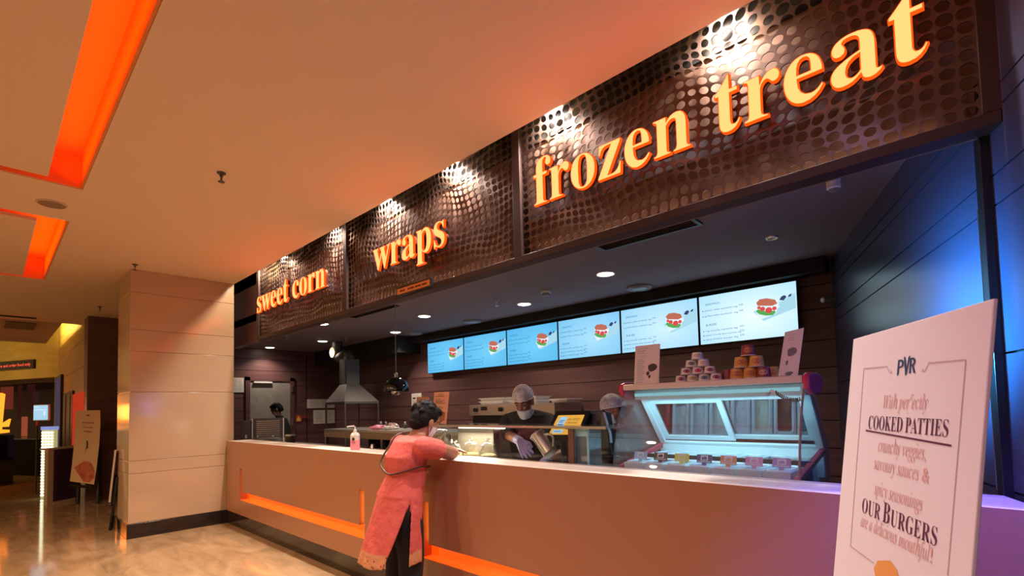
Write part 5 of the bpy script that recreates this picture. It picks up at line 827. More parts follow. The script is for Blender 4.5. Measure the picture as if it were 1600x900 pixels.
crumple('food_bag', 'shiny olive and clear food bag on the counter by the customer\'s arm', 'bag', (q.x + 0.02, GY - 0.08), (0.07, 0.05, 0.105), mat('olive_plastic_bag', (0.10, 0.11, 0.08), 0.12, noise=((25, 25, 25), (0.30, 0.32, 0.26)), spec=0.8), 5, ZC)
# steel jug lying tilted behind the glass
a = onY(843, 684, GY + 0.12); b = onY(861, 709, GY + 0.12)
t = thing('steel_jug', 'tilted shiny steel jug standing behind the glass beside the server\'s gloved hand', 'jug', (b.x, b.y, 1.0))
ax_ = (a - b).normalized(); Lj = (a - b).length + 0.03
Fj = Matrix.Translation(b + Vector((0, 0, 0.0))) @ Vector((0, 0, 1)).rotation_difference(ax_).to_matrix().to_4x4()
mb = MB(); mb.lathe([(0, 0), (0.05, 0), (0.055, 0.006), (0.048, Lj * 0.8), (0.052, Lj), (0.049, Lj), (0.045, Lj * 0.8), (0.05, 0.01), (0, 0.01)], Fj); mb.build('body', M['steel'], t)
mb = MB(); mb.tube([Fj @ Vector((0.05 + 0.045 * math.sin(i * math.pi / 10), 0, Lj * (0.15 + 0.06 * i))) for i in range(11)], 0.008, 8); mb.build('handle', M['steel'], t)
mb = MB(); mb.tube([Fj @ Vector((0.053 * math.cos(i * math.pi / 12), 0.053 * math.sin(i * math.pi / 12), Lj)) for i in range(25)], 0.004, 6); mb.build('rim', M['steel'], t)

# point of sale with customer display
TLc, TRc, BRc, BLc = onY(869, 642, 2.82), onY(921, 641, 2.82), onY(899, 686, 2.66), onY(849, 685, 2.66)
u_ = (TRc - TLc); n_ = (BRc - BLc).cross(TLc - BLc).normalized()
t = thing('cash_register', 'black cash register with tilted customer screen showing a yellow advert', 'cash register', ((TLc.x + TRc.x) / 2, 2.85, 1.0))
mb = MB(); mb.slab([BLc, BRc, TRc, TLc], n_, 0.03); mb.build('customer_screen', M['black'], t, bevel=0.004)
yel = emat('yellow_advert', (0.85, 0.42, 0.06), 0.95)
ya, yb, yc_, yd = (onP(x, y, BLc + n_ * 0.001, n_) for x, y in ((857, 679), (901, 679), (913.5, 648), (872.5, 649)))
mb = MB(); mb.slab([ya, yb, yc_, yd], n_, 0.0008); adv = mb.build('advert', yel, t)
uu = yb - ya; vv = yd - ya; Fm = Matrix(((uu.x, vv.x, n_.x, ya.x), (uu.y, vv.y, n_.y, ya.y), (uu.z, vv.z, n_.z, ya.z), (0, 0, 0, 1)))
mb = MB(); mb.box(0.12, 0.38, 0.38, 0.90, 0.0005, 0.0012, 0, Fm); mb.box(0.10, 0.46, 0.08, 0.24, 0.0005, 0.0012, 0, Fm); mb.build('phone_picture', emat('advert_phone', (0.35, 0.60, 0.85), 1.0), adv)
mb = MB()
put_sans(mb, 'ON FOOD', Fm, 0.44, 0.70, 0.42, 0.13, 0, 0.001); put_sans(mb, 'ORDERS', Fm, 0.44, 0.54, 0.40, 0.10, 0, 0.001); lines(mb, Fm, 0.5, 0.2, [(0.36, 0.8), (0.26, 1)], 0.03); lines(mb, Fm, 0.15, 0.2, [(0.7, 1), (0.62, 0.8), (0.5, 1), (0.14, 1.2)], 0.03)
mb.build('advert_text', emat('advert_ink', (0.09, 0.03, 0.02), 1.0), adv)
c1, c2, c3, c4 = onY(912, 641, 2.86), onY(944, 640, 2.90), onY(957, 712, 2.80), onY(905, 712, 2.80)
n2 = (c3 - c4).cross(c1 - c4).normalized()
mb = MB(); mb.slab([c4, c3, c2, c1], n2, 0.09); mb.build('till_body', M['black'], t, bevel=0.01)
mb = MB(); mb.tube([onY(944, 645, 2.885), onY(949, 662, 2.865), onY(954, 680, 2.845), onY(955, 692, 2.83)], 0.009, 8); mb.build('side_edge', mat('blue_grey_edge', (0.30, 0.38, 0.50), 0.25), t)
b0 = onY(905, 712, 2.85); mb = MB(); mb.box(b0.x - 0.10, b0.x + 0.28, 2.72, 3.0, 1.0, 1.035); mb.build('base', M['black'], t, bevel=0.004)
mb = MB(); pst = onY(880, 690, 2.76); mb.tube([(pst.x, 2.78, 1.03), (pst.x, 2.75, 1.22)], 0.022, 12); mb.build('screen_neck', M['black'], t)
a = onY(888.5, 690, GY - 0.006); b = onY(897, 690, GY - 0.006)
mb = MB(); mb.box(a.x, b.x, GY - 0.012, GY - 0.002, ZC, GZ - 0.015); tag(mb.build('wooden_post', mat('brown_post', (0.14, 0.06, 0.035), 0.4), bevel=0.002), 'narrow brown post in front of the cash register glass', 'post')
# clear acrylic box
a = onY(898, 720, 2.56); b = onY(921, 722, 2.56); zt = 1.305
t = thing('acrylic_box', 'clear bluish acrylic dispenser box on the counter beside the brown post', 'box', ((a.x + b.x) / 2, 2.62, 1.0))
x0, x1 = a.x, b.x; y0, y1 = 2.555, 2.70; e_ = 0.012
mb = MB(); mb.box(x0 + e_, x1 - e_, y0 + 0.001, y0 + 0.006, ZC, zt - e_); mb.build('front_pane', M['acrylic'], t)
fr = mat('pale_blue_acrylic_edge', (0.35, 0.62, 0.68), 0.25)
mb = MB(); mb.box(x0, x0 + e_, y0, y0 + 0.01, 1.0, zt); mb.box(x1 - e_, x1, y0, y0 + 0.01, 1.0, zt); mb.box(x0 + e_, x1 - e_, y0, y0 + 0.01, zt - 0.05, zt); mb.build('front_frame', fr, t)
mb = MB(); mb.box(x0, x0 + 0.005, y0 + 0.011, y1, 1.0, zt); mb.build('side_pane', M['acrylic'], t)
mb = MB(); mb.box(x1 - 0.005, x1, y0 + 0.011, y1, 1.0, zt); mb.build('side_pane', M['acrylic'], t)
mb = MB(); mb.box(x0 + 0.006, x1 - 0.006, y1 - 0.006, y1, 1.0, zt); mb.build('back_pane', M['acrylic'], t)
for i in range(3): mb = MB(); mb.box(x0 + 0.008, x1 - 0.008, y0 + 0.014, y1 - 0.01, 1.06 + 0.07 * i, 1.065 + 0.07 * i); mb.build('shelf', M['acrylic'], t)
# hand sanitiser
q = onZ(555, 703, ZC); Tm = Matrix.Translation(q)
t = thing('hand_sanitiser', 'pump bottle of pink hand sanitiser standing on the counter', 'bottle', q)
bw, bd = 0.042, 0.026
def rbox(z0, z1, k0, k1, mb, m=0):
    n = 20; ps = []
    for z, k_ in ((z0, k0), (z1, k1)):
        for j in range(n):
            a_ = 2 * math.pi * j / n; ca, sa = math.cos(a_), math.sin(a_)
            ps.append((bw * k_ * math.copysign(abs(ca) ** 0.6, ca), bd * k_ * math.copysign(abs(sa) ** 0.6, sa), z))
    mb.add(ps, [(j, (j + 1) % n, n + (j + 1) % n, n + j) for j in range(n)] , m, Rz, True)
Rz = Tm @ Matrix.Rotation(0.75, 4, 'Z')
gel = mat('pink_gel', (0.90, 0.30, 0.36), 0.25); btl = mat('clear_bottle_plastic', (0.75, 0.68, 0.66), 0.2)
mb = MB(); rbox(0.0, 0.006, 0.93, 1.0, mb); rbox(0.006, 0.092, 1.0, 1.0, mb); mb.build('gel_body', gel, t)
mb = MB(); rbox(0.092, 0.135, 1.0, 1.0, mb); rbox(0.135, 0.155, 1.0, 0.75, mb); rbox(0.155, 0.162, 0.75, 0.34, mb); mb.build('upper_body', btl, t)
mb = MB(); mb.lathe([(0.015, 0.16), (0.015, 0.185), (0.006, 0.188), (0.006, 0.215), (0, 0.216)], Tm, 14); mb.build('pump_neck', M['white'], t)
mb = MB(); mb.box(-0.052, 0.014, -0.008, 0.008, 0.214, 0.226, 0, Rz @ Matrix.Rotation(-0.1, 4, 'Y')); mb.build('pump_nozzle', M['white'], t, bevel=0.003)
mb = MB()
for kx in (0.0,): mb.prism([(0.013 * math.cos(i * math.pi / 8) - 0.008, 0.10 + 0.016 * math.sin(i * math.pi / 8)) for i in range(16)], Rz @ Vector((0, -bd - 0.0005, 0)), Rz.to_3x3() @ Vector((1, 0, 0)), (0, 0, 1), 0.0006)
mb.box(-0.025, 0.012, -bd - 0.001, -bd, 0.070, 0.076, 0, Rz); mb.box(-0.022, 0.008, -bd - 0.001, -bd, 0.060, 0.063, 0, Rz); mb.build('label_mark', M['ink'], t)

# ================================================================== ICE CREAM FREEZER
FX0, FX1 = -1.60, -0.60
FT = 1.535
FP = [(2.555, 1.00), (2.60, 1.22), (2.67, 1.40), (2.75, FT)]          # curved front glass (y, z)
t = thing('ice_cream_freezer', 'ice cream display freezer with lit white interior and red end trims', 'freezer', ((FX0 + FX1) / 2, 2.9, 0))
mb = MB(); mb.box(FX0, FX1, 2.58, 3.24, 0.03, 0.98); mb.build('cabinet', M['freezer_white'], t, bevel=0.01)
mb = MB(); mb.box(FX0 + 0.03, FX1 - 0.03, 2.62, 3.20, 0.0, 0.03); mb.build('plinth', M['black'], t)
mb = MB()
vs = []
for x in (FX0 + 0.012, FX1 - 0.012):
    for y, z in FP: vs.append((x, y, z))
for x in (FX0 + 0.012, FX1 - 0.012):
    for y, z in FP: vs.append((x, y + 0.006, z))
n = len(FP); fs = []
for i in range(n - 1): fs += [(i, n + i, n + i + 1, i + 1), (2 * n + i, 2 * n + i + 1, 3 * n + i + 1, 3 * n + i)]
mb.add(vs, fs, 0, None, True); mb.build('front_glass', M['glass_freezer'], t)
mb = MB(); mb.tube([(FX1 - 0.006, y - 0.002, z) for y, z in FP], 0.0055, 8); mb.build('glass_edge_seal', mat('brown_seal', (0.28, 0.16, 0.13), 0.4), t)
mb = MB(); mb.tube([(FX0 + 0.008, y - 0.002, z) for y, z in FP], 0.004, 8); mb.build('glass_edge', M['glass_freezer'], t)
# side glasses
side = [(y, z) for y, z in FP] + [(2.90, FT), (3.20, 1.17), (3.20, 1.0)]
for x in (FX0, FX1 - 0.008):
    mb = MB(); mb.prism([(y, z) for y, z in side], (x, 0, 0), (0, 1, 0), (0, 0, 1), 0.008); mb.build('side_glass', M['glass_freezer'], t)
# top shelf with red caps
mb = MB(); mb.box(FX0 + 0.006, FX1 - 0.006, 2.71, 3.0, FT, FT + 0.035); mb.build('top_shelf', mat('beige_top', (0.62, 0.50, 0.42), 0.3), t, bevel=0.006)
for xa, xb in ((FX0 - 0.022, FX0 + 0.006), (FX1 - 0.006, FX1 + 0.024)):
    mb = MB(); pr = [(2.70, FT + 0.005), (2.72, FT - 0.03), (2.80, FT - 0.06), (2.95, FT - 0.05), (3.02, FT - 0.01), (3.0, FT + 0.03), (2.90, FT + 0.055), (2.76, FT + 0.05), (2.71, FT + 0.035)]
    mb.prism(pr, (xa, 0, 0), (0, 1, 0), (0, 0, 1), xb - xa); mb.build('end_cap', M['red'], t, bevel=0.009)
# rear sliding windows in a sloping frame
r0, r1 = Vector((0, 2.91, FT - 0.035)), Vector((0, 3.19, 1.175)); rv = (r1 - r0); rn = Vector((0, -rv.z, rv.y)).normalized()
if rn.y > 0: rn = -rn
def rear(xa, xb, a_, b_, th, nm, m, par=t, lift=0.0):
    mb = MB(); q = [Vector((xa, 0, 0)) + r0 + rv * b_ + rn * lift, Vector((xb, 0, 0)) + r0 + rv * b_ + rn * lift, Vector((xb, 0, 0)) + r0 + rv * a_ + rn * lift, Vector((xa, 0, 0)) + r0 + rv * a_ + rn * lift]
    mb.slab(q, rn, th); return mb.build(nm, m, par)
ix0, ix1 = FX0 + 0.02, FX1 - 0.02; xm_ = (ix0 + ix1) / 2 - 0.005
def rear_frame(xa, xb, a_, b_, w_, nm, lift):
    mb = MB(); wv = w_ / rv.length
    for (p0, p1, q0, q1) in ((xa, xb, a_, a_ + wv), (xa, xb, b_ - wv, b_), (xa, xa + w_, a_ + wv, b_ - wv), (xb - w_, xb, a_ + wv, b_ - wv)):
        q = [Vector((x, 0, 0)) + r0 + rv * s_ + rn * lift for x, s_ in ((p0, q1), (p1, q1), (p1, q0), (p0, q0))]; mb.slab(q, rn, 0.018)
    return mb.build(nm, M['freezer_white'], t)
rear_frame(ix0, ix1, 0.0, 1.0, 0.035, 'rear_frame', 0.02)
rear_frame(ix0 + 0.035, xm_ + 0.02, 0.09, 0.90, 0.032, 'sliding_window', 0.001)
rear_frame(xm_ - 0.02, ix1 - 0.035, 0.09, 0.90, 0.032, 'sliding_window', -0.018)
gm = glass('rear_mirror_glass', (0.40, 0.38, 0.44), 0.28)
rear(ix0 + 0.06, xm_, 0.15, 0.85, 0.004, 'window_glass', gm, t, -0.008); rear(xm_, ix1 - 0.06, 0.15, 0.85, 0.004, 'window_glass', gm, t, -0.026)
mb = MB(); mb.tube([(ix0 + 0.02, 2.80, FT - 0.03), (ix1 - 0.02, 2.80, FT - 0.03)], 0.010, 12); mb.build('light_tube', emat('cool_tube', (0.38, 0.84, 0.92), 0.7), t)
area('freezer_tube', ((FX0 + FX1) / 2, 2.83, FT - 0.095), (0, 0.42, -0.9), 0.92, 0.04, (0.40, 0.86, 1.0), 4.0)
mb = MB(); mb.box(ix0, ix1, 2.83, 2.89, FT - 0.06, FT - 0.002); mb.build('light_housing', M['freezer_white'], t)
for xa in (FX0 + 0.012, FX1 - 0.04):
    mb = MB(); a_ = Vector((xa, 2.57, 1.075)); b_ = Vector((xa, 3.19, 1.185)); 
    mb.slab([a_, a_ + Vector((0.028, 0, 0)), b_ + Vector((0.028, 0, 0)), b_], (0, -0.17, 0.98), 0.03); mb.build('red_rail', M['red'], t, bevel=0.004)
mb = MB(); mb.box(ix0 + 0.03, ix1 - 0.03, 2.60, 3.17, 0.98, 1.02); mb.build('well_floor', M['freezer_white'], t)
mb = MB(); mb.box(ix0, ix1, 2.875, 2.893, 1.02, 1.135); mb.build('middle_divider', M['black'], t)
mb = MB(); mb.box(ix0, ix1, 3.155, 3.19, 1.02, 1.17); mb.build('rear_sill', M['freezer_white'], t)
# pans of ice cream
ice = [('pale vanilla', (0.78, 0.76, 0.66)), ('dark chocolate', (0.10, 0.05, 0.04)), ('pale yellow', (0.75, 0.66, 0.40)), ('white', (0.80, 0.82, 0.84)), ('pale blue white', (0.70, 0.78, 0.86)), ('creamy white', (0.78, 0.76, 0.72)), ('lilac white', (0.76, 0.72, 0.80))]
tags = [('light blue', (0.35, 0.62, 0.85)), ('dark brown', (0.10, 0.06, 0.05)), ('bright yellow', (0.85, 0.72, 0.10)), ('dark indigo', (0.10, 0.10, 0.28)), ('orange', (0.85, 0.32, 0.18)), ('pink', (0.85, 0.35, 0.65)), ('violet', (0.50, 0.28, 0.65))]
pm = mat('pan_plastic', (0.75, 0.84, 0.90), 0.25)
pw = (ix1 - ix0 - 0.06) / 7
def pan(i, y0, y1, z, label, col, grp):
    x0 = ix0 + 0.03 + pw * i + 0.005; x1 = x0 + pw - 0.010
    p = thing('ice_cream_pan', label, 'pan', ((x0 + x1) / 2, (y0 + y1) / 2, 1.02), grp); e = 0.008
    mb = MB(); mb.box(x0, x1, y0, y0 + e, 1.02, z); mb.box(x0, x1, y1 - e, y1, 1.02, z); mb.box(x0, x0 + e, y0 + e, y1 - e, 1.02, z); mb.box(x1 - e, x1, y0 + e, y1 - e, 1.02, z); mb.box(x0 + e, x1 - e, y0 + e, y1 - e, 1.02, 1.028); mb.build('tub', pm, p)
    mb = MB(); cr = [(x0 + 0.012 + 0.02 * (1 - math.cos(q_)), y0 + 0.012 + 0.02 * (1 - math.sin(q_))) for q_ in (0, .5, 1.05, 1.57)]; rp = [Vector((x, y, z)) for x, y in cr] + [Vector((x0 + x1 - x, y, z)) for x, y in cr[::-1]] + [Vector((x0 + x1 - x, y0 + y1 - y, z)) for x, y in cr] + [Vector((x, y0 + y1 - y, z)) for x, y in cr[::-1]]; mb.tube(rp + [rp[0]], 0.009, 6); mb.build('rounded_rim', pm, p)
    mb = MB(); rnd = random.Random(i * 7 + int(z * 100)); nx, ny = 8, 14; vs = []; fs = []
    for a_ in range(nx + 1):
        for b_ in range(ny + 1):
            ed = min(a_, nx - a_, b_, ny - b_) / 3
            vs.append((x0 + e + (x1 - x0 - 2 * e) * a_ / nx, y0 + e + (y1 - y0 - 2 * e) * b_ / ny, z - 0.045 + min(ed, 1) * (0.014 + 0.010 * math.sin(a_ * 1.3 + i) * math.cos(b_ * 0.9 + 2 * i) + rnd.uniform(0, 0.006))))
    for a_ in range(nx):
        for b_ in range(ny): k_ = a_ * (ny + 1) + b_; fs.append((k_, k_ + ny + 1, k_ + ny + 2, k_ + 1))
    mb.add(vs, fs, 0, None, True); mb.build('ice_cream', mat('ice_cream_' + label.split()[0], col, 0.6), p)
posn = ['leftmost', 'second from left', 'third from left', 'middle', 'third from right', 'second from right', 'rightmost']
for i in range(7):
    pan(i, 2.615, 2.868, 1.105, '%s ice cream pan of the front row, behind the %s tag' % (ice[i][0], tags[i][0]), ice[i][1], 'front ice cream pans')
    pan(i, 2.90, 3.148, 1.125, 'ice cream pan in the rear row under the sliding windows, %s' % posn[i], ice[(i + 3) % 7][1], 'rear ice cream pans')
    xc = ix0 + 0.03 + pw * (i + 0.5); yt = 2.70
    p = thing('flavour_tag', '%s flavour tag with white picture stuck in the ice cream' % tags[i][0], 'tag', (xc, yt, 1.09), 'flavour tags in the freezer')
    Fm = Matrix.Translation((xc, yt, 1.105)) @ Matrix.Rotation(math.radians(-14), 4, 'X') @ Matrix.Rotation(math.radians(90), 4, 'X')
    tm = mat('tag_' + tags[i][0].replace(' ', '_'), tags[i][1], 0.5)
    mb = MB(); mb.box(-0.042, 0.042, 0.012, 0.058, 0, 0.002, 0, Fm); mb.build('card', tm, p)
    mb = MB(); mb.box(-0.012, 0.012, -0.035, 0.012, 0, 0.002, 0, Fm); mb.build('stem', tm, p)
    mb = MB(); mb.box(-0.020, 0.020, 0.026, 0.054, 0.0021, 0.003, 0, Fm); mb.box(-0.034, 0.034, 0.017, 0.021, 0.0021, 0.003, 0, Fm); mb.build('picture_label', M['white'], p)
    mb = MB(); mb.prism([(-0.013, 0.030), (0.013, 0.030), (0.016, 0.038), (0.008, 0.048), (-0.004, 0.044), (-0.014, 0.042)], Fm @ Vector((0, 0, 0.003)), Fm.to_3x3() @ Vector((1, 0, 0)), Fm.to_3x3() @ Vector((0, 1, 0)), 0.0008); mb.build('picture_mark', tm if i != 1 else M['ink'], p)
# coiled cable
a = Vector((-0.80, 2.70, FT - 0.035)); b = Vector((FX1 - 0.03, 2.70, FT - 0.055)); pts = []
a = onY(1212, 613, 2.73); b = onY(1252, 623, 2.73)
for i in range(161):
    s_ = i / 160; c_ = a.lerp(b, s_) + Vector((0, 0, -0.018 * 4 * s_ * (1 - s_))); th = s_ * 2 * math.pi * 13
    pts.append(c_ + Vector((0, 0.009 * math.cos(th), 0.009 * math.sin(th))))
t = thing('coiled_cable', 'dark coiled cable hanging inside the freezer top right corner', 'cable', a)
mb = MB(); mb.tube(pts, 0.0028, 6); mb.build('coil', M['black'], t)
mb = MB(); h0 = onY(1204, 613, 2.73); mb.tube([a, h0 + Vector((0, 0, 0.008)), h0, h0 + Vector((-0.012, 0, -0.008))], 0.006, 8); mb.ball(h0 + Vector((-0.014, 0, -0.01)), 0.011, 8); mb.build('hook', M['steel'], t)

# paper cups stacked on the freezer
cupw = mat('white_paper_cup', (0.72, 0.66, 0.62), 0.5); cupy = mat('yellow_paper_cup', (0.72, 0.36, 0.07), 0.5, noise=((40, 40, 25), (0.60, 0.26, 0.05))); cupr = mat('maroon_paper_cup', (0.24, 0.02, 0.03), 0.45)
lred = mat('maroon_label', (0.28, 0.02, 0.05), 0.5); lgr = mat('grey_label', (0.12, 0.13, 0.14), 0.5); lol = mat('olive_label', (0.40, 0.33, 0.05), 0.5); lcr = mat('crimson_label', (0.55, 0.01, 0.07), 0.5)
Zt = FT + 0.035
def cup(px, row, mcup, ml, label, grp, Yc, h, rb, rt, flip=True):
    q = onY(px, 590, Yc); z = Zt + row * h
    p = thing('paper_cup', label, 'cup', (q.x, Yc, z), grp); Tm = Matrix.Translation((q.x, Yc, z))
    r0_, r1_ = (rt, rb) if flip else (rb, rt)
    mb = MB(); mb.lathe([(r0_ * 0.92, 0.002), (r0_, 0.0), (r1_, h - 0.003), (r1_ * 0.9, h - 0.002), (0, h - 0.004)], Tm, 28); mb.build('cup_body', mcup, p)
    mb = MB(); mb.tube([(q.x + r0_ * math.cos(i * math.pi / 14), Yc + r0_ * math.sin(i * math.pi / 14), z + 0.003) for i in range(29)], 0.0025, 6); mb.build('rolled_rim', cupw, p)
    if ml:
        an = math.atan2(-Yc, -q.x); mb = MB(); vs = []; nn = 16; rm = (r0_ + r1_) / 2
        for i in range(nn):
            th = 2 * math.pi * i / nn; da = 0.62 * math.cos(th); dz = h * 0.24 * math.sin(th); rr = r0_ + (r1_ - r0_) * (h * 0.5 + dz) / h + 0.0008
            vs.append((q.x + rr * math.cos(an + da), Yc + rr * math.sin(an + da), z + h * 0.5 + dz))
        rr = rm + 0.0012; vs.append((q.x + rr * math.cos(an), Yc + rr * math.sin(an), z + h * 0.5))
        mb.add(vs, [(i, (i + 1) % nn, nn) for i in range(nn)], 0, None, True); mb.build('oval_label', ml, p)
WY = 2.83
g = 'pyramid of white paper cups on the freezer'
for px, r_, ml, lb in ((1064, 0, lred, 'white paper cup with maroon label, left end of the bottom pyramid row'), (1082, 0, lol, 'white paper cup with olive label in the bottom pyramid row'), (1100.5, 0, lgr, 'white paper cup with grey label in the bottom pyramid row'), (1119, 0, lred, 'white paper cup with maroon label, right end of the bottom pyramid row'),
                       (1073, 1, lred, 'white paper cup with maroon label, left end of the second pyramid row'), (1091, 1, lcr, 'white paper cup with crimson label, middle of the second pyramid row'), (1110, 1, lred, 'white paper cup with maroon label, right end of the second pyramid row'),
                       (1081, 2, lgr, 'white paper cup with grey label in the third pyramid row'), (1100, 2, mat('pink_label', (0.55, 0.35, 0.30), 0.5), 'white paper cup with pale label in the third pyramid row'), (1091, 3, mat('gold_label', (0.45, 0.36, 0.18), 0.5), 'topmost white paper cup of the white pyramid')):
    cup(px, r_, cupw, ml, lb, g, WY, 0.043, 0.028, 0.0335)
g = 'stack of yellow and maroon cups on the freezer'; ym = mat('red_print', (0.45, 0.12, 0.03), 0.5)
for px, r_, mc, ml, lb in ((1138, 0, cupr, None, 'maroon paper cup half hidden at the left end of the yellow stack'), (1152, 0, cupy, ym, 'yellow paper cup at the left of the bottom row'), (1173, 0, cupy, ym, 'yellow paper cup in the middle of the bottom row'), (1193, 0, cupr, mat('peach_print', (0.60, 0.26, 0.16), 0.5), 'maroon paper cup with peach print in the bottom row'), (1207, 0, cupy, ym, 'brownish yellow paper cup at the right end of the stack'),
                       (1159, 1, cupy, ym, 'left yellow paper cup of the upper pair in the yellow stack'), (1183, 1, cupy, ym, 'right yellow paper cup of the upper pair in the yellow stack'), (1171, 2, cupr, ym, 'maroon paper cup on top of the yellow stack')):
    yy = WY + (0.045 if px in (1138, 1207) else 0)
    cup(px, r_, mc, ml, lb, g, yy, 0.062, 0.031, 0.0385)
# menu cards on the freezer
t, Fm = card('menu_card', 'white menu card with chocolate ice cream picture at the left end of the freezer top', [(993, 541), (1031, 537), (1029.5, 602), (990.5, 605)], 2.78, 2.84, M['card_white'])
mb = MB(); put_sans(mb, 'SUNDAES', Fm, 0.1, 0.90, 0.42, 0.022); put_sans(mb, 'ICE CREAMS', Fm, 0.1, 0.70, 0.36, 0.018); lines(mb, Fm, 0.1, 0.36, [(0.85, 1), (0.80, 0.8)] + [(0.64 - 0.042 * i, 0.6 + 0.4 * ((i * 37) % 10) / 10) for i in range(14)], 0.010); mb.build('menu_text', M['grey'], t)
def printed(Fm, pts, m, nm, par, z=0.0012):
    mb = MB(); mb.prism(pts, (0, 0, 0), (1, 0, 0), (0, 1, 0), z); mb.v = [tuple(Fm @ Vector(p)) for p in mb.v]; mb.build(nm, m, par)
def blobp(cx_, cy_, rx, ry, n=14, w=0.12, ph=0): return [(cx_ + rx * (1 + w * math.sin(3 * k_ * 2 * math.pi / n + ph)) * math.cos(2 * math.pi * k_ / n), cy_ + ry * (1 + w * math.sin(2 * k_ * 2 * math.pi / n + ph)) * math.sin(2 * math.pi * k_ / n)) for k_ in range(n)]
printed(Fm, blobp(0.80, 0.18, 0.17, 0.17), M['cream'], 'cream_scoop_print', t); printed(Fm, blobp(0.72, 0.43, 0.18, 0.10, ph=1), M['choc'], 'chocolate_scoop_print', t, 0.0015); printed(Fm, blobp(0.55, 0.30, 0.06, 0.05), M['choc'], 'chocolate_drip_print', t, 0.0015); printed(Fm, blobp(0.62, 0.22, 0.05, 0.04), M['choc'], 'chocolate_drip_print', t, 0.0015)
t, Fm = card('menu_card', 'pale leaning ice cream card at the right end of the freezer top', [(1226.5, 519), (1256, 512), (1246, 590), (1215, 593)], 2.76, 2.84, M['card_white'])
mb = MB(); put_sans(mb, 'ICE CREAM', Fm, 0.22, 0.90, 0.6, 0.03); lines(mb, Fm, 0.25, 0.5, [(0.85, 1), (0.80, 0.7)], 0.012); mb.build('menu_text', mat('faded_pink_ink', (0.50, 0.33, 0.33), 0.6), t)
fch = mat('faded_chocolate', (0.16, 0.13, 0.15), 0.5)
printed(Fm, blobp(0.72, 0.28, 0.20, 0.17), M['cream'], 'cream_scoop_print', t); printed(Fm, blobp(0.52, 0.55, 0.24, 0.10, ph=1), fch, 'chocolate_scoop_print', t, 0.0015); printed(Fm, blobp(0.35, 0.33, 0.06, 0.05), fch, 'chocolate_drip_print', t, 0.0015); printed(Fm, blobp(0.55, 0.10, 0.2, 0.04), fch, 'chocolate_drip_print', t, 0.0015)

# ================================================================== STANDING BOARD (front right)
P_far = onD(1333, 525, 1.50); P_near = onD(1553, 474, 0.92)
bu = P_near - P_far; bu.z = 0; BWID = bu.length; bu.normalize()
bn0 = Vector((bu.y, -bu.x, 0))
if bn0.dot(CAMP - P_far) < 0: bn0 = -bn0
P_far.z = P_near.z = (P_far.z + P_near.z) / 2
lean = 0.125; bv = (Vector((0, 0, 1)) - bn0 * lean).normalized(); bn = bu.cross(bv).normalized()
BH = (P_far.z - 0.10) / bv.z
bo = P_far - bv * BH
Fbd = frame(bo, bu, bv)
Fi = Fbd.inverted()
def buv(x, y): p = Fi @ onP(x, y, bo, bn); return p.x, p.y
t = thing('standing_board', 'tall white standing advertising board with burger text at the front right', 'sign', (bo + bu * BWID / 2 - bv * 0.1))
M['board'] = mat('white_board_print', (0.74, 0.68, 0.72), 0.55)
mb = MB(); mb.slab([bo, bo + bu * BWID, bo + bu * BWID + bv * BH, bo + bv * BH], bn, 0.008); bd = mb.build('panel', M['board'], t, bevel=0.002)
mb = MB(); mb.slab([bo + bu * 0.06 - bn * 0.012, bo + bu * (BWID - 0.06) - bn * 0.012, bo + bu * (BWID - 0.06) - bn * 0.03 + bv * (BH - 0.1), bo + bu * 0.06 - bn * 0.03 + bv * (BH - 0.1)], bn, 0.012); mb.build('back_brace', M['black'], t)
for s_ in (0.10, BWID - 0.10):
    a_ = bo + bu * s_ + bv * 0.9 - bn * 0.045; b_ = bo + bu * s_ - bn0 * 0.02; b_.z = 0.008
    mb = MB(); mb.tube([bo + bu * s_ + bv * 0.12 - bn * 0.05, b_], 0.014, 10); mb.build('leg', M['black'], t)
    c_ = b_ - bn0 * 0.42; c_.z = 0.012; mb = MB(); mb.tube([a_, c_], 0.012, 10); mb.build('prop', M['black'], t)
ink_d = mat('plum_ink', (0.10, 0.02, 0.06), 0.6); ink_p = mat('faded_pink_ink2', (0.66, 0.36, 0.34), 0.6); ink_b = mat('navy_ink', (0.02, 0.05, 0.12), 0.5); ink_g = mat('grey_rule_ink', (0.50, 0.34, 0.34), 0.6)
def bline(mb, p, q, w=0.0014):
    a_ = Vector((*buv(*p), 0)); b_ = Vector((*buv(*q), 0)); d_ = (b_ - a_).normalized(); s_ = Vector((-d_.y, d_.x, 0)) * w
    mb.add([a_ - s_ + Vector((0, 0, 0.0008)), b_ - s_ + Vector((0, 0, 0.0008)), b_ + s_ + Vector((0, 0, 0.0008)), a_ + s_ + Vector((0, 0, 0.0008))], [(0, 1, 2, 3)], 0, Fbd)
def btext(s, st, l, r, mb, cap=None, offset=0.0, xo=0.0):
    x0, y0 = buv(*l); x1, y1 = buv(*r)
    put_serif(mb, s, st, Fbd, x0, (y0 + y1) / 2, x1 - x0, cap, 0, 0.0010, offset)
mb = MB(); btext('COOKED PATTIES', 'c', (1357, 668), (1481, 686), mb, 0.054, -0.007); bline(mb, (1353, 672.5), (1487, 696.5), 0.0022)
mb.build('heading_text', ink_d, bd)
mb = MB(); 
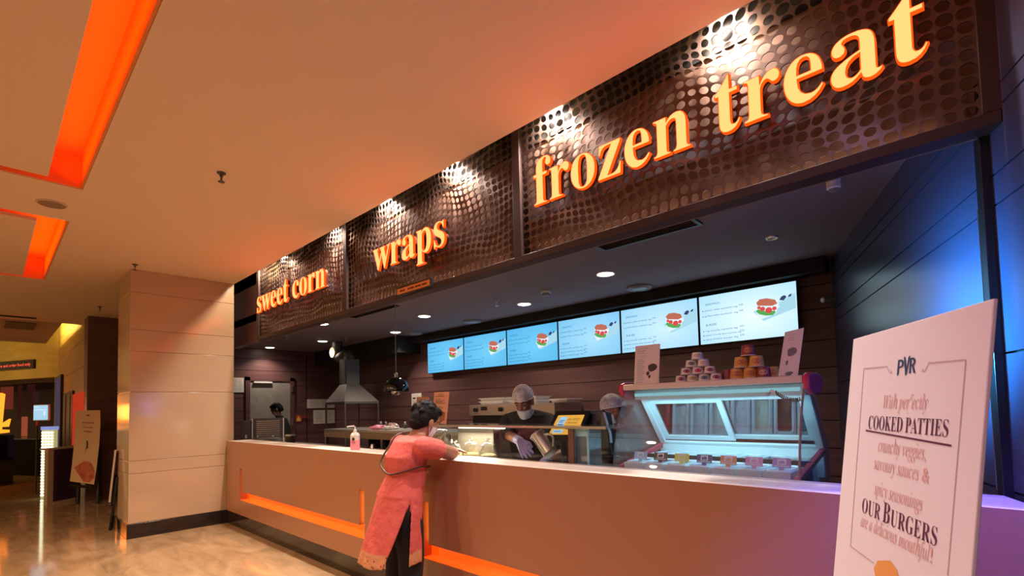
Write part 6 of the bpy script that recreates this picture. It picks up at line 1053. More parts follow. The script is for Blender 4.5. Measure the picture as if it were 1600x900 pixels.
def small_caps(parts, l, r, big, small, mb):
    x0, y0 = buv(*l); x1, y1 = buv(*r); pieces = []; x = 0
    for s, big_ in parts:
        em = big if big_ else small
        lay, w_ = layout(s, 'c', track=0.03)
        for ch, L in lay: pieces.append(([[(p[0] * em + x, p[1] * em) for p in l_] for l_ in L]))
        x += w_ * em
    loops = [l_ for pc in pieces for l_ in pc]; mx = max(p[0] for l_ in loops for p in l_); mn = min(p[0] for l_ in loops for p in l_)
    vs, fs = curve_mesh(loops, 0, -0.0004)
    mb.add([(x0 + (p[0] - mn) * (x1 - x0) / (mx - mn), (y0 + y1) / 2 + p[1], 0.001) for p in vs], fs, 0, Fbd)
small_caps([('OUR ', False), ('B', True), ('URGERS', False)], (1346.5, 804), (1464, 849), 0.074, 0.058, mb); mb.build('heading_text', ink_d, bd)
for s, l, r in (('With perfectly', (1380, 637), (1449, 641)), ('crunchy veggies,', (1372, 705), (1447, 719)), ('savoury sauces &', (1365, 735), (1452, 752)), ('spicy seasonings', (1366, 771), (1441, 800)), ('are a delicious mouthful!', (1345, 822), (1457, 880))):
    mb = MB()
    if '&' in s:
        x0, y0 = buv(*l); x1, y1 = buv(*r); put_serif(mb, s[:-2], 'i', Fbd, x0, (y0 + y1) / 2, (x1 - x0) * 0.84, 0.050, 0, 0.001, 0.0); put_sans(mb, '&', Fbd, x0 + (x1 - x0) * 0.89, (y0 + y1) / 2, (x1 - x0) * 0.11, 0.034, 0, 0.001)
    elif s[-1] in ',!':
        x0, y0 = buv(*l); x1, y1 = buv(*r); put_serif(mb, s[:-1], 'i', Fbd, x0, (y0 + y1) / 2, (x1 - x0) * 0.965, 0.050, 0, 0.001, 0.0); put_sans(mb, s[-1], Fbd, x0 + (x1 - x0) * 0.975, (y0 + y1) / 2, (x1 - x0) * 0.02, 0.034, 0, 0.001)
    else: btext(s, 'i', l, r, mb, 0.050, 0.0)
    mb.build('italic_line', ink_p, bd)
mb = MB()
TLb, TRb = (1350, 576), (1509.5, 562)
bline(mb, TLb, (1383, 573)); bline(mb, (1456, 567), TRb); bline(mb, TLb, (1329, 853)); bline(mb, TRb, (1481, 899)); bline(mb, (1329, 853), (1366, 880))
for pts in ([(1383, 573), (1386, 572), (1388, 577), (1391, 583), (1394, 582), (1392, 578)], [(1456, 567), (1452, 566), (1449, 573), (1445, 580), (1441, 580), (1443, 576)]):
    for p0, p1 in zip(pts, pts[1:]): bline(mb, p0, p1, 0.0012)
mb.build('border_rule', ink_g, bd)
# logo: P and R around a tall V
mb = MB(); x0, y0 = buv(1402, 585); x1, _ = buv(1430, 584); w_ = x1 - x0; yb = buv(1416, 584)[1]; yt = buv(1416, 560)[1]; h_ = yt - yb
def lp(pts): mb.add([(x0 + px * w_, yb + py * h_, 0.001) for px, py in pts], [tuple(range(len(pts)))], 0, Fbd)
lp([(0.0, -0.08), (0.09, 0.0), (0.09, 0.98), (0.0, 0.96)]); lp([(0.09, 0.98), (0.09, 0.86), (0.22, 0.82), (0.25, 0.70), (0.35, 0.70), (0.32, 0.88), (0.22, 0.97)]); lp([(0.25, 0.70), (0.22, 0.56), (0.09, 0.52), (0.09, 0.40), (0.24, 0.44), (0.33, 0.54), (0.35, 0.70)])
lp([(0.32, 1.16), (0.43, 1.04), (0.53, 0.28), (0.48, -0.14)]); lp([(0.68, 1.16), (0.58, 1.06), (0.53, 0.28), (0.48, -0.14), (0.56, 0.0)])
lp([(0.68, 0.0), (0.77, 0.0), (0.77, 0.98), (0.68, 0.98)]); lp([(0.77, 0.98), (0.77, 0.87), (0.86, 0.84), (0.89, 0.72), (0.98, 0.72), (0.96, 0.88), (0.88, 0.97)]); lp([(0.89, 0.72), (0.86, 0.58), (0.77, 0.54), (0.77, 0.43), (0.90, 0.46), (0.97, 0.58), (0.98, 0.72)]); lp([(0.80, 0.50), (0.90, 0.46), (1.02, 0.0), (0.92, 0.0)])
mb.build('logo', ink_b, bd)
mb = MB(); 
mb.add([(*buv(*p), 0.001) for p in ((1366, 888), (1372, 876), (1392, 876), (1402, 890), (1410, 925), (1372, 925))], [tuple(range(6))], 0, Fbd); mb.build('burger_wrap_print', mat('orange_print', (0.70, 0.32, 0.08), 0.6), bd)

# ================================================================== LOBBY, far left
BX = -11.3
k = MB(); k.box(-11.75, BX, 1.20, 2.9, 0, CZ)
struct(k.build('wall_column', [M['wood']]), 'dark wooden column wall at the far end of the foyer', 'wall')
LC = Vector((-16.75, 1.24, 0)); LD = Vector((-0.9085, -0.4178, 0)); LN = Vector((0.4178, -0.9085, 0))
M['lobby'] = mat('golden_lobby_wall', (0.60, 0.45, 0.18), 0.45, noise=((2, 2, 8), (0.50, 0.36, 0.13)))
k = MB(); zz = [0, 0.6, 1.2, 1.8, 2.4, 2.9, 3.4, 3.9, 4.4]
for a, b in zip(zz, zz[1:]): k.box(LC.x, -11.75, 1.22, 1.4, a + 0.004, b - 0.004)
k.box(LC.x, -11.75, 1.225, 1.42, 0, 4.4, 1)
struct(k.build('wall_lobby_side', [M['lobby'], M['black_matt']]), 'golden lit panelled wall beyond the dark column', 'wall')
def lwall(mb, s0, s1, z0, z1, t=0.2, m=0):
    q = [LC + LD * s0 + Vector((0, 0, z0)), LC + LD * s1 + Vector((0, 0, z0)), LC + LD * s1 + Vector((0, 0, z1)), LC + LD * s0 + Vector((0, 0, z1))]
    if (q[1] - q[0]).cross(q[3] - q[0]).dot(LN) < 0: q = q[::-1]
    mb.slab(q, LN, t, m)
hz_ = onP(40, 592, LC, LN).z
k = MB(); lwall(k, 0, 9, hz_, 4.4); lwall(k, 0, 0.16, 0, hz_)
struct(k.build('wall_lobby', M['lobby']), 'golden end wall of the lobby above the dark bar opening', 'wall')
k = MB(); 
q = LC - LN * 2.2
k.slab([q + LD * -0.4, q + LD * 9, q + LD * 9 + Vector((0, 0, 3)), q + LD * -0.4 + Vector((0, 0, 3))][::-1], LN, 0.1); k.slab([LC - LN * 0.2 + Vector((0, 0, hz_)), LC - LN * 0.2 + LD * 9 + Vector((0, 0, hz_)), q + LD * 9 + Vector((0, 0, hz_)), q + Vector((0, 0, hz_))], (0, 0, -1), -0.1)
struct(k.build('wall_bar', mat('dark_red_bar_wall', (0.035, 0.008, 0.006), 0.6)), 'dark red back wall of the bar', 'wall')
# raised lobby ceiling with a floating grey panel
k = MB(); k.box(-24, -12.45, -9, 3, 4.0, 4.1); k.box(-12.5, -12.45, -9, 2.9, CZ, 4.0)
struct(k.build('ceiling_lobby', M['lobby']), 'golden raised lobby ceiling', 'ceiling')
ya_ = onZ(97, 505, 3.30).y; xa_ = onZ(75, 537, 3.30).x
k = MB(); k.box(xa_, -12.62, -6, ya_, 3.30, 3.36)
struct(k.build('ceiling_lobby_panel', mat('grey_lobby_panel', (0.36, 0.30, 0.30), 0.7)), 'grey floating ceiling panel of the lobby', 'ceiling')
area('lobby_cove', ((xa_ - 12.6) / 2, ya_ - 0.25, 3.55), (0, 0.75, 0.6), 3.0, 0.2, (1.0, 0.66, 0.12), 60)
area('lobby_cove', (xa_ - 0.05, -1.5, 3.55), (-1, 0.3, -0.15), 0.2, 4.5, (1.0, 0.66, 0.12), 60)
area('lobby_cove', (-12.75, -1.5, 3.5), (1, 0, 1), 0.1, 5.0, (1.0, 0.70, 0.2), 10)
a = onZ(5, 520, 3.30); b = onZ(50, 520, 3.30)
k = MB(); k.box(-14.2, -13.2, a.y, b.y, 3.285, 3.30); tag(k.build('lobby_ceiling_vent', mat('lobby_vent', (0.10, 0.085, 0.085), 0.7)), 'dark rectangular vent in the grey lobby ceiling panel', 'air vent')
a = onZ(0, 492, CZ); b = onZ(58, 495, CZ)
k = MB(); k.box(a.x - 0.12, a.x + 0.03, -0.6, b.y, CZ - 0.008, CZ + 0.001); tag(k.build('slot_vent', M['black_matt']), 'thin dark slot vent at the edge of the tan hall ceiling', 'air vent')
# LED message sign
a = onP(-30, 582, LC, LN); b = onP(56, 579, LC, LN); hgt = onP(56, 565, LC, LN).z - b.z
t = thing('led_sign', 'black LED message sign with red running text on the golden wall', 'sign', b)
Fl = frame(a + LN * 0.06, -LD, (0, 0, 1)); wl = (b - a).length
k = MB(); k.box(0, wl, 0, hgt, -0.058, 0, 0, Fl); k.build('housing', M['black'], t)
k = MB(); put_sans(k, 'please queue here and order food only', Fl, 0.06, hgt * 0.34, wl - 0.16, hgt * 0.34, 0, 0.004); k.build('led_text', emat('red_led', (1.0, 0.10, 0.05), 1.6), t)
# bar
bq = onZ(63, 744, 0); bw0 = bq; 
k = MB(); e1 = bw0 + LD * 4.5
k.slab([e1, bw0, bw0 + Vector((0, 0, 0.92)), e1 + Vector((0, 0, 0.92))], LN, 0.7); tb = thing('bar_counter', 'low black bar counter under the golden wall', 'counter', bw0)
k.build('body', mat('bar_black', (0.008, 0.005, 0.005), 0.8, spec=0.1), tb); k = MB(); k.slab([e1 + LN * 0.04 + Vector((0, 0, 0.92)), bw0 + LN * 0.04 + Vector((0, 0, 0.92)), bw0 - LN * 0.7 + Vector((0, 0, 0.92)), e1 - LN * 0.7 + Vector((0, 0, 0.92))], (0, 0, 1), -0.03); k.build('bar_top', M['black_gloss'], tb)
red_glow = emat('red_shelf_light', (0.35, 0.03, 0.015), 0.8)
for i, (x0, x1, y0, y1, c, lb) in enumerate(((0, 18, 600, 640, (0.30, 0.05, 0.025), 'red lit poster behind the glowing numeral'), (33, 40, 651, 682, (0.62, 0.14, 0.06), 'narrow orange lit banner in the dark bar'), (27, 31, 600, 655, (0.07, 0.015, 0.012), 'column in the dark bar with red light in its colour'), (42, 52, 600, 640, (0.06, 0.015, 0.012), 'curtain panel in the bar with red light in its colour'), (50, 58, 612, 628, (0.07, 0.02, 0.02), 'dim pinkish shelf glow in the bar'))):
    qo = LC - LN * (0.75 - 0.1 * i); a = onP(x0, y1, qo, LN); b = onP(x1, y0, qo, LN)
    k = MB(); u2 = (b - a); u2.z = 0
    k.slab([a, a + u2, a + u2 + Vector((0, 0, b.z - a.z)), a + Vector((0, 0, b.z - a.z))], LN, 0.05); tag(k.build(('lit_banner', 'lit_banner', 'bar_column', 'curtain_panel', 'shelf_glow')[i], emat('bar_glow_%d' % i, c, 0.45)), lb, ('poster', 'banner', 'column', 'curtain', 'shelf')[i])  # emission stands in for red light falling on these bar panels
# glowing numeral
nd = 10.6; no = onD(0, 672, nd); nn_ = -fwd; nn_ = Vector((nn_.x, nn_.y, 0)).normalized(); nu = Vector((-nn_.y, nn_.x, 0)); nu = nu if nu.dot(right) > 0 else -nu
pxm = nd / F
t = thing('neon_numeral', 'large glowing orange numeral at the left edge of the photo', 'sign', no - Vector((0, 0, 0.9)))
def npoly(pts): return [((x) * pxm, (677 - y) * pxm) for x, y in pts]
Fo = onD(0, 677, nd)
gl = emat('neon_yellow', (1.0, 0.22, 0.015), 2.4); gr_ = emat('neon_red', (1.0, 0.06, 0.01), 1.6)
for nm, pts in (('stem', [(-5, 677), (3, 672), (7, 616), (2, 614), (-3, 622)]), ('cross_bar', [(-36, 668), (14, 667), (17, 655), (9, 660), (-30, 661), (-6, 626), (-8, 618), (-40, 662)]), ('foot_serif', [(-20, 679), (15, 676), (15, 672), (0, 671), (-20, 673)])):
    k = MB(); k.prism(npoly(pts), Fo, nu, (0, 0, 1), 0.05, 0); k.build(nm, gl if nm != 'cross_bar' else gl, t)
k = MB(); k.box(-0.5, 0.12, -0.04, 0.0, 0, 0.0, 0) if False else None
base = MB(); Fn = Matrix(((nu.x, nn_.x, 0, Fo.x), (nu.y, nn_.y, 0, Fo.y), (0, 0, 1, 0), (0, 0, 0, 1)))
base.box(-0.8, -0.15, -0.45, -0.05, 0, Fo.z - 0.05, 0, Fn); base.build('stand', M['black_gloss'], t)
nl = bpy.data.lights.new('neon_light', 'POINT'); nl.energy = 18; nl.color = (1.0, 0.22, 0.03); nl.shadow_soft_size = 0.2; no_ = bpy.data.objects.new('neon_light', nl); COL.objects.link(no_); no_.location = Fo + nn_ * 0.35 + Vector((-0.1, 0, 0.4))
# poster screen on a pole
pd = 9.6; a = onD(52, 657, pd); b = onD(74.5, 632.5, pd)
t = thing('poster_screen', 'small pale blue lit screen on a thin pole in front of the bar', 'screen', Vector((a.x, a.y, 0)))
Fp = Matrix(((nu.x, nn_.x, 0, a.x), (nu.y, nn_.y, 0, a.y), (0, 0, 1, a.z), (0, 0, 0, 1))); wp = (b - a).dot(nu); hp = b.z - a.z
k = MB(); k.box(-0.01, wp + 0.01, -0.04, 0, -0.01, hp + 0.01, 0, Fp); k.build('case', M['white'], t, bevel=0.01)
k = MB(); k.box(0.006, wp - 0.006, 0.0, 0.004, 0.008, hp - 0.006, 0, Fp); sc = k.build('display', emat('pale_blue_display', (0.42, 0.68, 0.86), 1.0), t)
k = MB(); k.box(0.03, wp - 0.03, 0.004, 0.006, hp * 0.66, hp * 0.70, 0, Fp); k.box(wp * 0.72, wp * 0.82, 0.004, 0.006, hp * 0.33, hp * 0.6, 0, Fp); k.box(0.02, 0.1, 0.004, 0.006, hp * 0.86, hp * 0.9, 0, Fp); k.build('display_marks', emat('white_mark', (0.8, 0.9, 1), 1.0), sc)
k = MB(); k.tube([Fp @ Vector((wp * 0.2, -0.02, 0)), Fp @ Vector((wp * 0.2, -0.02, -0.1))], 0.02, 8); k.tube([Fp @ Vector((wp * 0.2, -0.02, -0.1)), Fp @ Vector((wp * 0.2, -0.02, -a.z))], 0.015, 8, 1); k.build('pole', [mat('red_collar', (0.6, 0.08, 0.04), 0.4), M['black']], t)
# glittering light column
gd = 8.9; a = onD(62, 0, gd); a = onZ(63, 778, 0); gdv = (a - CAMP).dot(fwd); pm_ = gdv / F
t = thing('light_column', 'glittering column of bulbs with bluish cap beside the purple kiosk', 'lamp', a)
Fg = Matrix(((nu.x, nn_.x, 0, a.x), (nu.y, nn_.y, 0, a.y), (0, 0, 1, 0), (0, 0, 0, 1)))
wg = 20 * pm_; hg = onD(63, 672, gdv).z
k = MB(); k.box(0, wg, -wg * 0.3, 0, 0, hg, 0, Fg); k.build('core', mat('pale_lit_core', (0.3, 0.3, 0.22), 0.4, emit=(0.8, 0.85, 0.35), es=0.45), t)
k = MB(); k.box(-0.01, wg + 0.01, -wg * 0.3 - 0.01, 0.01, hg, hg + 0.06, 0, Fg); k.build('cap', emat('bluish_cap', (0.30, 0.33, 0.75), 0.9), t)
bulb = emat('bulb_white', (1.0, 0.96, 0.66), 3.0)
rows_ = 22
for r_ in range(rows_):
    for c2 in range(4):
        k = MB(); k.ball(Fg @ Vector((wg * (0.14 + 0.24 * c2), 0.012, 0.05 + (hg - 0.1) * r_ / (rows_ - 1))), wg * 0.085, 4); k.build('bulb', bulb, t)
# purple kiosk
ka = onZ(73, 791, 0); kb = onZ(119, 781.5, 0); kz = 0.92
t = thing('purple_kiosk', 'dark purple kiosk counter with cream edges at the far left', 'kiosk', ka); ku = (kb - ka).normalized(); kn = Vector((ku.y, -ku.x, 0)); kn = kn if kn.dot(CAMP - ka) > 0 else -kn
kl = (kb - ka).length
k = MB(); k.slab([ka + ku * 0.10, ka + ku * kl, ka + ku * kl + Vector((0, 0, kz)), ka + ku * 0.10 + Vector((0, 0, kz))], kn, 0.03); k.build('front_panel', mat('dark_purple_panel', (0.055, 0.022, 0.065), 0.4), t)
crm = mat('cream_edge', (0.55, 0.40, 0.26), 0.4)
k = MB(); k.slab([ka + kn * 0.005, ka + ku * 0.10 + kn * 0.005, ka + ku * 0.10 + kn * 0.005 + Vector((0, 0, kz)), ka + kn * 0.005 + Vector((0, 0, kz))], kn, 0.06); k.build('end_post', crm, t)
k = MB(); k.slab([ka + kn * 0.02 + Vector((0, 0, kz)), ka + ku * kl + kn * 0.02 + Vector((0, 0, kz)), ka + ku * kl - kn * 0.14 + Vector((0, 0, kz)), ka - kn * 0.14 + Vector((0, 0, kz))], (0, 0, 1), -0.03); k.build('top', crm, t)
k = MB(); k.slab([ka + ku * 0.1 + kn * 0.01 , ka + ku * kl + kn * 0.01, ka + ku * kl + kn * 0.01 + Vector((0, 0, 0.05)), ka + ku * 0.1 + kn * 0.01 + Vector((0, 0, 0.05))], kn, 0.03); k.build('skirting', crm, t)
k = MB(); k.slab([ka + ku * 0.1 - kn * 0.08 + Vector((0, 0, kz + 0.03)), ka + ku * kl - kn * 0.08 + Vector((0, 0, kz + 0.03)), ka + ku * kl - kn * 0.08 + Vector((0, 0, 1.35)), ka + ku * 0.1 - kn * 0.08 + Vector((0, 0, 1.35))], kn, 0.01); k.build('glass_screen', M['glass'], t)
# doorway posts, light box and red light on the lobby side wall
for i, px in enumerate((103, 110)):
    q = onY(px, 650, 1.19); k = MB(); k.box(q.x - 0.03, q.x + 0.03, 1.17, 1.22, 0, 1.95); tag(k.build('door_post', mat('tan_door_post', (0.30, 0.17, 0.09), 0.5)), ('left' if i == 0 else 'right') + ' slim tan post of the doorway in the lobby side wall', 'post', 'lobby doorway posts')
qa = onY(100, 625, 1.2); qb = onY(113, 700, 1.2); k = MB(); k.box(qa.x, qb.x, 1.185, 1.205, 0, 2.0); struct(k.build('door_2', M['black']), 'dark doorway in the lobby side wall', 'door')
qa = onY(112.5, 617, 1.2); qb = onY(131, 660, 1.2); k = MB(); k.box(qa.x + 0.02, qb.x, 1.19, 1.21, 0.9, qa.z); tag(k.build('red_lit_glass', emat('red_lit_glow', (0.75, 0.055, 0.02), 0.6)), 'red lit door glass beside the dark column, light put in its colour', 'light panel')  # red light on the door glass, put into an emitting panel
qa = onY(88, 590, 1.19); qb = onY(95, 690, 1.19); k = MB()
t = thing('light_box', 'tall narrow lavender light box poster beside the doorway', 'poster', (qa.x, 1.19, qb.z))
k.box(qa.x, qb.x, 1.17, 1.218, qb.z - 0.4, qa.z); k.build('case', M['black'], t); k = MB(); k.box(qa.x + 0.25, qb.x - 0.2, 1.164, 1.17, qb.z - 0.35, qa.z - 0.05); k.build('poster_face', emat('lavender_face', (0.13, 0.09, 0.17), 0.5), t)
# poster standee
sd0, sd1 = onZ(121, 785, 0), onZ(154, 787, 0)
dS = (((sd0 + sd1) / 2) - CAMP).dot(fwd)
t = thing('poster_standee', 'curved cream poster standee with food picture on a black easel before the dark column', 'sign', (sd0 + sd1) / 2)
kp = [(109, 752, -0.10), (112.5, 725, -0.03), (116, 690, 0.04), (118, 660, 0.08), (118.5, 641.5, 0.10)]; kr = [(147, 757, -0.10), (151, 730, -0.03), (155, 695, 0.04), (157, 662, 0.08), (156.5, 641, 0.10)]
vs = []; 
for off in (0, 0.025):
    for (a_, b_) in zip(kp, kr):
        vs.append(onD(a_[0], a_[1], dS - 0.12 + a_[2] + off)); vs.append(onD(b_[0], b_[1], dS - 0.12 + b_[2] + off))
fs = []; n = len(kp)
for i in range(n - 1): fs += [(2 * i, 2 * i + 1, 2 * i + 3, 2 * i + 2), (2 * n + 2 * i, 2 * n + 2 * i + 2, 2 * n + 2 * i + 3, 2 * n + 2 * i + 1), (2 * i, 2 * i + 2, 2 * n + 2 * i + 2, 2 * n + 2 * i), (2 * i + 1, 2 * n + 2 * i + 1, 2 * n + 2 * i + 3, 2 * i + 3)]
fs += [(0, 2 * n, 2 * n + 1, 1), (2 * n - 2, 2 * n - 1, 4 * n - 1, 4 * n - 2)]
k = MB(); k.add(vs, fs); pn = k.build('poster_panel', mat('cream_poster', (0.72, 0.50, 0.30), 0.5), t)
def spt(fx_, fy_, o=0.006):     # point on the curved poster: fx across, fy up
    s_ = fy_ * (n - 1); i = min(int(s_), n - 2); r_ = s_ - i
    l = [kp[i][j] * (1 - r_) + kp[i + 1][j] * r_ for j in range(3)]; rr = [kr[i][j] * (1 - r_) + kr[i + 1][j] * r_ for j in range(3)]
    w = [l[j] * (1 - fx_) + rr[j] * fx_ for j in range(3)]; return onD(w[0], w[1], dS - 0.12 + w[2] - o)
def spoly(pts, m, nm, o=0.006): k = MB(); k.add([spt(*p, o) for p in pts], [tuple(range(len(pts)))]); k.build(nm, m, pn)
spoly([(0.10, 0.20), (0.30, 0.26), (0.5, 0.30), (0.75, 0.29), (0.93, 0.20), (0.96, 0.10), (0.80, 0.02), (0.55, 0.02), (0.35, 0.10)], mat('red_food_print', (0.45, 0.07, 0.03), 0.5, noise=((14, 14, 14), (0.62, 0.20, 0.10))), 'food_picture')
for i, (a_, b_, y_, h_) in enumerate(((0.44, 0.56, 0.89, 0.02), (0.26, 0.74, 0.745, 0.022), (0.30, 0.70, 0.69, 0.012), (0.36, 0.66, 0.635, 0.02))):
    spoly([(a_, y_), (b_, y_), (b_, y_ + h_), (a_, y_ + h_)], mat('faded_brown_ink', (0.38, 0.22, 0.14), 0.6) if i else M['ink'], 'poster_text')
spoly([(0.46, 0.40), (0.50, 0.47), (0.48, 0.53), (0.54, 0.53), (0.55, 0.47), (0.57, 0.44), (0.52, 0.45)], M['ink'], 'figure_print')
for px in (121.5, 153):
    f0 = onZ(px, 787, 0); hd = onD(px + 3, 700, (f0 - CAMP).dot(fwd) + 0.12); k = MB(); k.tube([f0 + Vector((0, 0, 0.003)), hd], 0.03, 8); k.build('leg', M['black'], t)
f0 = onZ(158, 782, 0); k = MB(); k.tube([f0 + Vector((0, 0, 0.003)), f0 + Vector((0.25, -0.1, 1.0))], 0.025, 8); k.build('leg', M['black'], t)
k = MB(); k.tube([onD(110, 758, dS - 0.1), onD(150, 762, dS - 0.1)], 0.025, 8); k.build('ledge', M['black'], t)
# folded easel board leaning beside the pillar, seen edge-on
f0 = onZ(172, 829, 0); dd = (f0 - CAMP).dot(fwd)
t = thing('easel_board', 'easel with pale board seen edge-on beside the left face of the pillar', 'sign', f0)
k = MB(); k.tube([f0 + Vector((0, 0, 0.003)), onD(183, 745, dd)], 0.018, 8); k.build('leg', M['black'], t)
k = MB(); k.tube([onD(175, 826, dd + 0.12) , onD(181, 742, dd + 0.06)], 0.016, 8); k.build('leg', M['black'], t)
p1, p2, p3, p4 = onD(172.5, 785, dd - 0.05), onD(177, 784, dd + 0.12), onD(183.5, 705, dd + 0.12), onD(182, 703, dd - 0.02)
k = MB(); k.slab([p1, p2, p3, p4], (p2 - p1).cross(p4 - p1).normalized(), 0.02); k.build('board', mat('pale_board', (0.55, 0.45, 0.42), 0.5), t)
k = MB(); k.tube([onD(171, 788, dd - 0.05), onD(177, 789, dd + 0.12)], 0.02, 8); k.build('ledge', M['black'], t)

# ================================================================== PEOPLE
def capsule(mb, a, b, ra, rb, n=14):
    """tapered limb segment with round ends; b may equal a"""
    a, b = Vector(a), Vector(b); mb.ball(a, ra, 7); mb.ball(b, rb, 7)
    if (b - a).length > 1e-4: mb.tube([a, b], [ra, rb], n)
def limb(mb, pts, rs):
    for i in range(len(pts) - 1): capsule(mb, pts[i], pts[i + 1], rs[i], rs[i + 1])
def rings(mb, secs, n=28):
    """secs: (centre, half width, half depth, side vector, front vector): a closed tapering trunk"""
    vs = []; fs = []
    for c, w, d, sv, fv in secs:
        c = Vector(c); sv = Vector(sv); fv = Vector(fv)
        for j in range(n):
            th = 2 * math.pi * j / n; ca, sa = math.cos(th), math.sin(th)
            vs.append(c + sv * (w * math.copysign(abs(ca) ** 0.85, ca)) + fv * (d * math.copysign(abs(sa) ** 0.85, sa)))
    k = len(secs)
    for i in range(k - 1):
        for j in range(n): fs.append((i * n + j, i * n + (j + 1) % n, (i + 1) * n + (j + 1) % n, (i + 1) * n + j))
    mb.add(vs + [Vector(secs[0][0]), Vector(secs[-1][0])], fs + [(k * n, (j + 1) % n, j) for j in range(n)] + [(k * n + 1, (k - 1) * n + j, (k - 1) * n + (j + 1) % n) for j in range(n)])
def fuse(mb, name, m, parent, voxel=0.007, smooth=4, clip=None):
    """merge the overlapping pieces into ONE continuous surface"""
    me = bpy.data.meshes.new('tmp'); me.from_pydata(mb.v, [], mb.f); o = bpy.data.objects.new('tmp', me); COL.objects.link(o)
    r = o.modifiers.new('r', 'REMESH'); r.mode = 'VOXEL'; r.voxel_size = voxel; r.use_smooth_shade = True
    if smooth: s_ = o.modifiers.new('s', 'SMOOTH'); s_.iterations = smooth; s_.factor = 0.5
    bpy.context.view_layer.update()
    me2 = bpy.data.meshes.new_from_object(o.evaluated_get(bpy.context.evaluated_depsgraph_get())); bpy.data.objects.remove(o); bpy.data.meshes.remove(me)
    me2.name = name
    if clip:
        bm = bmesh.new(); bm.from_mesh(me2)
        for co, no in clip: bmesh.ops.bisect_plane(bm, geom=bm.verts[:] + bm.edges[:] + bm.faces[:], plane_co=co, plane_no=no, clear_outer=True)
        bm.to_mesh(me2); bm.free()
    me2.materials.clear(); me2.materials.append(m)
    for p in me2.polygons: p.use_smooth = True; p.material_index = 0
    ob = bpy.data.objects.new(name, me2); COL.objects.link(ob)
    if parent is not None: ob.parent = parent; ob.matrix_parent_inverse = Matrix.Translation(-parent.location) if parent.type == 'EMPTY' else Matrix()
    return ob
def basis(face, up=(0, 0, 1)):
    f_ = Vector(face).normalized(); u_ = Vector(up); u_ = (u_ - f_ * u_.dot(f_)).normalized(); s_ = f_.cross(u_)   # s_: the person's right
    return s_, f_, u_
def head_M(c, face, up=(0, 0, 1), k=1.0):
    s_, f_, u_ = basis(face, up); c = Vector(c)
    return Matrix(((s_.x * k, f_.x * k, u_.x * k, c.x), (s_.y * k, f_.y * k, u_.y * k, c.y), (s_.z * k, f_.z * k, u_.z * k, c.z), (0, 0, 0, 1)))
def head(mb, Hm):
    def e(c, r): mb.ball((0, 0, 0), 1, 10, 0, Hm @ Matrix.Translation(c) @ Matrix.Diagonal((r[0], r[1], r[2], 1)))
    e((0, -0.012, 0.030), (0.074, 0.094, 0.088)); e((0, 0.020, -0.035), (0.060, 0.068, 0.075)); e((0, 0.045, -0.082), (0.034, 0.034, 0.028))
    e((0, 0.062, 0.028), (0.052, 0.026, 0.018)); e((0, 0.092, -0.022), (0.012, 0.018, 0.014)); e((0, 0.084, 0.000), (0.009, 0.014, 0.026))
    e((0.030, 0.068, -0.024), (0.020, 0.016, 0.018)); e((-0.030, 0.068, -0.024), (0.020, 0.016, 0.018)); e((0, 0.078, -0.058), (0.022, 0.012, 0.007)); e((0, 0.076, -0.068), (0.018, 0.012, 0.006))
    for s_ in (1, -1): e((s_ * 0.077, -0.010, -0.012), (0.010, 0.020, 0.032)); e((s_ * 0.074, -0.002, -0.034), (0.008, 0.010, 0.012))
def eyes(par, Hm):
    for s_ in (1, -1):
        mb = MB(); mb.ball((0, 0, 0), 1, 8, 0, Hm @ Matrix.Translation((s_ * 0.031, 0.074, 0.008)) @ Matrix.Diagonal((0.013, 0.010, 0.006, 1))); e_ = mb.build('eye', M['eye'], par)
        mb = MB(); mb.ball((0, 0, 0), 1, 6, 0, Hm @ Matrix.Translation((s_ * 0.031, 0.0815, 0.006)) @ Matrix.Diagonal((0.0065, 0.0045, 0.006, 1))); mb.build('iris', M['iris'], e_)
        mb = MB(); mb.tube([Hm @ Vector((s_ * x, y, z)) for x, y, z in ((0.014, 0.0885, 0.030), (0.030, 0.086, 0.036), (0.048, 0.074, 0.032))], [0.0025, 0.004, 0.0015], 6); mb.build('eyebrow', M['hair'], par)
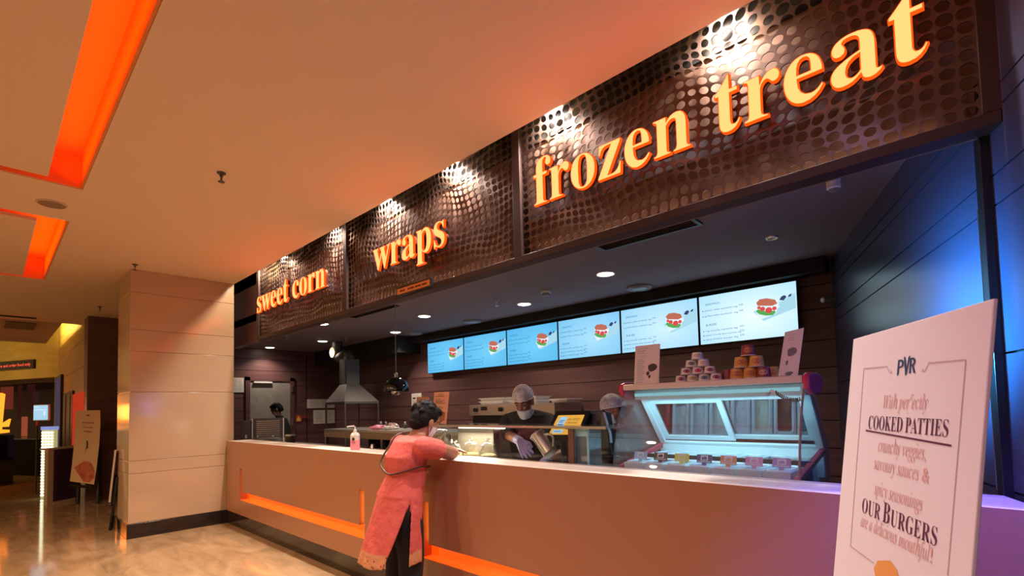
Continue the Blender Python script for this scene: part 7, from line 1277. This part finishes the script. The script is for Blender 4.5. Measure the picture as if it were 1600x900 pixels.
def mask(par, Hm, m, drop=0.0):
    """pleated face mask over nose and chin with ear loops"""
    mb = MB(); n, k_ = 20, 9; vs = []
    for o in (0.0, 0.003):
        for j in range(k_):
            z = -0.012 - drop - 0.092 * j / (k_ - 1); tz = j / (k_ - 1)
            for i in range(n + 1):
                th = -1.25 + 2.5 * i / n
                rx = 0.066 - 0.012 * tz + o; ry = (0.092 + 0.014 * math.exp(-((z + 0.026) / 0.02) ** 2) * math.exp(-(th / 0.35) ** 2)) - 0.018 * max(0, tz - 0.55) + o + 0.002 * math.sin(j * 2.2)
                vs.append((rx * math.sin(th) * (1.06), -0.004 + ry * math.cos(th), z + 0.012 * abs(th) / 1.25 * (1 - 2 * tz) * -1 + 0.006 * math.cos(th * 1.5)))
    W_ = n + 1; fs = []; B_ = W_ * k_
    for j in range(k_ - 1):
        for i in range(n): a_ = j * W_ + i; fs += [(a_, a_ + W_, a_ + W_ + 1, a_ + 1), (B_ + a_, B_ + a_ + 1, B_ + a_ + W_ + 1, B_ + a_ + W_)]
    for j in range(k_ - 1):
        for i in (0, n): a_ = j * W_ + i; fs.append((a_, a_ + W_, B_ + a_ + W_, B_ + a_))
    for i in range(n):
        for j in (0, k_ - 1): a_ = j * W_ + i; fs.append((a_, a_ + 1, B_ + a_ + 1, B_ + a_))
    mb.add(vs, fs, 0, Hm, True); o_ = mb.build('face_mask', m, par)
    mb = MB()
    for s_ in (1, -1):
        for z0 in (-0.022 - drop, -0.088 - drop * 0.6): mb.tube([Hm @ Vector(p) for p in ((s_ * 0.064, 0.022, z0), (s_ * 0.076, 0.0, z0 * 0.7), (s_ * 0.082, -0.022, -0.010))], 0.0016, 6)
    mb.build('ear_loop', m, o_)
def hand(mb, wrist, d, palm_n, s=1.0, curl=0.5, side=1, grow=0.0):
    """palm, four unequal bent fingers and a thumb leaving the side of the palm"""
    d = Vector(d).normalized(); nrm = Vector(palm_n); nrm = (nrm - d * nrm.dot(d)).normalized(); w_ = d.cross(nrm) * side; wr = Vector(wrist)
    for q in (-0.030, -0.010, 0.010, 0.028): limb(mb, [wr + w_ * q * 0.6 * s, wr + (d * 0.085 + w_ * q) * s], [0.016 * s + grow, 0.012 * s + grow])
    for q, L in ((-0.038, 0.062), (-0.013, 0.075), (0.013, 0.080), (0.037, 0.070)):
        p = wr + (d * 0.086 + w_ * q * 0.8) * s; d0 = d; d = (d + w_ * q * 6).normalized(); pts = [p]; ang = 0.12 * curl
        for f_ in (0.45, 0.32, 0.23):
            ang += curl * 0.55; pts.append(pts[-1] + (d * math.cos(ang) + nrm * math.sin(ang)) * L * f_ * s)
        d = d0; limb(mb, pts, [0.0094 * s + grow, 0.0088 * s + grow, 0.0080 * s + grow, 0.0070 * s + grow])
    p = wr + (d * 0.030 + w_ * 0.030) * s; limb(mb, [p, p + (d * 0.032 + w_ * 0.024 + nrm * 0.012) * s, p + (d * 0.062 + w_ * 0.026 + nrm * 0.026) * s], [0.0135 * s + grow, 0.0115 * s + grow, 0.009 * s + grow])
def standing_lower(mb, hips, f_, s_, stature=1.0, lean=(0, 0)):
    """legs and feet below the hips (person stands on z = 0)"""
    for k_ in (1, -1):
        h = Vector(hips) + s_ * 0.085 * k_; kn = Vector((h.x, h.y, 0.48 * stature)) + f_ * 0.03; an = Vector((h.x + s_.x * 0.02 * k_, h.y + s_.y * 0.02 * k_, 0.085))
        limb(mb, [h, h.lerp(kn, 0.5), kn, kn.lerp(an, 0.35), an], [0.088, 0.076, 0.056, 0.054, 0.038]); limb(mb, [an - f_ * 0.03 - Vector((0, 0, 0.045)), an + f_ * 0.13 - Vector((0, 0, 0.055))], [0.036, 0.028])

# ---- customer at the counter -------------------------------------------------
wx = -2.88
f_ = Vector((0.10, 0.995, 0)).normalized(); s_ = Vector((f_.y, -f_.x, 0))
pel = Vector((wx, 1.935, 0.85)); wai = Vector((wx + 0.01, 1.975, 0.99)); che = Vector((wx + 0.02, 1.975, 1.13)); shl = Vector((wx + 0.03, 2.01, 1.235)); nek = Vector((wx + 0.045, 2.065, 1.285)); hed = Vector((wx + 0.06, 2.125, 1.362))
shR = shl + s_ * 0.165 + Vector((0, 0, -0.035)); shL = shl - s_ * 0.165 + Vector((0, 0, -0.035))
elR = Vector((-2.70, 2.25, ZC + 0.047)); wrR = Vector((-2.92, 2.35, ZC + 0.040)); elL = Vector((-3.12, 2.27, ZC + 0.047)); wrL = Vector((-2.98, 2.44, ZC + 0.040))
tc = thing('person', 'customer in a coral red kurta leaning on the counter, seen from behind', 'person', (wx, 1.74, 0))
Hm = head_M(hed, (0.06, 0.88, -0.46), (0.05, 0.40, 0.91), 0.98)
b = MB(); head(b, Hm); limb(b, [nek - Vector((0, 0.02, 0.03)), hed - Vector((-0.005, 0.02, 0.04))], [0.058, 0.055])
rings(b, [(pel - Vector((0, 0, 0.10)), 0.15, 0.10, s_, f_), (pel, 0.165, 0.115, s_, f_), (wai, 0.13, 0.095, s_, f_), (che, 0.145, 0.10, s_, f_), (shl, 0.14, 0.07, s_, f_), (nek, 0.06, 0.05, s_, f_)])
limb(b, [shR, shR.lerp(elR, 0.5), elR], [0.060, 0.056, 0.046]); limb(b, [elR, elR.lerp(wrR, 0.35), wrR], [0.046, 0.045, 0.028]); limb(b, [shL, shL.lerp(elL, 0.5), elL], [0.060, 0.056, 0.046]); limb(b, [elL, elL.lerp(wrL, 0.35), wrL], [0.046, 0.045, 0.028])
hand(b, wrR, (wrR - elR), (0, 0, -1), 0.95, 0.35, 1); hand(b, wrL, (wrL - elL), (0, 0, -1), 0.95, 0.35, -1)
standing_lower(b, pel - Vector((0, 0, 0.03)), f_, s_, 0.95)
body = fuse(b, 'body', M['skin'], tc, 0.0062, 4); eyes(tc, Hm); mask(tc, Hm, M['mask'], 0.004)
h = MB()
def he(c, r): h.ball((0, 0, 0), 1, 10, 0, Hm @ Matrix.Translation(c) @ Matrix.Diagonal((r[0], r[1], r[2], 1)))
he((0, -0.030, 0.042), (0.090, 0.098, 0.092)); he((0, -0.055, 0.0), (0.085, 0.078, 0.085)); he((0.0, 0.025, 0.092), (0.066, 0.062, 0.036)); he((0, -0.075, -0.045), (0.066, 0.052, 0.052)); he((0.02, -0.085, 0.06), (0.05, 0.045, 0.05))
rnd = random.Random(3)
for i in range(46):
    th, ph = rnd.uniform(0, 6.28), rnd.uniform(-0.2, 1.4); d_ = Vector((math.cos(th) * math.cos(ph), math.sin(th) * math.cos(ph) - 0.1, math.sin(ph)))
    if d_.y > 0.45 and d_.z < 0.75: continue
    c_ = Vector((0, -0.03, 0.042)) + Vector((d_.x * 0.086, d_.y * 0.094, d_.z * 0.090)); he(c_, (0.014, 0.020, 0.014))
fuse(h, 'hair', M['hair'], tc, 0.006, 2)
# kurta: bodice, short sleeves, long skirt open at the side
K = MB()
rings(K, [(pel - Vector((0, 0, 0.07)), 0.180, 0.126, s_, f_), (pel + Vector((0, 0, 0.03)), 0.186, 0.135, s_, f_), (wai, 0.158, 0.120, s_, f_), (che, 0.168, 0.125, s_, f_), (shl - f_ * 0.01, 0.165, 0.088, s_, f_), (nek - f_ * 0.03 - Vector((0, 0, 0.015)), 0.085, 0.062, s_, f_)])
limb(K, [shR + Vector((0, 0, 0.0)), shR.lerp(elR, 0.42)], [0.072, 0.073]); limb(K, [shL, shL.lerp(elL, 0.42)], [0.072, 0.073])
def skirt(K, a0, a1, a0b, a1b, z_hem, nrow=16, ncol=30, seed=0):
    th_ = 0.010; vs = []
    for o in (0.0, th_):
        for r_ in range(nrow + 1):
            t_ = r_ / nrow; z = (pel.z + 0.02) * (1 - t_) + z_hem * t_
            for c2 in range(ncol + 1):
                q = c2 / ncol; A0 = a0 + (a0b - a0) * t_; A1 = a1 + (a1b - a1) * t_; an = A0 + (A1 - A0) * q
                w_ = 0.180 + 0.050 * t_; d_ = 0.128 + 0.058 * t_
                fold = 1 + 0.030 * t_ * math.sin(an * 9 + seed) + 0.018 * t_ * math.sin(an * 17 + 2)
                cx_ = pel - f_ * (0.075 * t_) - s_ * 0.012 * t_
                p = Vector((cx_.x, cx_.y, z)) + s_ * (w_ + o) * math.cos(an) * fold + f_ * (d_ + o) * math.sin(an) * fold
                p.z += 0.012 * t_ * math.sin(an * 2 + 1); vs.append(p)
    W_ = ncol + 1; B_ = W_ * (nrow + 1); fs = []
    for r_ in range(nrow):
        for c2 in range(ncol): a_ = r_ * W_ + c2; fs += [(a_, a_ + W_, a_ + W_ + 1, a_ + 1), (B_ + a_, B_ + a_ + 1, B_ + a_ + W_ + 1, B_ + a_ + W_)]
        for c2 in (0, ncol): a_ = r_ * W_ + c2; fs.append((a_, a_ + W_, B_ + a_ + W_, B_ + a_) if c2 == 0 else (a_, B_ + a_, B_ + a_ + W_, a_ + W_))
    for c2 in range(ncol):
        a_ = c2; fs.append((a_, a_ + 1, B_ + a_ + 1, B_ + a_)); a_ = nrow * W_ + c2; fs.append((a_, B_ + a_, B_ + a_ + 1, a_ + 1))
    K.add(vs, fs)
skirt(K, math.radians(-178), math.radians(-10), math.radians(-165), math.radians(-46), 0.455, seed=0.4); skirt(K, math.radians(-6), math.radians(182), math.radians(2), math.radians(178), 0.44, seed=2.0)
km = bpy.data.materials.new('coral_cotton_with_border'); km.use_nodes = True; nt = km.node_tree; pb = nt.nodes['Principled BSDF']; pb.inputs['Roughness'].default_value = 0.85
geo = nt.nodes.new('ShaderNodeTexCoord'); sx = nt.nodes.new('ShaderNodeSeparateXYZ'); nt.links.new(geo.outputs['Object'], sx.inputs[0])
def cmpn(op, thr):
    n_ = nt.nodes.new('ShaderNodeMath'); n_.operation = op; n_.inputs[1].default_value = thr; nt.links.new(sx.outputs['Z'], n_.inputs[0]); return n_
nz = nt.nodes.new('ShaderNodeTexNoise'); nz.inputs['Scale'].default_value = 14; nz.inputs['Detail'].default_value = 5; nt.links.new(geo.outputs['Object'], nz.inputs['Vector'])
c1 = nt.nodes.new('ShaderNodeValToRGB'); c1.color_ramp.elements[0].color = (0.56, 0.085, 0.068, 1); c1.color_ramp.elements[1].color = (0.68, 0.13, 0.105, 1); nt.links.new(nz.outputs['Fac'], c1.inputs[0])
vo = nt.nodes.new('ShaderNodeTexVoronoi'); vo.inputs['Scale'].default_value = 34; nt.links.new(geo.outputs['Object'], vo.inputs['Vector'])
vr = nt.nodes.new('ShaderNodeValToRGB'); vr.color_ramp.interpolation = 'CONSTANT'; vr.color_ramp.elements[0].color = (0.35, 0.03, 0.03, 1); vr.color_ramp.elements[1].position = 0.22; vr.color_ramp.elements[1].color = (0.55, 0.24, 0.11, 1); nt.links.new(vo.outputs['Distance'], vr.inputs[0])
mx = nt.nodes.new('ShaderNodeMix'); mx.data_type = 'RGBA'; lt = cmpn('LESS_THAN', 0.535); nt.links.new(lt.outputs[0], mx.inputs[0]); nt.links.new(c1.outputs[0], mx.inputs[6]); nt.links.new(vr.outputs[0], mx.inputs[7]); nt.links.new(mx.outputs[2], pb.inputs['Base Color'])
bpn = nt.nodes.new('ShaderNodeBump'); bpn.inputs['Strength'].default_value = 0.7; bpn.inputs['Distance'].default_value = 0.02; nt.links.new(nz.outputs['Fac'], bpn.inputs['Height']); nt.links.new(bpn.outputs[0], pb.inputs['Normal'])
sleeveR = shR.lerp(elR, 0.42)
ku_ = fuse(K, 'kurta', km, tc, 0.0065, 3)
ku_['label'] = 'coral kurta with patterned tan hem border'
T = MB()
for k_ in (1, -1):
    hh = pel - Vector((0, 0, 0.02)) + s_ * 0.085 * k_; kn = Vector((hh.x, hh.y, 0.46)) + f_ * 0.03; an = Vector((hh.x + s_.x * 0.02 * k_, hh.y + s_.y * 0.02 * k_, 0.11)); limb(T, [hh, hh.lerp(kn, 0.5), kn, an], [0.104, 0.100, 0.088, 0.066])
fuse(T, 'trousers', M['pants'], tc, 0.009, 3)
for k_ in (1, -1):
    an = Vector((pel.x, pel.y, 0.085)) + s_ * 0.105 * k_; mb = MB(); limb(mb, [an - f_ * 0.035 - Vector((0, 0, 0.040)), an + f_ * 0.14 - Vector((0, 0, 0.048))], [0.045, 0.037]); fuse(mb, 'shoe', M['black'], tc, 0.008, 2, [((0, 0, 0.001), (0, 0, -1))])
# sling bag: strap over the left shoulder across the back to the right hip
st = MB(); pts = [shl - s_ * 0.10 + f_ * 0.05 + Vector((0, 0, 0.055)), shl - s_ * 0.105 - f_ * 0.055 + Vector((0, 0, 0.035)), shl - s_ * 0.10 - f_ * 0.125 - Vector((0, 0, 0.05)), che - s_ * 0.095 - f_ * 0.143 - Vector((0, 0, 0.03)), wai - s_ * 0.04 - f_ * 0.146 + Vector((0, 0, 0.06)), wai + s_ * 0.05 - f_ * 0.143 + Vector((0, 0, 0.035)), wai + s_ * 0.14 - f_ * 0.092 + Vector((0, 0, 0.055)), wai + s_ * 0.186 + f_ * 0.01 + Vector((0, 0, 0.08)), wai + s_ * 0.13 + f_ * 0.115 + Vector((0, 0, 0.07)), wai - s_ * 0.02 + f_ * 0.145 + Vector((0, 0, 0.04))]
def smoothpath(p, n=6):
    o = []
    for i in range(len(p) - 1):
        a, b_, c_, d_ = p[max(i - 1, 0)], p[i], p[i + 1], p[min(i + 2, len(p) - 1)]
        for j in range(n): t_ = j / n; o.append(0.5 * ((2 * b_) + (c_ - a) * t_ + (2 * a - 5 * b_ + 4 * c_ - d_) * t_ * t_ + (3 * b_ - a - 3 * c_ + d_) * t_ ** 3))
    return o + [p[-1]]
sb = thing('sling_bag', 'small dark sling bag whose thin strap crosses the customer\'s back', 'bag', pts[-1])
st.tube(smoothpath(pts), 0.0065, 8); st.build('strap', mat('brown_strap', (0.07, 0.02, 0.015), 0.5), sb)
bg = MB(); q = pts[-1]; bg.box(q.x - 0.16, q.x - 0.03, q.y - 0.01, q.y + 0.03, q.z - 0.12, q.z + 0.0); bg.build('pouch', mat('brown_pouch', (0.07, 0.025, 0.018), 0.5), sb, bevel=0.012)

# ---- staff -------------------------------------------------------------------
netm = bpy.data.materials.new('white_hair_net'); netm.use_nodes = True; nt = netm.node_tree; nt.nodes.clear()
dif = nt.nodes.new('ShaderNodeBsdfDiffuse'); dif.inputs[0].default_value = (0.88, 0.86, 0.88, 1); tr = nt.nodes.new('ShaderNodeBsdfTransparent'); mxs = nt.nodes.new('ShaderNodeMixShader'); out = nt.nodes.new('ShaderNodeOutputMaterial')
tcn = nt.nodes.new('ShaderNodeTexCoord'); vn = nt.nodes.new('ShaderNodeTexNoise'); vn.inputs['Scale'].default_value = 30; vn.inputs['Detail'].default_value = 3; nt.links.new(tcn.outputs['Object'], vn.inputs['Vector'])
vrr = nt.nodes.new('ShaderNodeMapRange'); vrr.inputs[1].default_value = 0.35; vrr.inputs[2].default_value = 0.65; vrr.inputs[3].default_value = 0.42; vrr.inputs[4].default_value = 0.70
nt.links.new(vn.outputs['Fac'], vrr.inputs[0]); nt.links.new(vrr.outputs[0], mxs.inputs[0]); nt.links.new(tr.outputs[0], mxs.inputs[1]); nt.links.new(dif.outputs[0], mxs.inputs[2]); nt.links.new(mxs.outputs[0], out.inputs[0])
def hair_cap(par, Hm, extra=0.0):
    h = MB()
    for c, r in (((0, -0.024, 0.046), (0.080, 0.094, 0.084)), ((0, -0.055, 0.0), (0.074, 0.064, 0.075)), ((0, 0.016, 0.088), (0.060, 0.060, 0.034)), ((0, -0.07, -0.035), (0.056, 0.042, 0.045))): h.ball((0, 0, 0), 1, 10, 0, Hm @ Matrix.Translation(c) @ Matrix.Diagonal((r[0], r[1], r[2], 1)))
    return fuse(h, 'hair', M['hair'], par, 0.007, 2)
def hair_net(par, Hm):
    mb = MB(); n, k_ = 36, 12; vs = []; fs = []
    for j in range(k_ + 1):
        ph = math.pi / 2 * (1 - j / k_ * 1.12)
        for i in range(n):
            th = 2 * math.pi * i / n; gat = 1 + 0.016 * math.sin(th * 18) * (j / k_)
            vs.append((0.086 * math.cos(ph) * math.cos(th) * gat, -0.018 + 0.104 * math.cos(ph) * math.sin(th) * gat, 0.056 + 0.088 * math.sin(ph) - 0.020 * (j / k_) * (1 - math.sin(th)) * 0.8))
    for j in range(k_):
        for i in range(n): fs.append((j * n + i, j * n + (i + 1) % n, (j + 1) * n + (i + 1) % n, (j + 1) * n + i))
    mb.add(vs, fs, 0, Hm, True); nobj = mb.build('hair_net', netm, par)
    mb = MB(); mb.tube([Hm @ Vector(vs[k_ * n + i % n]) for i in range(n + 1)], 0.0035, 6); mb.build('elastic_band', M['white'], nobj)
    mb = MB()
    for i in range(0, n, 3): mb.tube([Hm @ Vector((vs[j * n + i][0] * 1.01, vs[j * n + i][1] * 1.01, vs[j * n + i][2] + 0.001)) for j in range(k_ + 1)], 0.0011, 5)
    mb.build('net_seam', M['white'], nobj)
def staff(label, hc, face_h, face_b, skin, kh=1.0, elbowR=None, wristR=None, elbowL=None, wristL=None, net=True, gloveR=False, up=(0, 0, 1), mdrop=0.0, lean=0.10, voxel=0.008, fwd_head=0.03, handR=None, drop=(0.115, 0.045)):
    fb, _, _ = Vector(face_b).normalized(), 0, 0; sb_ = Vector((fb.y, -fb.x, 0)); hc = Vector(hc)
    nk = hc - Vector((0, 0, drop[0])) - fb * (0.02 + fwd_head); sh = nk - Vector((0, 0, drop[1])) - fb * 0.02; ch = sh - Vector((0, 0, 0.15)) - fb * lean * 0.3; wa = ch - Vector((0, 0, 0.20)) - fb * lean * 0.4; pe = wa - Vector((0, 0, 0.16)) - fb * lean * 0.2
    t = thing('person', label, 'person', (pe.x, pe.y, 0)); Hm = head_M(hc, face_h, up, kh); b = MB(); head(b, Hm)
    limb(b, [nk - Vector((0, 0, 0.05)), hc - Vector((0, 0, 0.05)) - fb * 0.015], [0.060, 0.056])
    tr_ = [(pe - Vector((0, 0, 0.08)), 0.15, 0.10), (pe, 0.165, 0.112), (wa, 0.145, 0.10), (ch, 0.165, 0.108), (sh, 0.165, 0.075), (nk, 0.06, 0.052)]
    rings(b, [(c, w, d, sb_, fb) for c, w, d in tr_])
    sR = sh + sb_ * 0.180 - Vector((0, 0, 0.055)); sL = sh - sb_ * 0.180 - Vector((0, 0, 0.055))
    eR = Vector(elbowR) if elbowR else sR - Vector((0, 0, 0.27)) + sb_ * 0.05; wR = Vector(wristR) if wristR else eR + fb * 0.22 - Vector((0, 0, 0.05))
    eL = Vector(elbowL) if elbowL else sL - Vector((0, 0, 0.27)) - sb_ * 0.05; wL = Vector(wristL) if wristL else eL + fb * 0.22 - Vector((0, 0, 0.05))
    for s0, e0, w0, sd in ((sR, eR, wR, 1), (sL, eL, wL, -1)):
        limb(b, [s0, s0.lerp(e0, 0.5), e0], [0.056, 0.050, 0.042]); limb(b, [e0, e0.lerp(w0, 0.35), w0], [0.042, 0.041, 0.028]); hd = handR if (handR is not None and sd == 1) else (w0 - e0); hand(b, w0, hd, (0, 0, -1) if hd is not handR else (-0.55, 0.75, -0.2), 1.0, 0.45, sd)
    standing_lower(b, pe - Vector((0, 0, 0.03)), fb, sb_, 1.0)
    fuse(b, 'body', skin, t, voxel, 4); eyes(t, Hm)
    mask(t, Hm, M['mask'], mdrop); hair_cap(t, Hm)
    if net: hair_net(t, Hm)
    c = MB(); rings(c, [(p_, w + 0.022, d + 0.020, sb_, fb) for p_, w, d in tr_[:-1]] + [(nk - Vector((0, 0, 0.03)), 0.082, 0.072, sb_, fb)])
    for s0, e0 in ((sR, eR), (sL, eL)): limb(c, [nk - Vector((0, 0, 0.045)) - fb * 0.01, s0.lerp(nk, 0.5) - Vector((0, 0, 0.012)), s0], [0.068, 0.064, 0.070]); limb(c, [s0, s0.lerp(e0, 0.85)], [0.070, 0.064])
    fuse(c, 'shirt', M['shirt'], t, voxel, 3)
    cl = MB()
    for k_ in (1, -1): cl.slab([nk + sb_ * 0.012 * k_ + fb * 0.085 - Vector((0, 0, 0.085)), nk + sb_ * 0.065 * k_ + fb * 0.055 - Vector((0, 0, 0.055)), nk + sb_ * 0.078 * k_ + fb * 0.0 - Vector((0, 0, 0.010)), nk + sb_ * 0.058 * k_ + fb * 0.045 - Vector((0, 0, 0.015))], fb if k_ < 0 else -fb, 0.006 * (1 if k_ < 0 else -1))
    cl.build('collar', M['shirt'], t)
    p_ = MB()
    for k_ in (1, -1):
        hh = pe - Vector((0, 0, 0.02)) + sb_ * 0.085 * k_; kn = Vector((hh.x, hh.y, 0.48)) + fb * 0.03; an = Vector((hh.x + sb_.x * 0.02 * k_, hh.y + sb_.y * 0.02 * k_, 0.11)); limb(p_, [hh, hh.lerp(kn, 0.5), kn, an], [0.105, 0.092, 0.074, 0.066])
    fuse(p_, 'trousers', M['pants'], t, 0.012, 3)
    for k_ in (1, -1):
        an = Vector((pe.x, pe.y, 0.085)) + sb_ * 0.105 * k_; mb = MB(); limb(mb, [an - fb * 0.035 - Vector((0, 0, 0.040)), an + fb * 0.14 - Vector((0, 0, 0.048))], [0.045, 0.037]); fuse(mb, 'shoe', M['black'], t, 0.010, 2, [((0, 0, 0.001), (0, 0, -1))])
    if gloveR:
        for w0, e0, sd, on in ((wR, eR, 1, True), (wL, eL, -1, True)):
            hd = handR if (handR is not None and sd == 1) else (w0 - e0)
            g = MB(); hand(g, w0, hd, (0, 0, -1) if hd is not handR else (-0.55, 0.75, -0.2), 1.0, 0.45, sd, 0.0018); limb(g, [w0.lerp(e0, 0.22), w0], [0.037, 0.033]); fuse(g, 'glove', M['glove'], t, 0.0042, 2)
    return t
# server behind the glass display
hc = onY(818, 627, 3.06); hc_f = Vector((0.34, -0.84, -0.50))
eR = onY(797, 692, 2.90); eR.z = 1.14; wR = onY(814, 693, 2.76); wR.z = 1.15
eL = onY(872, 700, 3.02)
staff('server in black shirt, white hair net and mask behind the glass display', hc, hc_f, (0.42, -0.90, 0), M['skin'], 1.0, elbowR=onY(795, 680, 2.99), wristR=onY(812, 689, 2.80), elbowL=onY(874, 712, 2.98), wristL=onY(850, 722, 2.80), gloveR=True, handR=onY(827, 715, 2.74) - onY(813, 690, 2.80), up=(0.12, -0.4, 1), drop=(0.085, 0.030), fwd_head=0.07, mdrop=0.034, voxel=0.007)
hc = onY(957, 643, 3.42)
staff('staff member in hair net half hidden between cash register and ice cream freezer', hc, (-0.60, -0.76, -0.25), (-0.5, -0.86, 0), M['skin'], 1.0, up=(-0.25, -0.1, 1))
hc = onY(432, 640, 3.60)
staff('staff member with black hair and mask looking down behind the food warmer', hc, (-0.45, -0.75, -0.55), (-0.2, -0.98, 0), M['skin_dark'], 1.0, net=False, up=(-0.2, -0.4, 0.9))
